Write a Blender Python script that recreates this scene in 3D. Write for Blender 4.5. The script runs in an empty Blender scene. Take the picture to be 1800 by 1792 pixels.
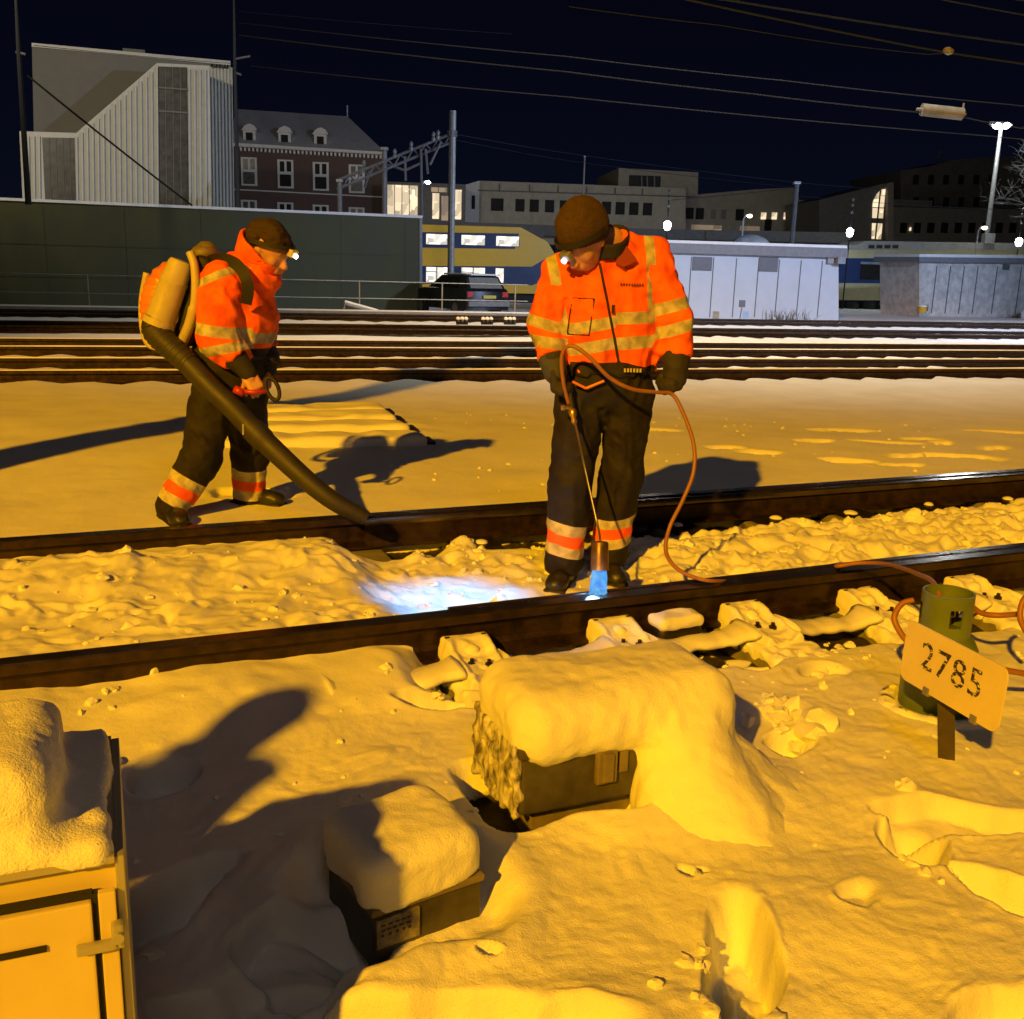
import bpy, bmesh, math, random
import numpy as np
from mathutils import Vector, Matrix
random.seed(7)
PI = math.pi
scene = bpy.context.scene
COL = scene.collection

# ------------------------------------------------------------------ camera model
F_PX, CX, CY, CAM_H = 1780.0, 900.0, 896.0, 1.38
_p, _r = math.radians(13.4), math.radians(1.6)
_f = np.array([0, math.cos(_p), -math.sin(_p)])
_u0 = np.array([0, math.sin(_p), math.cos(_p)])
_r0 = np.array([1.0, 0, 0])
_R = _r0 * math.cos(_r) + _u0 * math.sin(_r)
_U = -_r0 * math.sin(_r) + _u0 * math.cos(_r)
def ray(u, v):
    return _f + _R * (u - CX) / F_PX - _U * (v - CY) / F_PX
def G(u, v, z=0.0):
    d = ray(u, v); t = (z - CAM_H) / d[2]
    return np.array([d[0] * t, d[1] * t, z])
def at(u, v, Y):
    d = ray(u, v); t = Y / d[1]
    return np.array([d[0] * t, Y, CAM_H + d[2] * t])
cam = bpy.data.cameras.new('camera'); camo = bpy.data.objects.new('camera', cam); COL.objects.link(camo)
cam.sensor_fit = 'HORIZONTAL'; cam.sensor_width = 36; cam.lens = F_PX / 1800 * 36
cam.clip_start = 0.05; cam.clip_end = 6000
camo.matrix_world = Matrix(((_R[0], _U[0], -_f[0], 0), (_R[1], _U[1], -_f[1], 0), (_R[2], _U[2], -_f[2], CAM_H), (0, 0, 0, 1)))
scene.camera = camo

# ------------------------------------------------------------------ noise (vectorised)
def _hash(ix, iy, iz, seed):
    h = (ix * 374761393 + iy * 668265263 + iz * 2147483647 + seed * 1274126177) & 0xffffffff
    h = ((h ^ (h >> 13)) * 1274126177) & 0xffffffff
    h = ((h ^ (h >> 16)) * 2246822519) & 0xffffffff
    return ((h ^ (h >> 15)) & 0xffff) / 32767.5 - 1.0
def vnoise(x, y, z=None, seed=0):
    x = np.asarray(x, float); y = np.asarray(y, float)
    z = np.zeros_like(x) + 0.37 if z is None else np.asarray(z, float)
    x, y, z = np.broadcast_arrays(x, y, z)
    fx, fy, fz = np.floor(x), np.floor(y), np.floor(z)
    ix, iy, iz = fx.astype(np.int64), fy.astype(np.int64), fz.astype(np.int64)
    tx, ty, tz = x - fx, y - fy, z - fz
    tx = tx * tx * (3 - 2 * tx); ty = ty * ty * (3 - 2 * ty); tz = tz * tz * (3 - 2 * tz)
    o = 0
    for dx in (0, 1):
        wx = tx if dx else 1 - tx
        for dy in (0, 1):
            wy = ty if dy else 1 - ty
            for dz in (0, 1):
                wz = tz if dz else 1 - tz
                o = o + wx * wy * wz * _hash(ix + dx, iy + dy, iz + dz, seed)
    return o
def fbm(x, y, z=None, oct=3, seed=0, gain=.5):
    o = 0; a = 1.0; s = 1.0
    for i in range(oct):
        o = o + a * vnoise(np.asarray(x) * s + 13.1 * i, np.asarray(y) * s - 7.7 * i, None if z is None else np.asarray(z) * s, seed + i)
        a *= gain; s *= 2.03
    return o
def sstep(a, b, x):
    t = np.clip((np.asarray(x, float) - a) / (b - a), 0, 1); return t * t * (3 - 2 * t)

# ------------------------------------------------------------------ materials
def new_mat(name):
    m = bpy.data.materials.new(name); m.use_nodes = True
    nt = m.node_tree; nt.nodes.clear()
    out = nt.nodes.new('ShaderNodeOutputMaterial')
    b = nt.nodes.new('ShaderNodeBsdfPrincipled'); nt.links.new(b.outputs[0], out.inputs[0])
    return m, nt, b, out
def lin(c):
    return tuple((x / 12.92 if x <= .04045 else ((x + .055) / 1.055) ** 2.4) for x in c)
def pmat(name, color, rough=.6, metal=0, var=.25, scale=6, bump=.15, bscale=60, bdist=.002, spec=.5, color2=None, stretch=None, coat=0):
    m, nt, b, out = new_mat(name)
    N, L = nt.nodes, nt.links
    tc = N.new('ShaderNodeTexCoord'); vec = tc.outputs['Object']
    if stretch:
        mp = N.new('ShaderNodeMapping'); mp.inputs['Scale'].default_value = stretch
        L.new(vec, mp.inputs[0]); vec = mp.outputs[0]
    n = N.new('ShaderNodeTexNoise'); n.inputs['Scale'].default_value = scale; n.inputs['Detail'].default_value = 6
    n.inputs['Roughness'].default_value = .62
    L.new(vec, n.inputs['Vector'])
    cr = N.new('ShaderNodeValToRGB')
    c2 = color2 or tuple(x * (1 - var) for x in color)
    cr.color_ramp.elements[0].color = (*c2, 1); cr.color_ramp.elements[1].color = (*color, 1)
    cr.color_ramp.elements[0].position = .35; cr.color_ramp.elements[1].position = .62
    L.new(n.outputs['Fac'], cr.inputs[0]); L.new(cr.outputs[0], b.inputs['Base Color'])
    mr = N.new('ShaderNodeMapRange'); mr.inputs['To Min'].default_value = max(.03, rough - .12); mr.inputs['To Max'].default_value = min(1, rough + .12)
    L.new(n.outputs['Fac'], mr.inputs[0]); L.new(mr.outputs[0], b.inputs['Roughness'])
    b.inputs['Metallic'].default_value = metal
    b.inputs['Specular IOR Level'].default_value = spec
    if coat: b.inputs['Coat Weight'].default_value = coat
    if bump:
        n2 = N.new('ShaderNodeTexNoise'); n2.inputs['Scale'].default_value = bscale; n2.inputs['Detail'].default_value = 4
        L.new(vec, n2.inputs['Vector'])
        bp = N.new('ShaderNodeBump'); bp.inputs['Strength'].default_value = bump; bp.inputs['Distance'].default_value = bdist
        L.new(n2.outputs['Fac'], bp.inputs['Height']); L.new(bp.outputs[0], b.inputs['Normal'])
    return m
def emat(name, color, strength, pattern=None):
    m, nt, b, out = new_mat(name)
    b.inputs['Base Color'].default_value = (.1, .1, .1, 1)
    b.inputs['Emission Color'].default_value = (*color, 1)
    b.inputs['Emission Strength'].default_value = strength
    if pattern:
        N, L = nt.nodes, nt.links
        tc = N.new('ShaderNodeTexCoord'); mp = N.new('ShaderNodeMapping'); mp.inputs['Scale'].default_value = pattern
        L.new(tc.outputs['Object'], mp.inputs[0])
        v = N.new('ShaderNodeTexVoronoi'); v.inputs['Scale'].default_value = 1; v.distance = 'CHEBYCHEV'
        L.new(mp.outputs[0], v.inputs['Vector'])
        mr = N.new('ShaderNodeMapRange'); mr.inputs['To Min'].default_value = .35 * strength; mr.inputs['To Max'].default_value = 1.25 * strength
        sp = N.new('ShaderNodeSeparateColor'); L.new(v.outputs['Color'], sp.inputs[0])
        L.new(sp.outputs[0], mr.inputs[0]); L.new(mr.outputs[0], b.inputs['Emission Strength'])
    return m
def snow_mat(name, bump1=.5, bump2=.5, bare=False, c=(.80, .82, .86), dirt=0.0):
    m, nt, b, out = new_mat(name)
    N, L = nt.nodes, nt.links
    tc = N.new('ShaderNodeTexCoord'); geo = N.new('ShaderNodeNewGeometry')
    pos = geo.outputs['Position']
    def noise(s, d=4, r=.55):
        n = N.new('ShaderNodeTexNoise'); n.inputs['Scale'].default_value = s; n.inputs['Detail'].default_value = d; n.inputs['Roughness'].default_value = r
        L.new(pos, n.inputs['Vector']); return n
    n1 = noise(34, 8, .66); n2 = noise(230, 3, .6); n0 = noise(2.3, 3)
    cr = N.new('ShaderNodeValToRGB')
    cr.color_ramp.elements[0].color = (c[0] * .9, c[1] * .9, c[2] * .92, 1); cr.color_ramp.elements[1].color = (*c, 1)
    cr.color_ramp.elements[0].position = .3; cr.color_ramp.elements[1].position = .6
    L.new(n0.outputs['Fac'], cr.inputs[0])
    col = cr.outputs[0]
    # sparse grit specks lying in the snow
    v = N.new('ShaderNodeTexVoronoi'); v.inputs['Scale'].default_value = 9; L.new(pos, v.inputs['Vector'])
    lt = N.new('ShaderNodeMath'); lt.operation = 'LESS_THAN'; lt.inputs[1].default_value = .013 + dirt; L.new(v.outputs['Distance'], lt.inputs[0])
    mx = N.new('ShaderNodeMixRGB'); mx.inputs[2].default_value = (.12, .1, .08, 1)
    L.new(lt.outputs[0], mx.inputs[0]); L.new(col, mx.inputs[1]); col = mx.outputs[0]
    rough = None
    if bare:
        at_ = N.new('ShaderNodeAttribute'); at_.attribute_name = 'bare'  # cleared ballast, with the shade of snow voids painted in the same near-black
        nb = noise(45, 5)
        bc = N.new('ShaderNodeValToRGB')
        bc.color_ramp.elements[0].color = (.006, .005, .005, 1); bc.color_ramp.elements[1].color = (.045, .035, .028, 1)
        L.new(nb.outputs['Fac'], bc.inputs[0])
        ad = N.new('ShaderNodeMath'); ad.operation = 'ADD'
        ms = N.new('ShaderNodeMath'); ms.operation = 'MULTIPLY_ADD'; ms.inputs[1].default_value = .8; ms.inputs[2].default_value = -.4
        L.new(n1.outputs['Fac'], ms.inputs[0]); L.new(at_.outputs['Fac'], ad.inputs[0]); L.new(ms.outputs[0], ad.inputs[1])
        st = N.new('ShaderNodeMapRange'); st.inputs['From Min'].default_value = .42; st.inputs['From Max'].default_value = .58
        L.new(ad.outputs[0], st.inputs[0])
        m2 = N.new('ShaderNodeMixRGB'); L.new(st.outputs[0], m2.inputs[0]); L.new(col, m2.inputs[1]); L.new(bc.outputs[0], m2.inputs[2])
        col = m2.outputs[0]
    L.new(col, b.inputs['Base Color'])
    b.inputs['Roughness'].default_value = .62
    b.inputs['Specular IOR Level'].default_value = .35
    # tiny ice glints
    vs = N.new('ShaderNodeTexVoronoi'); vs.inputs['Scale'].default_value = 420; L.new(pos, vs.inputs['Vector'])
    b1 = N.new('ShaderNodeBump'); b1.inputs['Strength'].default_value = bump1; b1.inputs['Distance'].default_value = .0065
    L.new(n1.outputs['Fac'], b1.inputs['Height'])
    b2 = N.new('ShaderNodeBump'); b2.inputs['Strength'].default_value = bump2; b2.inputs['Distance'].default_value = .0034
    L.new(n2.outputs['Fac'], b2.inputs['Height']); L.new(b1.outputs[0], b2.inputs['Normal'])
    b3 = N.new('ShaderNodeBump'); b3.inputs['Strength'].default_value = .35; b3.inputs['Distance'].default_value = .0012
    L.new(vs.outputs['Distance'], b3.inputs['Height']); L.new(b2.outputs[0], b3.inputs['Normal'])
    L.new(b3.outputs[0], b.inputs['Normal'])
    return m
M = {}
M['ground'] = snow_mat('ground_snow', .55, .6, bare=True)
M['snow'] = snow_mat('fresh_snow', .5, .7)
M['snow_thin'] = snow_mat('thin_snow', .5, .5, c=(.62, .63, .66))
M['rail'] = pmat('rusty_rail_steel', (.055, .032, .018), .42, .55, .5, 14, .3, 90, color2=(.018, .011, .008), stretch=(1, 1, 1))
M['railtop'] = pmat('worn_rail_head', (.16, .13, .11), .24, .9, .4, 10, .1, 60)
M['steel_dark'] = pmat('dark_steel', (.035, .026, .02), .45, .6, .5, 12, .2, 70)
M['galv'] = pmat('galvanised_steel', (.33, .34, .36), .5, .6, .3, 9, .1, 50)
M['galv_dim'] = pmat('weathered_grey_steel', (.17, .175, .19), .6, .3, .3, 5, .1, 50)
M['ballast'] = pmat('ballast', (.05, .04, .035), .8, 0, .7, 30, .6, 60, .01)
M['concrete'] = pmat('sleeper_concrete', (.2, .19, .17), .8, 0, .4, 12, .4, 60)
M['cabinet'] = pmat('cabinet_grey_paint', (.62, .53, .24), .45, 0, .08, 3, .12, 45)
M['cabinet_edge'] = pmat('cabinet_aluminium_edge', (.42, .41, .36), .4, .4, .1, 4, .1, 45)
M['blackgap'] = pmat('rubber_gap', (.01, .01, .01), .8)
M['boxpaint'] = pmat('dark_box_paint', (.075, .068, .055), .55, .1, .4, 16, .3, 60)
M['boxplinth'] = pmat('box_plinth', (.2, .17, .11), .6, .1, .3, 16, .3, 60)
M['label'] = pmat('label_plate', (.30, .28, .24), .6, 0, .5, 70, .1, 60)
M['frost'] = pmat('frosted_steel', (.6, .6, .62), .7, 0, .5, 38, 1, 45, .01, color2=(.07, .06, .05), stretch=(1, 1, .45))
M['sign'] = pmat('sign_enamel', (.66, .58, .36), .4, 0, .08, 5, .1, 30)
M['signedge'] = pmat('sign_back', (.3, .3, .28), .5, .3)
M['digit'] = pmat('worn_black_lettering', (.02, .02, .02), .6, 0, .3, 50, .3, 90)
M['post'] = pmat('sign_post_steel', (.07, .055, .045), .55, .3, .4, 20, .2, 60)
M['bottle'] = pmat('green_cylinder_paint', (.12, .17, .035), .42, 0, .25, 7, .15, 50)
M['hose'] = pmat('orange_rubber_hose', (.30, .125, .03), .5, 0, .2, 9, .1, 60)
M['brass'] = pmat('brass', (.75, .5, .16), .3, .9, .2)
M['lance'] = pmat('lance_steel', (.5, .47, .42), .3, .9, .2)
M['burner'] = pmat('heated_brass_burner', (.28, .16, .06), .4, .7, .5, 14)
M['trouser'] = pmat('navy_work_cloth', (.018, .016, .019), .85, 0, .35, 9, .5, 180, .0015)
M['boot'] = pmat('black_boot_leather', (.02, .018, .016), .45, 0, .4, 12, .3, 80)
M['glove'] = pmat('dark_glove', (.028, .024, .022), .8, 0, .4, 14, .5, 140)
M['cuff'] = pmat('blue_grey_knit', (.05, .055, .085), .85, 0, .3, 20, .5, 160)
M['skin'] = pmat('skin', (.50, .25, .16), .5, 0, .15, 18, .1, 120)
M['skin'].node_tree.nodes['Principled BSDF'].inputs['Subsurface Weight'].default_value = .1
M['skin'].node_tree.nodes['Principled BSDF'].inputs['Subsurface Radius'].default_value = (.01, .004, .002)
M['hair'] = pmat('dark_brown_hair', (.038, .018, .010), .85, 0, .6, 12, .8, 30, .006, stretch=(1, 1, 4))
M['beanie'] = pmat('brown_knit_beanie', (.055, .028, .010), .95, 0, .35, 30, .8, 110, .004)
M['black'] = pmat('black_webbing', (.012, .011, .011), .7)
M['plastic'] = pmat('black_plastic_tube', (.030, .027, .022), .58, 0, .3, 10, .2, 60)
M['cream'] = pmat('cream_plastic', (.48, .42, .22), .42, 0, .12, 9, .1, 50)
M['orangeplastic'] = pmat('orange_plastic', (.75, .22, .05), .4, 0, .2, 9, .1, 50)
M['red'] = pmat('red_plastic', (.5, .03, .02), .4)
M['collar'] = pmat('dark_red_lining', (.25, .03, .015), .8)

# ------------------------------------------------------------------ object helpers
def link(name, me, mats, parent=None, smooth=False):
    o = bpy.data.objects.new(name, me); COL.objects.link(o)
    if mats is not None:
        for mm in (mats if isinstance(mats, (list, tuple)) else [mats]): me.materials.append(mm)
    if smooth:
        me.shade_smooth()
    if parent is not None:
        o.parent = parent
        o.matrix_parent_inverse = parent.matrix_world.inverted()
    return o
def tag(o, label, cat, group=None, kind=None):
    if label: o['label'] = label
    if cat: o['category'] = cat
    if group: o['group'] = group
    if kind: o['kind'] = kind
    return o
def thing(name, loc, label, cat, group=None):
    o = bpy.data.objects.new(name, None); COL.objects.link(o)
    o.location = Vector([float(x) for x in loc]); o.empty_display_size = .1
    o.matrix_world = Matrix.Translation(o.location)
    return tag(o, label, cat, group)
class MB:
    """mesh builder in world coordinates; several material slots allowed"""
    def __init__(s): s.v = []; s.f = []; s.mi = []; s.cur = 0
    def add(s, vs, fs):
        b = len(s.v); s.v.extend([tuple(float(c) for c in p) for p in vs])
        for f in fs: s.f.append(tuple(b + i for i in f)); s.mi.append(s.cur)
    def obox(s, c, ax, ay, az, hx, hy, hz, bev=0):
        c = np.array(c, float); ax, ay, az = [np.array(a, float) for a in (ax, ay, az)]
        if bev <= 0:
            vs = [c + ax * hx * i + ay * hy * j + az * hz * k for k in (-1, 1) for j in (-1, 1) for i in (-1, 1)]
            s.add(vs, [(0, 2, 3, 1), (4, 5, 7, 6), (0, 1, 5, 4), (2, 6, 7, 3), (0, 4, 6, 2), (1, 3, 7, 5)])
        else:
            bm = bmesh.new(); bmesh.ops.create_cube(bm, size=2)
            for v in bm.verts: v.co = Vector((v.co.x * hx, v.co.y * hy, v.co.z * hz))
            bmesh.ops.bevel(bm, geom=bm.edges[:], offset=bev, segments=2, affect='EDGES', profile=.6)
            bm.verts.index_update()
            s.add([c + ax * v.co.x + ay * v.co.y + az * v.co.z for v in bm.verts], [[v.index for v in f.verts] for f in bm.faces])
            bm.free()
    def box(s, x0, x1, y0, y1, z0, z1, bev=0):
        s.obox(((x0 + x1) / 2, (y0 + y1) / 2, (z0 + z1) / 2), (1, 0, 0), (0, 1, 0), (0, 0, 1), abs(x1 - x0) / 2, abs(y1 - y0) / 2, abs(z1 - z0) / 2, bev)
    def tube(s, pts, r, n=8, caps=True, flat=None):
        pts = [np.array(p, float) for p in pts]; k = len(pts)
        rs = [r] * k if np.isscalar(r) else list(r)
        tg = []
        for i in range(k):
            d = pts[min(i + 1, k - 1)] - pts[max(i - 1, 0)]; tg.append(d / (np.linalg.norm(d) + 1e-12))
        up = np.array([0, 0, 1.0])
        if abs(tg[0] @ up) > .9: up = np.array([0, 1.0, 0])
        vs = []; x = np.cross(up, tg[0]); x /= np.linalg.norm(x)
        for i in range(k):
            x = x - tg[i] * (x @ tg[i]); x /= np.linalg.norm(x); y = np.cross(tg[i], x)
            for j in range(n):
                a = 2 * PI * j / n
                vs.append(pts[i] + rs[i] * (x * math.cos(a) + y * math.sin(a) * (flat or 1)))
        fs = [(i * n + j, i * n + (j + 1) % n, (i + 1) * n + (j + 1) % n, (i + 1) * n + j) for i in range(k - 1) for j in range(n)]
        if caps: fs += [tuple(range(n - 1, -1, -1)), tuple((k - 1) * n + j for j in range(n))]
        s.add(vs, fs)
    def lathe(s, c, axis, prof, n=20, caps=True):
        """prof: list of (distance along axis, radius)"""
        a = np.array(axis, float); a /= np.linalg.norm(a)
        c = np.array(c, float)
        up = np.array([0, 0, 1.0]) if abs(a[2]) < .9 else np.array([1.0, 0, 0])
        x = np.cross(up, a); x /= np.linalg.norm(x); y = np.cross(a, x)
        vs = [c + a * h + r * (x * math.cos(2 * PI * j / n) + y * math.sin(2 * PI * j / n)) for h, r in prof for j in range(n)]
        k = len(prof)
        fs = [(i * n + j, i * n + (j + 1) % n, (i + 1) * n + (j + 1) % n, (i + 1) * n + j) for i in range(k - 1) for j in range(n)]
        if caps: fs += [tuple(range(n - 1, -1, -1)), tuple((k - 1) * n + j for j in range(n))]
        s.add(vs, fs)
    def prism(s, poly, o, ax, ay, az, d0, d1):
        """2d polygon in (ax, ay), extruded along az from d0 to d1"""
        o, ax, ay, az = [np.array(q, float) for q in (o, ax, ay, az)]
        n = len(poly)
        vs = [o + ax * p[0] + ay * p[1] + az * d for d in (d0, d1) for p in poly]
        fs = [tuple(range(n - 1, -1, -1)), tuple(range(n, 2 * n))] + [(i, (i + 1) % n, n + (i + 1) % n, n + i) for i in range(n)]
        s.add(vs, fs)
    def build(s, name, mats, parent=None, smooth=False, angle=None):
        me = bpy.data.meshes.new(name)
        org = parent.matrix_world.translation if parent is not None else Vector((0, 0, 0))
        me.from_pydata(s.v, [], s.f); me.update()
        bm = bmesh.new(); bm.from_mesh(me); bmesh.ops.recalc_face_normals(bm, faces=bm.faces[:]); bm.to_mesh(me); bm.free()
        o = link(name, me, mats, None)
        for i, p in enumerate(me.polygons):
            p.material_index = s.mi[i] if i < len(s.mi) else 0
        if smooth:
            me.shade_smooth()
            if angle:
                try: me.set_sharp_from_angle(angle=math.radians(angle))
                except Exception: pass
        # origin at the object's own base so it is not at the world origin
        co = np.array([v.co for v in me.vertices]); lo = co.min(0); hi = co.max(0)
        c = Vector((float((lo[0] + hi[0]) / 2), float((lo[1] + hi[1]) / 2), float(lo[2])))
        me.transform(Matrix.Translation(-c)); o.location = c; o.matrix_world = Matrix.Translation(c)
        if parent is not None:
            o.parent = parent; o.matrix_parent_inverse = parent.matrix_world.inverted()
        return o

# ------------------------------------------------------------------ signed distance modelling (surface nets)
def surfnet(fn, lo, hi, h):
    lo = np.array(lo, float); hi = np.array(hi, float)
    n = np.ceil((hi - lo) / h).astype(int) + 1
    xs = [lo[i] + h * np.arange(n[i]) for i in range(3)]
    X, Y, Z = np.meshgrid(*xs, indexing='ij')
    V = fn(X, Y, Z)
    S = V < 0
    nx, ny, nz = n
    cn = np.zeros((nx - 1, ny - 1, nz - 1), int)
    for dx in (0, 1):
        for dy in (0, 1):
            for dz in (0, 1):
                cn += S[dx:nx - 1 + dx, dy:ny - 1 + dy, dz:nz - 1 + dz]
    act = (cn > 0) & (cn < 8)
    idx = -np.ones(act.shape, int); ids = np.argwhere(act); idx[act] = np.arange(len(ids))
    P = np.zeros((len(ids), 3)); W = np.zeros(len(ids))
    i, j, k = ids.T
    corners = [(0, 0, 0), (1, 0, 0), (0, 1, 0), (1, 1, 0), (0, 0, 1), (1, 0, 1), (0, 1, 1), (1, 1, 1)]
    for a in range(8):
        for b in range(a + 1, 8):
            ca, cb = np.array(corners[a]), np.array(corners[b])
            if np.abs(ca - cb).sum() != 1: continue
            va = V[i + ca[0], j + ca[1], k + ca[2]]; vb = V[i + cb[0], j + cb[1], k + cb[2]]
            m = (va < 0) != (vb < 0)
            t = np.where(m, va / np.where(m, va - vb, 1), 0)
            P += m[:, None] * (ca + t[:, None] * (cb - ca)); W += m
    P = P / W[:, None] + ids
    P = lo + P * h
    quads = []
    for ax in range(3):
        o1, o2 = [(1, 2), (2, 0), (0, 1)][ax]
        sl = [slice(1, -1)] * 3; sl[ax] = slice(0, -1)
        sa = [slice(1, -1)] * 3; sa[ax] = slice(0, -1)
        sb = [slice(1, -1)] * 3; sb[ax] = slice(1, None)
        A = S[tuple(sa)]; B = S[tuple(sb)]
        for sign, mm in ((1, A & ~B), (0, ~A & B)):
            e = np.argwhere(mm)
            if not len(e): continue
            for d in range(3):
                if d != ax: e[:, d] += 1
            def cell(d1, d2):
                c = e.copy(); c[:, o1] -= d1; c[:, o2] -= d2
                return idx[c[:, 0], c[:, 1], c[:, 2]]
            q = np.stack([cell(1, 1), cell(0, 1), cell(0, 0), cell(1, 0)], 1)
            if not sign: q = q[:, ::-1]
            quads.append(q)
    Q = np.concatenate(quads)
    Q = Q[(Q >= 0).all(1)]
    return P, Q
def net_object(name, P, Q, mats, parent=None, attrs=None, smooth=True, relax=1):
    if relax:
        for _ in range(relax):
            acc = np.zeros_like(P); cnt = np.zeros(len(P))
            for a, b in ((0, 1), (1, 2), (2, 3), (3, 0)):
                np.add.at(acc, Q[:, a], P[Q[:, b]]); np.add.at(cnt, Q[:, a], 1)
                np.add.at(acc, Q[:, b], P[Q[:, a]]); np.add.at(cnt, Q[:, b], 1)
            P = P * .5 + .5 * acc / np.maximum(cnt, 1)[:, None]
    me = bpy.data.meshes.new(name)
    lo = P.min(0); hi = P.max(0); c = np.array([(lo[0] + hi[0]) / 2, (lo[1] + hi[1]) / 2, lo[2]])
    me.vertices.add(len(P)); me.vertices.foreach_set('co', (P - c).astype(np.float32).ravel())
    me.loops.add(Q.size); me.loops.foreach_set('vertex_index', Q.astype(np.int32).ravel())
    me.polygons.add(len(Q)); me.polygons.foreach_set('loop_start', np.arange(0, Q.size, 4, dtype=np.int32))
    me.update(calc_edges=True); me.validate()
    if attrs:
        for k, f in attrs.items():
            a = me.attributes.new(k, 'FLOAT', 'POINT'); a.data.foreach_set('value', np.asarray(f(P), np.float32))
    o = link(name, me, mats, None, smooth)
    o.location = Vector([float(x) for x in c]); o.matrix_world = Matrix.Translation(o.location)
    if parent is not None:
        o.parent = parent; o.matrix_parent_inverse = parent.matrix_world.inverted()
    return o
def smin(a, b, k):
    if k <= 0: return np.minimum(a, b)
    h = np.clip(.5 + .5 * (b - a) / k, 0, 1)
    return b * (1 - h) + a * h - k * h * (1 - h)
def smax(a, b, k): return -smin(-a, -b, k)
def s_cap(a, b, ra, rb, flat=None):
    """tapered capsule; flat=(axis, factor) squeezes it along an axis"""
    a = np.array(a, float); b = np.array(b, float)
    def f(X, Y, Z):
        P = np.stack([X - a[0], Y - a[1], Z - a[2]], -1); ab = b - a
        t = np.clip((P @ ab) / (ab @ ab + 1e-12), 0, 1)
        D = P - t[..., None] * ab
        if flat is not None:
            n, s = flat; n = np.array(n, float); n = n / np.linalg.norm(n)
            D = D + (D @ n)[..., None] * n * (1 / s - 1)
        r = ra + (rb - ra) * t
        d = np.linalg.norm(D, axis=-1) - r
        return d * (flat[1] if flat is not None and flat[1] < 1 else 1)
    return f
def s_ell(c, ax, ay, az, rx, ry, rz):
    c = np.array(c, float)
    ax, ay, az = [np.array(q, float) / np.linalg.norm(q) for q in (ax, ay, az)]
    def f(X, Y, Z):
        P = np.stack([X - c[0], Y - c[1], Z - c[2]], -1)
        q = np.stack([(P @ ax) / rx, (P @ ay) / ry, (P @ az) / rz], -1)
        k0 = np.linalg.norm(q, axis=-1)
        k1 = np.linalg.norm(q / np.array([rx, ry, rz]), axis=-1)
        return k0 * (k0 - 1) / (k1 + 1e-9)
    return f
def s_box(c, ax, ay, az, hx, hy, hz, r):
    c = np.array(c, float)
    ax, ay, az = [np.array(q, float) / np.linalg.norm(q) for q in (ax, ay, az)]
    def f(X, Y, Z):
        P = np.stack([X - c[0], Y - c[1], Z - c[2]], -1)
        q = np.abs(np.stack([P @ ax, P @ ay, P @ az], -1)) - np.array([hx - r, hy - r, hz - r])
        return np.linalg.norm(np.maximum(q, 0), axis=-1) + np.minimum(q.max(-1), 0) - r
    return f
def union(fs, k=.02):
    def f(X, Y, Z):
        o = fs[0](X, Y, Z)
        for g in fs[1:]: o = smin(o, g(X, Y, Z), k)
        return o
    return f
def nrm(a): a = np.array(a, float); return a / np.linalg.norm(a)
# ================================================================== TRACK FRAMES
def frame(deg):
    a = math.radians(deg); return np.array([math.cos(a), math.sin(a)]), np.array([-math.sin(a), math.cos(a)])
A1, N1 = frame(23.0)      # the turnout in front
A2, N2 = frame(17.0)      # the running tracks beyond
def ST(s, t, z, A=A1, N=N1):
    p = A * s + N * t; return np.array([p[0], p[1], z])
AX = np.array([A1[0], A1[1], 0]); NX = np.array([N1[0], N1[1], 0]); UZ = np.array([0, 0, 1.0])
AX2 = np.array([A2[0], A2[1], 0]); NX2 = np.array([N2[0], N2[1], 0])
T1, T2, RTOP = 3.32, 4.86, .15
FAR = [13.0, 14.6, 16.5, 18.1, 21.9, 23.5, 26.9, 28.5]
SLP0 = 1.21
# foot holes and trodden dents: u, v, half length, half width (m), heading (deg), depth
PITS = [(1290, 1672, .20, .085, 78, .15), (1612, 1490, .15, .065, 74, .14), (1235, 1690, .11, .03, 80, .07), (1570, 1470, .07, .02, 80, .05), (1700, 1440, .26, .07, -8, .07),
        (1790, 1590, .17, .08, -40, .09), (1780, 1800, .16, .09, 10, .08), (800, 1810, .22, .09, 0, .09), (1010, 1830, .12, .07, 10, .06),
        (275, 1600, .20, .11, 60, .13), (300, 1375, .12, .09, 70, .10), (790, 1235, .16, .07, 10, .08), (1345, 1165, .12, .07, 20, .06),
        (1450, 1180, .10, .06, 10, .05), (1400, 1310, .11, .07, 60, .09), (560, 1640, .16, .12, 40, .09), (470, 1760, .20, .10, 20, .08),
        (1530, 1590, .07, .045, 30, .025), (1215, 1535, .03, .02, 90, .025), (1240, 1530, .02, .015, 90, .02), (855, 1670, .03, .018, 0, .02),
        (440, 905, .25, .15, 0, .04), (1480, 770, .35, .12, 5, .05), (1560, 800, .30, .1, -10, .05), (1620, 790, .25, .12, 20, .06),
        (1690, 830, .35, .1, -15, .05), (1430, 800, .22, .1, 30, .05), (1330, 825, .20, .12, 10, .06), (1750, 770, .3, .1, 0, .05),
        (1160, 775, .2, .1, 0, .04), (1490, 840, .2, .1, 0, .05), (1580, 850, .2, .09, 0, .05), (1750, 810, .2, .1, 40, .05),
        (1270, 815, .18, .1, 0, .05), (1650, 800, .18, .1, 50, .06), (1600, 830, .3, .07, 20, .05)]
PITS = [(*G(u, v, 0)[:2], a, b, math.radians(h), d) for u, v, a, b, h, d in PITS]
BB_O = np.array([.044, 2.33]); BB_L, BB_D = .60, .30      # the large trackside box
SB_O = np.array([-.265, 1.85]); SB_A, SB_N = frame(33.0); SB_L, SB_D = .262, .24
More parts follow.
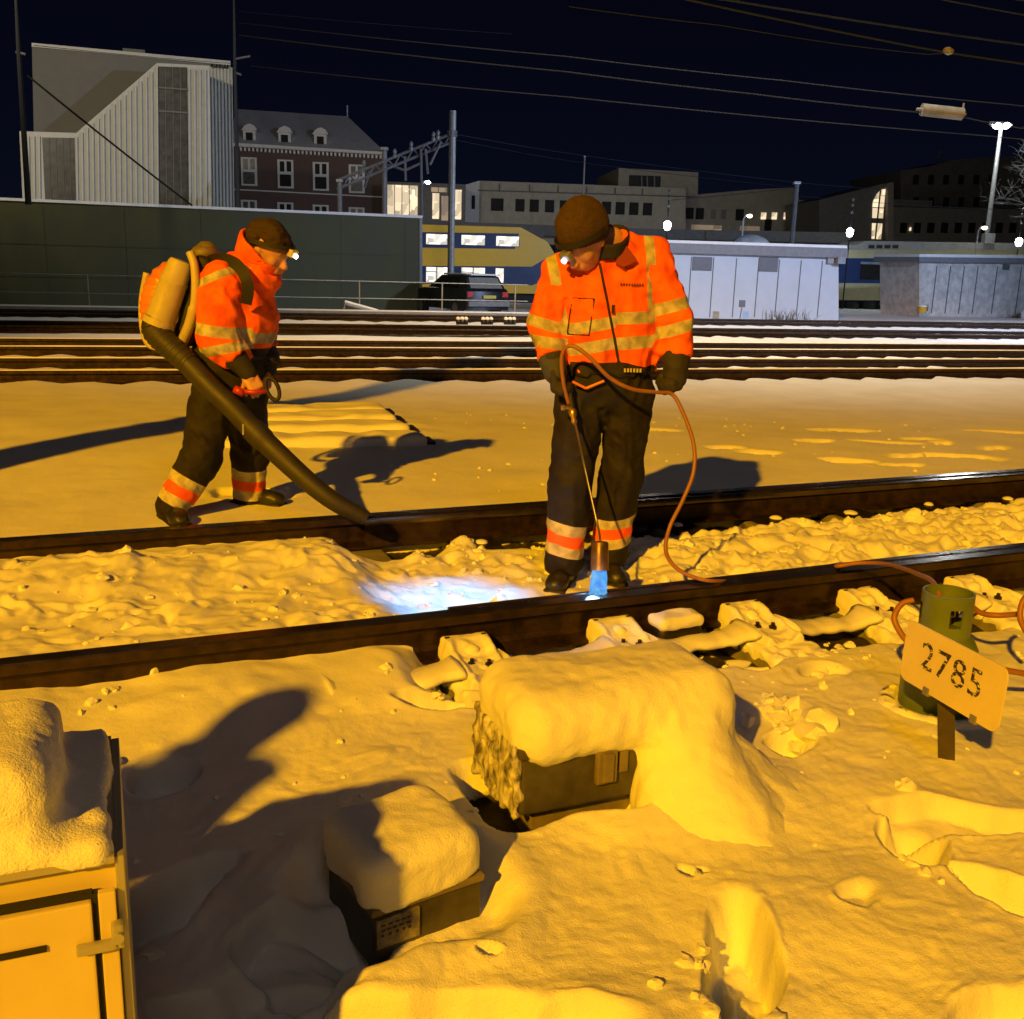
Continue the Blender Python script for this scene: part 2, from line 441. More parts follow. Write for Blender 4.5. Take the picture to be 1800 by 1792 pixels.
def H(x, y, want_dark=False):
    x = np.asarray(x, float); y = np.asarray(y, float)
    s = x * A1[0] + y * A1[1]; t = x * N1[0] + y * N1[1]
    wx = x + .05 * vnoise(x * 6, y * 6, seed=5); wy = y + .05 * vnoise(x * 6, y * 6, seed=6)
    big = vnoise(x * .9, y * .9, seed=1); mid = vnoise(wx * 3.1, wy * 3.1, seed=2)
    fine = fbm(wx * 9, wy * 9, oct=2, seed=3)
    rid = 1 - np.abs(fbm(wx * 7.5, wy * 7.5, oct=3, seed=11))           # broken dug-out snow
    chunk = np.maximum(0, vnoise(wx * 11, wy * 11, seed=21) + .12) ** .6
    near = 1 - sstep(5, 9, y)
    # ---- foreground field
    crust_ = np.maximum(0, vnoise(wx * 5.3 + .4 * mid, wy * 5.3, seed=17) - .25)
    h = .035 * big + .022 * mid + .006 * fine * near + .016 * np.minimum(crust_, .28) + (.0026 * vnoise(wx * 34, wy * 34, seed=18) + .0016 * vnoise(wx * 71, wy * 71, seed=19)) * near
    # ---- zones of the turnout
    sl = 1 - sstep(.95, 1.2, s + .08 * mid)          # 1 left of the cleared part
    # front of near rail
    fr = sstep(T1 - .75, T1 - .09, t)
    h_fl = .055 + .02 * mid + .008 * fine
    h_fr_ = -.075 + .03 * fine
    h = h * (1 - fr * sl) + h_fl * fr * sl
    dug = sstep(T1 - .47, T1 - .36, t + .035 * mid) * (1 - sl) * (1 - sstep(T1 - .02, T1, t))
    h = h * (1 - dug) + h_fr_ * dug
    # between the rails
    btw = sstep(T1 + .0, T1 + .05, t) * (1 - sstep(T2 - .04, T2, t))
    flame = np.exp(-((s - 1.55) / .55) ** 2 - ((t - 3.72) / .38) ** 2)
    rightz = sstep(2.15, 2.6, s)
    h_b = .105 * sl + (1 - sl) * .015 + .02 * big + (.065 * (rid - .62) + .030 * (chunk - .4) + .016 * np.maximum(0, vnoise(wx * 26, wy * 26, seed=23)) ** .7) * (1 - .85 * flame) * np.clip(.30 + .35 * sstep(-.1, .5, mid + .6 * big) * (1 - rightz) + rightz * .62, 0, 1) + .012 * fine
    h_b = h_b + (1 - rightz) * (.045 * np.exp(-((t - 4.35) / .22) ** 2) * (.6 + .5 * mid) - .02 * np.exp(-((t - 3.85) / .25) ** 2)) * sl
    h_b = h_b + rightz * .045 * np.exp(-((t - 4.05) / .33) ** 2) - .02 * flame
    edge1 = np.exp(-((t - T1 - .06) / .09) ** 2)
    h_b = h_b * (1 - edge1) + edge1 * (.10 * sl + (1 - sl) * .055 * (1 - rightz) + rightz * .05)
    # heap next to the cleared trench
    e2 = sstep(T2 - .42, T2 - .2, t) * (1 - sl)
    h_b = h_b * (1 - e2) + (-.09 + .03 * fine + .10 * np.maximum(0, rid - .95) * 3 + .02 * mid) * e2
    h_b = h_b + .14 * np.exp(-((s - 1.72) / .11) ** 2 - ((t - (T2 - .22)) / .1) ** 2)
    e2l = sstep(T2 - .30, T2 - .06, t) * sl
    h_b = h_b * (1 - e2l) + (.065 + .015 * mid) * e2l
    h = h * (1 - btw) + h_b * btw
    ft = np.exp(-(((x - .37) / .24) ** 2 + ((y - 4.46) / .17) ** 2) ** 2)     # trodden flat by the boots
    h = h * (1 - ft) + (.006 * fine) * ft
    # beyond the far rail: an even untouched sheet
    bey = sstep(T2 - .01, T2 + .02, t)
    h_far = .128 * (1 - sstep(6.4, 12, y)) + .02 * big * sstep(0.2, 1.5, t - T2) + .006 * mid * sstep(.1, .5, t - T2) + .003 * fine * near
    h = h * (1 - bey) + h_far * bey
    # rows of snow-covered sleepers lying in the snow
    rowz = .6 * sstep(-3.3, -2.6, x) * (1 - sstep(-.75 , -.5, x + (y - 8) * .35)) * sstep(7.4, 7.8, y) * (1 - sstep(9.9, 10.3, y))
    h = h + rowz * .035 * (.5 + .5 * np.cos((y - 7.9) / .46 * 2 * PI)) * (.7 + .4 * mid)
    # ---- pits
    for px, py, a, b, hd, d in PITS:
        m = (np.abs(x - px) < .6) & (np.abs(y - py) < .6)
        if not m.any(): continue
        dx = wx[m] - px; dy = wy[m] - py
        q = np.sqrt(((dx * math.cos(hd) + dy * math.sin(hd)) / a) ** 2 + ((-dx * math.sin(hd) + dy * math.cos(hd)) / b) ** 2)
        q = q + .16 * fine[m] + .22 * mid[m] + .10 * rid[m] - .08
        # steep on one side, sloping out on the other, like a boot dragged through deep snow
        along = (dx * math.cos(hd) + dy * math.sin(hd)) / a
        soft = .30 + .22 * np.clip(along, -1, 1)
        ins = 1 - sstep(.75, 1.05, q)
        h[m] = h[m] + ins * (.10 * d / .1) * (.22 * (rid[m] - .62) + .12 * (chunk[m] - .4)) - d * (1 - sstep(.95 - soft, 1.02, q)) + .006 * np.exp(-((q - 1.15) / .12) ** 2) * np.clip(.5 + fine[m], 0, 1.4) + d * .35 * (1 - sstep(.0, .8, q)) * np.clip(fine[m] + .3 * mid[m], 0, 1)
    # ---- holes round the two boxes, cabinet
    def rect(o, A, N, L, D, x, y):
        qx = (x - o[0]) * A[0] + (y - o[1]) * A[1]; qy = (x - o[0]) * N[0] + (y - o[1]) * N[1]
        dx = np.maximum(np.maximum(-qx, qx - L), 0); dy = np.maximum(np.maximum(-qy, qy - D), 0)
        return np.hypot(dx, dy), qx, qy
    d1, qx, qy = rect(BB_O, A1, N1, BB_L, BB_D, wx, wy)
    h = h + .05 * np.exp(-(d1 / .18) ** 2) * sstep(-.1, .3, qx)
    h = h - .12 * (1 - sstep(.0, .085, d1)) * (1 - sstep(.33, .42, qx))
    d2, qx, qy = rect(SB_O, SB_A, SB_N, SB_L, SB_D, wx, wy)
    h = h + .02 * np.exp(-((d2 - .12) / .06) ** 2) - .045 * (1 - sstep(.02, .11, d2))
    # ---- the running tracks beyond
    t2 = x * N2[0] + y * N2[1]; s2 = x * A2[0] + y * A2[1]
    for i, y0 in enumerate(FAR):
        d = t2 - y0 * N2[1]
        ph = (s2 + .07 * i + .03 * big) / .6; fr_ = np.abs(ph - np.round(ph)) * 2
        sc = (1 - fr_) ** (.9) * (.75 + .35 * vnoise(np.round(ph), np.full_like(ph, i * 3.3), seed=31))
        ed_ = -.30 + .26 * np.clip(sc * 1.15, 0, 1) + .03 * mid
        fz = sstep(ed_ - .015, ed_ + .035, d) * (1 - sstep(.012, .034, d))
        near_ = np.exp(-((d + .25) / .3) ** 2)
        h = h + near_ * (.018 * sc - .004)
        h = h * (1 - fz) - .085 * fz
        bz = sstep(.012, .034, d) * (1 - sstep(.25, .6, d))
        h = h * (1 - bz) + ((.098 if i < 4 else .06) + .006 * big) * bz
    h = h - .35 * sstep(29.2, 30.6, t2) - .1 * sstep(50, 58, y)
    if want_dark:
        bare = dug * sstep(-.045, -.075, h + .01 * mid)  # shade in the voids below the snow shelves, painted as dark ballast
        bare = np.maximum(bare, btw * (1 - sl) * sstep(-.035, -.07, h) * sstep(T2 - .5, T2 - .25, t))
        bare = np.maximum(bare, (1 - sstep(.0, .05, d1)) * sstep(-.05, -.08, h) * .9)
        for i, y0 in enumerate(FAR):
            d = t2 - y0 * N2[1]
            bare = np.maximum(bare, (np.abs(d + .17) < .21) * sstep(-.0, -.03, h))
        dk = sstep(21.9 * N2[1] - .9, 21.9 * N2[1] - .6, t2) * (1 - sstep(23.5 * N2[1] + 1.3, 23.5 * N2[1] + 1.7, t2 + .3 * mid))
        bare = np.maximum(bare, dk * np.clip(1.05 - sstep(1, 12, s2) * .75 + .5 * vnoise(s2 * .8, t2 * 5, seed=77), 0, 1))  # unlit stretch of the far track, its darkness painted into the snow colour
        return h, bare
    return h
def Hp(x, y): return float(H(np.array([x]), np.array([y]))[0])

def build_ground():
    ys = [-3.0]
    while ys[-1] < 4000:
        y = ys[-1]
        if y < 1.1: st = .06
        elif y < 30: st = min(.024 if 11 < y < 19 else .032, .0030 * y * max(1, y / 6))
        else: st = .03 * y - .8
        ys.append(y + st)
    ys = np.array(ys)
    sd = np.linspace(-.74, .74, 760)
    out = np.array([.8, .9, 1.05, 1.3, 1.7, 2.4, 3.5, 5, 8])
    ss = np.concatenate([-out[::-1], sd, out])
    S, Y = np.meshgrid(ss, ys)
    # rows run along the tracks so that cut snow edges beside the rails stay clean
    Sx = S * (np.maximum(Y, 0) * 1.02 + .80 + np.maximum(-Y, 0) * .2) + .306 * Y
    X = A2[0] * Sx + N2[0] * Y; Y = A2[1] * Sx + N2[1] * Y
    Z, B = H(X.ravel(), Y.ravel(), True)
    n, m = S.shape
    P = np.stack([X.ravel(), Y.ravel(), Z], 1)
    i = np.arange(n * m).reshape(n, m)
    Q = np.stack([i[:-1, :-1], i[:-1, 1:], i[1:, 1:], i[1:, :-1]], -1).reshape(-1, 4)
    me = bpy.data.meshes.new('ground')
    me.vertices.add(len(P)); me.vertices.foreach_set('co', P.astype(np.float32).ravel())
    me.loops.add(Q.size); me.loops.foreach_set('vertex_index', Q.astype(np.int32).ravel())
    me.polygons.add(len(Q)); me.polygons.foreach_set('loop_start', np.arange(0, Q.size, 4, dtype=np.int32))
    me.update(calc_edges=True)
    a = me.attributes.new('bare', 'FLOAT', 'POINT'); a.data.foreach_set('value', B.astype(np.float32))
    o = link('snowy_ground', me, M['ground'], smooth=True); o['kind'] = 'structure'
    return o
build_ground()

# ================================================================== RAILS
PROF = [(-.075, -.16), (.075, -.16), (.075, -.148), (.02, -.132), (.009, -.115), (.009, -.052), (.036, -.038), (.036, -.006), (.03, 0), (-.03, 0), (-.036, -.006), (-.036, -.038), (-.009, -.052), (-.009, -.115), (-.02, -.132), (-.075, -.148)]
def rail(name, s0, s1, t, ztop, A, N, label, group, taper=None, hs=1.0, prof=PROF, ns=2, snow=False):
    mb = MB(); n = len(prof)
    ax = np.array([A[0], A[1], 0]); nx = np.array([N[0], N[1], 0])
    ks = list(np.linspace(s0, s1, ns)); vs = []
    for s in ks:
        w = 1 if taper is None else taper(s)[0]; sh = 0 if taper is None else taper(s)[1]
        for px, pz in prof:
            vs.append(ax * s + nx * (t + sh + px * w) + UZ * (ztop + pz * hs))
    fs = []; mi = []
    for i in range(len(ks) - 1):
        for j in range(n):
            fs.append((i * n + j, i * n + (j + 1) % n, (i + 1) * n + (j + 1) % n, (i + 1) * n + j)); mi.append(1 if j in (7, 8, 9) else 0)
    fs += [tuple(range(n)), tuple((len(ks) - 1) * n + j for j in range(n))]; mi += [0, 0]
    mb.v = [tuple(map(float, p)) for p in vs]; mb.f = fs; mb.mi = mi
    root = thing(name, (ax * (s0 + s1) / 2 + nx * t + UZ * (ztop - .16)), label, 'rail', group)
    mb.build('rail_profile', [M['rail'], M['railtop'] if not snow else M['rail']], root, smooth=True, angle=30)
    if snow:
        b = MB(); kk = np.linspace(s0, s1, int((s1 - s0) / .2)); prof2 = [(-.034, 0.002), (-.036, .01), (-.022, .02), (.022, .02), (.036, .01), (.034, .002)]
        vs = []
        for s in kk:
            q = .75 + .35 * float(vnoise(s * 1.1, t * 3.0, seed=4))
            for px, pz in prof2: vs.append(ax * s + nx * (t + px) + UZ * (ztop + (pz - .002) * q + .002))
        m = len(prof2)
        b.add(vs, [(i * m + j, i * m + j + 1, (i + 1) * m + j + 1, (i + 1) * m + j) for i in range(len(kk) - 1) for j in range(m - 1)])
        b.build('snow_layer', M['snow'], root, smooth=True)
    return root
rail('stock_rail', -9, 14, T1, RTOP, A1, N1, 'dark wet steel rail in front of the worker with the gas torch', 'rails of the turnout')
rail('stock_rail', -9, 14, T2, RTOP, A1, N1, 'dark wet steel rail right behind the boots of the worker with the gas torch', 'rails of the turnout')
def tap(s0, side):
    return lambda s: (min(1, .25 + max(0, s - s0) * .25), side * min(.02, max(0, s - s0) * .008))
BPROF = [(-.06, -.15), (.06, -.15), (.06, -.14), (.012, -.12), (.010, -.05), (.03, -.036), (.03, -.008), (.024, 0), (-.024, 0), (-.03, -.008), (-.03, -.036), (-.010, -.05), (-.012, -.12), (-.06, -.14)]
rail('switch_blade', 1.19, 14, T1 + .064, RTOP - .004, A1, N1, 'movable switch blade lying against the rail under the torch flame', 'switch blades', taper=tap(1.19, 1), prof=BPROF, ns=30)
rail('switch_blade', 1.24, 14, T2 - .064, RTOP - .004, A1, N1, 'movable switch blade in the cleared trench where the blower tube ends', 'switch blades', taper=tap(1.24, -1), prof=BPROF, ns=30)
ordn = ['first', 'second', 'third', 'fourth', 'fifth', 'sixth', 'seventh', 'eighth']
for i, y0 in enumerate(FAR):
    rail('rail', -22 - y0 * .3, 30 + y0 * .9, y0 * N2[1], .12 if i < 4 else .10, A2, N2, '%s snow-lined rail counted outward from the two workers' % ordn[i], 'rails of the running tracks', snow=(i < 4))

# ================================================================== SLEEPERS WITH SLIDE CHAIRS
def snow_hat(c, r, h, n=12, seed=0):
    mb = MB(); c = np.array(c, float)
    prof = [(0, r), (h * .35, r * 1.12), (h * .7, r * .9), (h * .93, r * .5), (h, r * .12)]
    vs = []
    for hh, rr in prof:
        for j in range(n):
            a = 2 * PI * j / n; q = 1 + .12 * float(vnoise(math.cos(a) * 2 + seed, math.sin(a) * 2, hh * 20))
            vs.append(c + np.array([math.cos(a) * rr * q, math.sin(a) * rr * q, hh]))
    fs = [(i * n + j, i * n + (j + 1) % n, (i + 1) * n + (j + 1) % n, (i + 1) * n + j) for i in range(len(prof) - 1) for j in range(n)] + [tuple((len(prof) - 1) * n + j for j in range(n))]
    mb.add(vs, fs); return mb
def chair(root, s, t, side, k):
    """slide chair on the camera side of a rail (side=-1)"""
    mb = MB(); c = ST(s, t + side * .17, .005)
    mb.obox(c, AX, NX, UZ, .085, .13, .014, .005)
    mb.build('base_plate', M['steel_dark'], root)
    def fill(X, Y, Z):
        q = s_box(c + NX * (-.035 * -side) + UZ * .0, AX, NX, UZ, .098, .165, .075, .012)(X, Y, Z)
        tt = ((X - c[0]) * N1[0] + (Y - c[1]) * N1[1]) * -side
        ss_ = np.abs((X - c[0]) * A1[0] + (Y - c[1]) * A1[1])
        top = .018 + .42 * np.clip(tt - .0, 0, .10) + .10 * np.clip(tt + .15, 0, .15) + .020 * np.exp(-((ss_ - .07) / .016) ** 2) - .05 * sstep(.082, .10, ss_) + .009 * vnoise(X * 26, Y * 26, seed=k) + .006 * vnoise(X * 60, Y * 60, seed=k + 3)
        return smax(q, Z - c[2] - top, .008)
    P_, Q_ = surfnet(fill, c - [.22, .22, .08], c + [.22, .22, .1], .006)
    net_object('snow_fill', P_, Q_, M['snow'], root)
    # two ribs that climb to the rail
    for q in (-1, 1):
        b = MB()
        w0 = .008
        poly = [(-.15, -.03), (.12, -.012), (.12, .060), (.100, .066), (.03, .034), (-.14, .008)]
        if side > 0: poly = [(-a, z) for a, z in poly]
        b.prism(poly, c + AX * q * .07 + UZ * .012, NX * (1), UZ, AX, -w0, w0)
        b.build('rib', M['steel_dark'], root)
    b = MB(); b.lathe(c + NX * (.035 * -side) + UZ * .012, UZ, [(0, .024), (.022, .024), (.022, .014), (.045, .014)], 6)
    bo = b.build('bolt', M['steel_dark'], root)
    snow_hat(c + NX * (.035 * -side) + UZ * .034, .026, .032, seed=k).build('snow_cap', M['snow'], bo, smooth=True)
    for j, (da, dn) in enumerate(((-.03, .05), (.025, .075))):
        b = MB(); b.lathe(c + NX * (dn * side) + AX * da + UZ * .012, UZ, [(0, .016), (.02, .016), (.02, .008), (.034, .008)], 6)
        b.build('bolt', M['steel_dark'], root)
nsl = 0
for k in range(0, 9):
    s = SLP0 + .6 * k
    root = thing('sleeper', ST(s, (T1 + T2) / 2, -.2), None, 'sleeper', 'sleepers of the turnout')
    root['label'] = ['leftmost cleared sleeper, its slide chair behind the large snow-capped box left of the torch',
                     'second sleeper from the left with a frosted slide chair above the large box', 'third sleeper from the left, right of the snow-topped steel lump by the rail',
                     'fourth sleeper from the left, its slide chair just left of the green gas bottle', 'fifth sleeper from the left, its slide chair just right of the green gas bottle',
                     'sixth sleeper from the left, near the right border of the photo', 'seventh sleeper from the left, at the far right along the rear rail',
                     'eighth sleeper from the left, barely seen at the rear rail', 'ninth sleeper from the left, barely seen at the rear rail'][k]
    mb = MB(); mb.obox(ST(s, (T1 + T2) / 2, -.115), AX, NX, UZ, .12, 1.28, .095, .015)
    mb.build('beam', M['concrete'], root)
    # crust of snow over the outer end
    def crust(X, Y, Z, s=s, k=k):
        d = s_box(ST(s, T1 - .33, -.03), AX, NX, UZ, .125, .16, .035, .03)(X, Y, Z)
        return d + .012 * vnoise(X * 22, Y * 22, Z * 22, seed=k) + .006 * vnoise(X * 50, Y * 50, Z * 50, seed=k + 9)
    c = ST(s, T1 - .33, -.03); P, Q = surfnet(crust, c - [.3, .3, .09], c + [.3, .3, .09], .008)
    net_object('snow_crust', P, Q, M['snow'], root)
    chair(root, s, T1, -1, k)
    if k > 0:
        mb = MB(); c2 = ST(s, T2 - .17, .0); mb.obox(c2, AX, NX, UZ, .085, .13, .014, .005); mb.build('base_plate', M['steel_dark'], root)
        snow_hat(c2 - NX * (.02 + .02 * (k % 3)) + AX * (.05 * ((k * 7) % 5 - 2) / 2) + UZ * .008, .026 + .006 * (k % 3), .022, seed=k).build('snow_lump', M['snow'], root, smooth=True)
# snow shelves slung between the chairs, hollow underneath
for k in range(0, 5):
    s0 = SLP0 + .6 * k - (.6 if k == 0 else 0)
    if k == 0: rng = [(SLP0 - .55, SLP0 - .09, .012), (SLP0 + .09, SLP0 + .51, .02)]
    else: rng = [(SLP0 + .6 * k + .09, SLP0 + .6 * k + .51, .02)]
    for a, b_, th in rng:
        mb = MB(); n = 26; vs = []
        for i in range(n + 1):
            q = i / n; s = a + (b_ - a) * q
            sag = (2 * q - 1) ** 4
            zt = .016 + .030 * sag + .010 * float(vnoise(s * 11, k)) + .004 * float(vnoise(s * 40, k)); wd = .062 + .030 * sag + .012 * float(vnoise(s * 17, k + 5))
            tt = T1 - .235
            for dt, dz in ((-wd, -.022), (-wd * 1.05, -.004), (-wd * .7, .008), (0, .012), (wd * .7, .006), (wd * 1.2, -.02), (0, -.03)):
                vs.append(ST(s, tt + dt + .006 * float(vnoise(s * 14, dt * 20, seed=k)), zt + dz))
        m = 7
        mb.add(vs, [(i * m + j, i * m + (j + 1) % m, (i + 1) * m + (j + 1) % m, (i + 1) * m + j) for i in range(n) for j in range(m)] + [tuple(range(m)), tuple(n * m + j for j in range(m))])
        nm = ['left of the first slide chair', 'between the first and second slide chairs behind the large box', 'between the second and third slide chairs, under the snow-topped steel lump', 'between the third and fourth slide chairs, left of the gas bottle', 'between the fourth and fifth slide chairs, behind the gas bottle', 'right of the fifth slide chair, by the right border'][nsl]
        tag(mb.build('snow_shelf', M['snow'], None, smooth=True), 'snow shelf ' + nm, 'snow', 'snow shelves between the slide chairs'); nsl += 1
# the rounded heater box at the rail foot
c = ST(SLP0 + .84, T1 - .15, .03)
hb = thing('point_heater_lump', c, 'rounded rusty steel box topped with snow against the rail, right of the flame', 'heater')
P, Q = surfnet(lambda X, Y, Z: s_box(c, AX, NX, UZ, .10, .05, .04, .035)(X, Y, Z), c - [.17, .17, .08], c + [.17, .17, .08], .006)
net_object('housing', P, Q, M['steel_dark'], hb)
P, Q = surfnet(lambda X, Y, Z: s_box(c + UZ * .045, AX, NX, UZ, .104, .056, .028, .026)(X, Y, Z) + .006 * vnoise(X * 30, Y * 30, Z * 30), c - [.17, .17, .08], c + [.17, .17, .12], .006)
net_object('snow_cap', P, Q, M['snow'], hb)
# thin snow patch on the rail foot above it
# ================================================================== LARGE TRACKSIDE BOX
bb = thing('junction_box', (*(BB_O + A1 * .3 + N1 * .15), 0), 'large dark trackside box under a thick snow mound, in front of the rail', 'junction box')
def bbp(a, n, z): p = BB_O + A1 * a + N1 * n; return np.array([p[0], p[1], z])
mb = MB(); mb.obox(bbp(BB_L / 2, BB_D / 2, .115), AX, NX, UZ, BB_L / 2, BB_D / 2, .095, .008); mb.build('housing', M['boxpaint'], bb)
mb = MB(); mb.obox(bbp(BB_L / 2, BB_D / 2, .195), AX, NX, UZ, BB_L / 2 + .012, BB_D / 2 + .012, .014, .006); mb.build('lid', M['boxpaint'], bb)
mb = MB(); mb.obox(bbp(BB_L / 2 - .0, BB_D / 2 + .01, -.07), AX, NX, UZ, BB_L / 2 - .05, BB_D / 2 - .04, .095, .006)
mb.obox(bbp(.40, .03, -.06), AX, NX, UZ, .02, .02, .09); mb.build('plinth', M['boxplinth'], bb)
mb = MB(); mb.obox(bbp(.235, -.008, .125), AX, NX, UZ, .030, .010, .048, .006); mb.obox(bbp(.235, -.02, .125), AX, NX, UZ, .016, .006, .04, .004)
mb.obox(bbp(.287, -.004, .13), AX, NX, UZ, .012, .006, .03); mb.build('latch', M['boxplinth'], bb)
P, Q = surfnet(lambda X, Y, Z: s_box(bbp(-.008, BB_D / 2, .11), AX, NX, UZ, .012, BB_D / 2 - .004, .10, .006)(X, Y, Z) + .012 * vnoise(X * 45, Y * 45, Z * 28, seed=3) + .006 * vnoise(X * 90, Y * 90, Z * 60, seed=4),
               bbp(0, .15, .11) - [.2, .2, .15], bbp(0, .15, .11) + [.2, .2, .15], .006)
net_object('frost_crust', P, Q, M['frost'], bb)
def capf(X, Y, Z):
    a = s_box(bbp(.31, .15, .24), AX, NX, UZ, .335, .19, .10, .095)(X, Y, Z)
    lowcut = -(Z - (.135 + .03 * vnoise(X * 14, Y * 14, seed=8) + .012 * vnoise(X * 40, Y * 40, seed=9)))
    a = smax(a, lowcut, .02)
    e = s_cap(bbp(.47, .02, .11), bbp(.52, -.27, -.27), .145, .27)(X, Y, Z)
    e = smax(e, -(( (X - BB_O[0]) * A1[0] + (Y - BB_O[1]) * A1[1]) - .335 - .03 * vnoise(Z * 12, Y * 10, seed=5) + .35 * np.clip(.1 - Z, -.1, .15)), .03)
    e2 = s_cap(bbp(.60, .08, .07), bbp(.72, -.16, -.19), .10, .20)(X, Y, Z)
    a = smin(a, smin(e, e2, .06), .06)
    return a + .010 * vnoise(X * 9, Y * 9, Z * 9, seed=2) + .004 * vnoise(X * 38, Y * 38, Z * 38, seed=6) + .002 * vnoise(X * 85, Y * 85, Z * 85, seed=7)
P, Q = surfnet(capf, bbp(.3, .1, .1) - [.6, .7, .26], bbp(.3, .1, .1) + [.75, .6, .35], .009)
net_object('snow_cap', P, Q, M['snow'], bb)
# ================================================================== SMALL BOX
sb = thing('terminal_box', (*(SB_O + SB_A * .13 + SB_N * .12), -.06), 'small dark box with a pale label plate and a snow cap, sunk in a hole', 'terminal box')
SAX = np.array([*SB_A, 0]); SNX = np.array([*SB_N, 0])
def sbp(a, n, z): p = SB_O + SB_A * a + SB_N * n; return np.array([p[0], p[1], z])
mb = MB(); mb.obox(sbp(SB_L / 2, SB_D / 2, -.005), SAX, SNX, UZ, SB_L / 2, SB_D / 2, .068, .006); mb.build('housing', M['boxpaint'], sb)
mb = MB(); mb.obox(sbp(SB_L / 2, SB_D / 2, .068), SAX, SNX, UZ, SB_L / 2 + .006, SB_D / 2 + .006, .008, .004); mb.build('lid', M['boxplinth'], sb)
mb = MB(); mb.obox(sbp(.056, -.003, .016), SAX, SNX, UZ, .050, .003, .034); lb = mb.build('label_plate', M['label'], sb)
mb = MB()
for r_ in range(3):
    for q in range(5):
        mb.obox(sbp(.02 + q * .015 + .003 * math.sin(q * 7 + r_ * 3), -.0068, .036 - r_ * .012), SAX, SNX, UZ, .005 if r_ < 2 else .003, .0006, .0016 if r_ < 2 else .003)
mb.build('faded_marks', M['post'], lb)
P, Q = surfnet(lambda X, Y, Z: smax(s_box(sbp(.131, .125, .105), SAX, SNX, UZ, .146, .136, .088, .052)(X, Y, Z), -(Z - (.066 + .012 * vnoise(X * 18, Y * 18, seed=4) + .03 * np.clip((X - sbp(.2, 0, 0)[0]) * 3, 0, .5))), .008)
               + .007 * vnoise(X * 13, Y * 13, Z * 13, seed=12) + .0025 * vnoise(X * 50, Y * 50, Z * 50, seed=13), sbp(.13, .12, .13) - [.25, .25, .12], sbp(.13, .12, .13) + [.25, .25, .14], .006)
net_object('snow_cap', P, Q, M['snow'], sb)
# ================================================================== CABINET (left foreground)
CFR = np.array([-.505, 1.205]); CA, CN = frame(22.0); CAX = np.array([*CA, 0]); CNX = np.array([*CN, 0])
def cp(a, n, z): p = CFR + CA * a + CN * n; return np.array([p[0], p[1], z])
def cabinet(off, W, Dp, Ht, label, snow_h, door=True):
    def q(a, n, z): return cp(a + off[0], n + off[1], z)
    cb = thing('relay_cabinet', q(-W / 2, Dp / 2, 0), label, 'cabinet')
    mb = MB(); mb.obox(q(-W / 2, Dp / 2 + .006, Ht / 2 - .005), CAX, CNX, UZ, W / 2 - .008, Dp / 2 - .006, Ht / 2 - .005, .003); mb.build('body', M['cabinet'], cb)
    mb = MB(); mb.obox(q(-.006, Dp / 2, Ht / 2), CAX, CNX, UZ, .006, Dp / 2, Ht / 2 + .004, .002)
    mb.obox(q(-W / 2 - .006, Dp / 2, Ht + .002), CAX, CNX, UZ, W / 2 - .006, Dp / 2 + .004, .005); mb.build('frame', M['cabinet_edge'], cb)
    mb = MB()
    mb.obox(q(-.039, -.003, Ht / 2 - .02), CAX, CNX, UZ, .0030, .006, Ht / 2 - .02)
    mb.obox(q(-W / 2 - .019, -.003, Ht - .042), CAX, CNX, UZ, W / 2 - .023, .006, .0039)
    mb.build('door_gap', M['blackgap'], cb)
    mb = MB(); mb.obox(q(-W / 2 - .0212, -.008, Ht / 2 - .024), CAX, CNX, UZ, W / 2 - .0224, .008, Ht / 2 - .0247, .003); dr = mb.build('door', M['cabinet'], cb)
    mb = MB(); mb.obox(q(-.135, -.0175, Ht - .101), CAX, CNX, UZ, .034, .002, .0041); mb.build('slot', M['blackgap'], dr)
    mb = MB(); mb.obox(q(-.0245, -.006, Ht / 2 - .020), CAX, CNX, UZ, .0110, .006, Ht / 2 - .020, .002); mb.build('door_post', M['cabinet'], cb)
    mb = MB(); mb.obox(q(-.041, -.024, Ht - .110), CAX, CNX, UZ, .025, .005, .0075, .003); mb.obox(q(-.014, -.017, Ht - .101), CAX, CNX, UZ, .008, .009, .018, .004)
    mb.lathe(q(-.014, -.026, Ht - .101), -CNX, [(0, .009), (.004, .008)], 12); mb.build('latch', M['cabinet_edge'], cb)
    def f(X, Y, Z):
        a = s_box(q(-W / 2 - .040, Dp / 2 + .0, Ht + snow_h / 2), CAX, CNX, UZ, W / 2 - .040, Dp / 2 - .025, snow_h / 2 + .02, .05)(X, Y, Z)
        thin = s_box(q(-W / 2, Dp / 2 - .004, Ht + .005), CAX, CNX, UZ, W / 2 - .016, Dp / 2, .024, .016)(X, Y, Z)
        a = smin(a, thin, .03)
        a = smax(a, -(Z - Ht - .001), .004)
        return a + .009 * vnoise(X * 9, Y * 9, Z * 9, seed=2) + .004 * vnoise(X * 30, Y * 30, Z * 30, seed=16) + .0022 * vnoise(X * 75, Y * 75, Z * 75, seed=17)
    c = q(-W / 2, Dp / 2, Ht + snow_h / 2)
    P, Q = surfnet(f, c - [W * .6 + .05, W * .6, snow_h], c + [W * .6 + .05, W * .6, snow_h], .006)
    net_object('snow_cap', P, Q, M['snow'], cb)
cabinet((0, 0), .50, .367, .60, 'grey metal trackside cabinet with a door slot and snow on top, at the left front', .10)
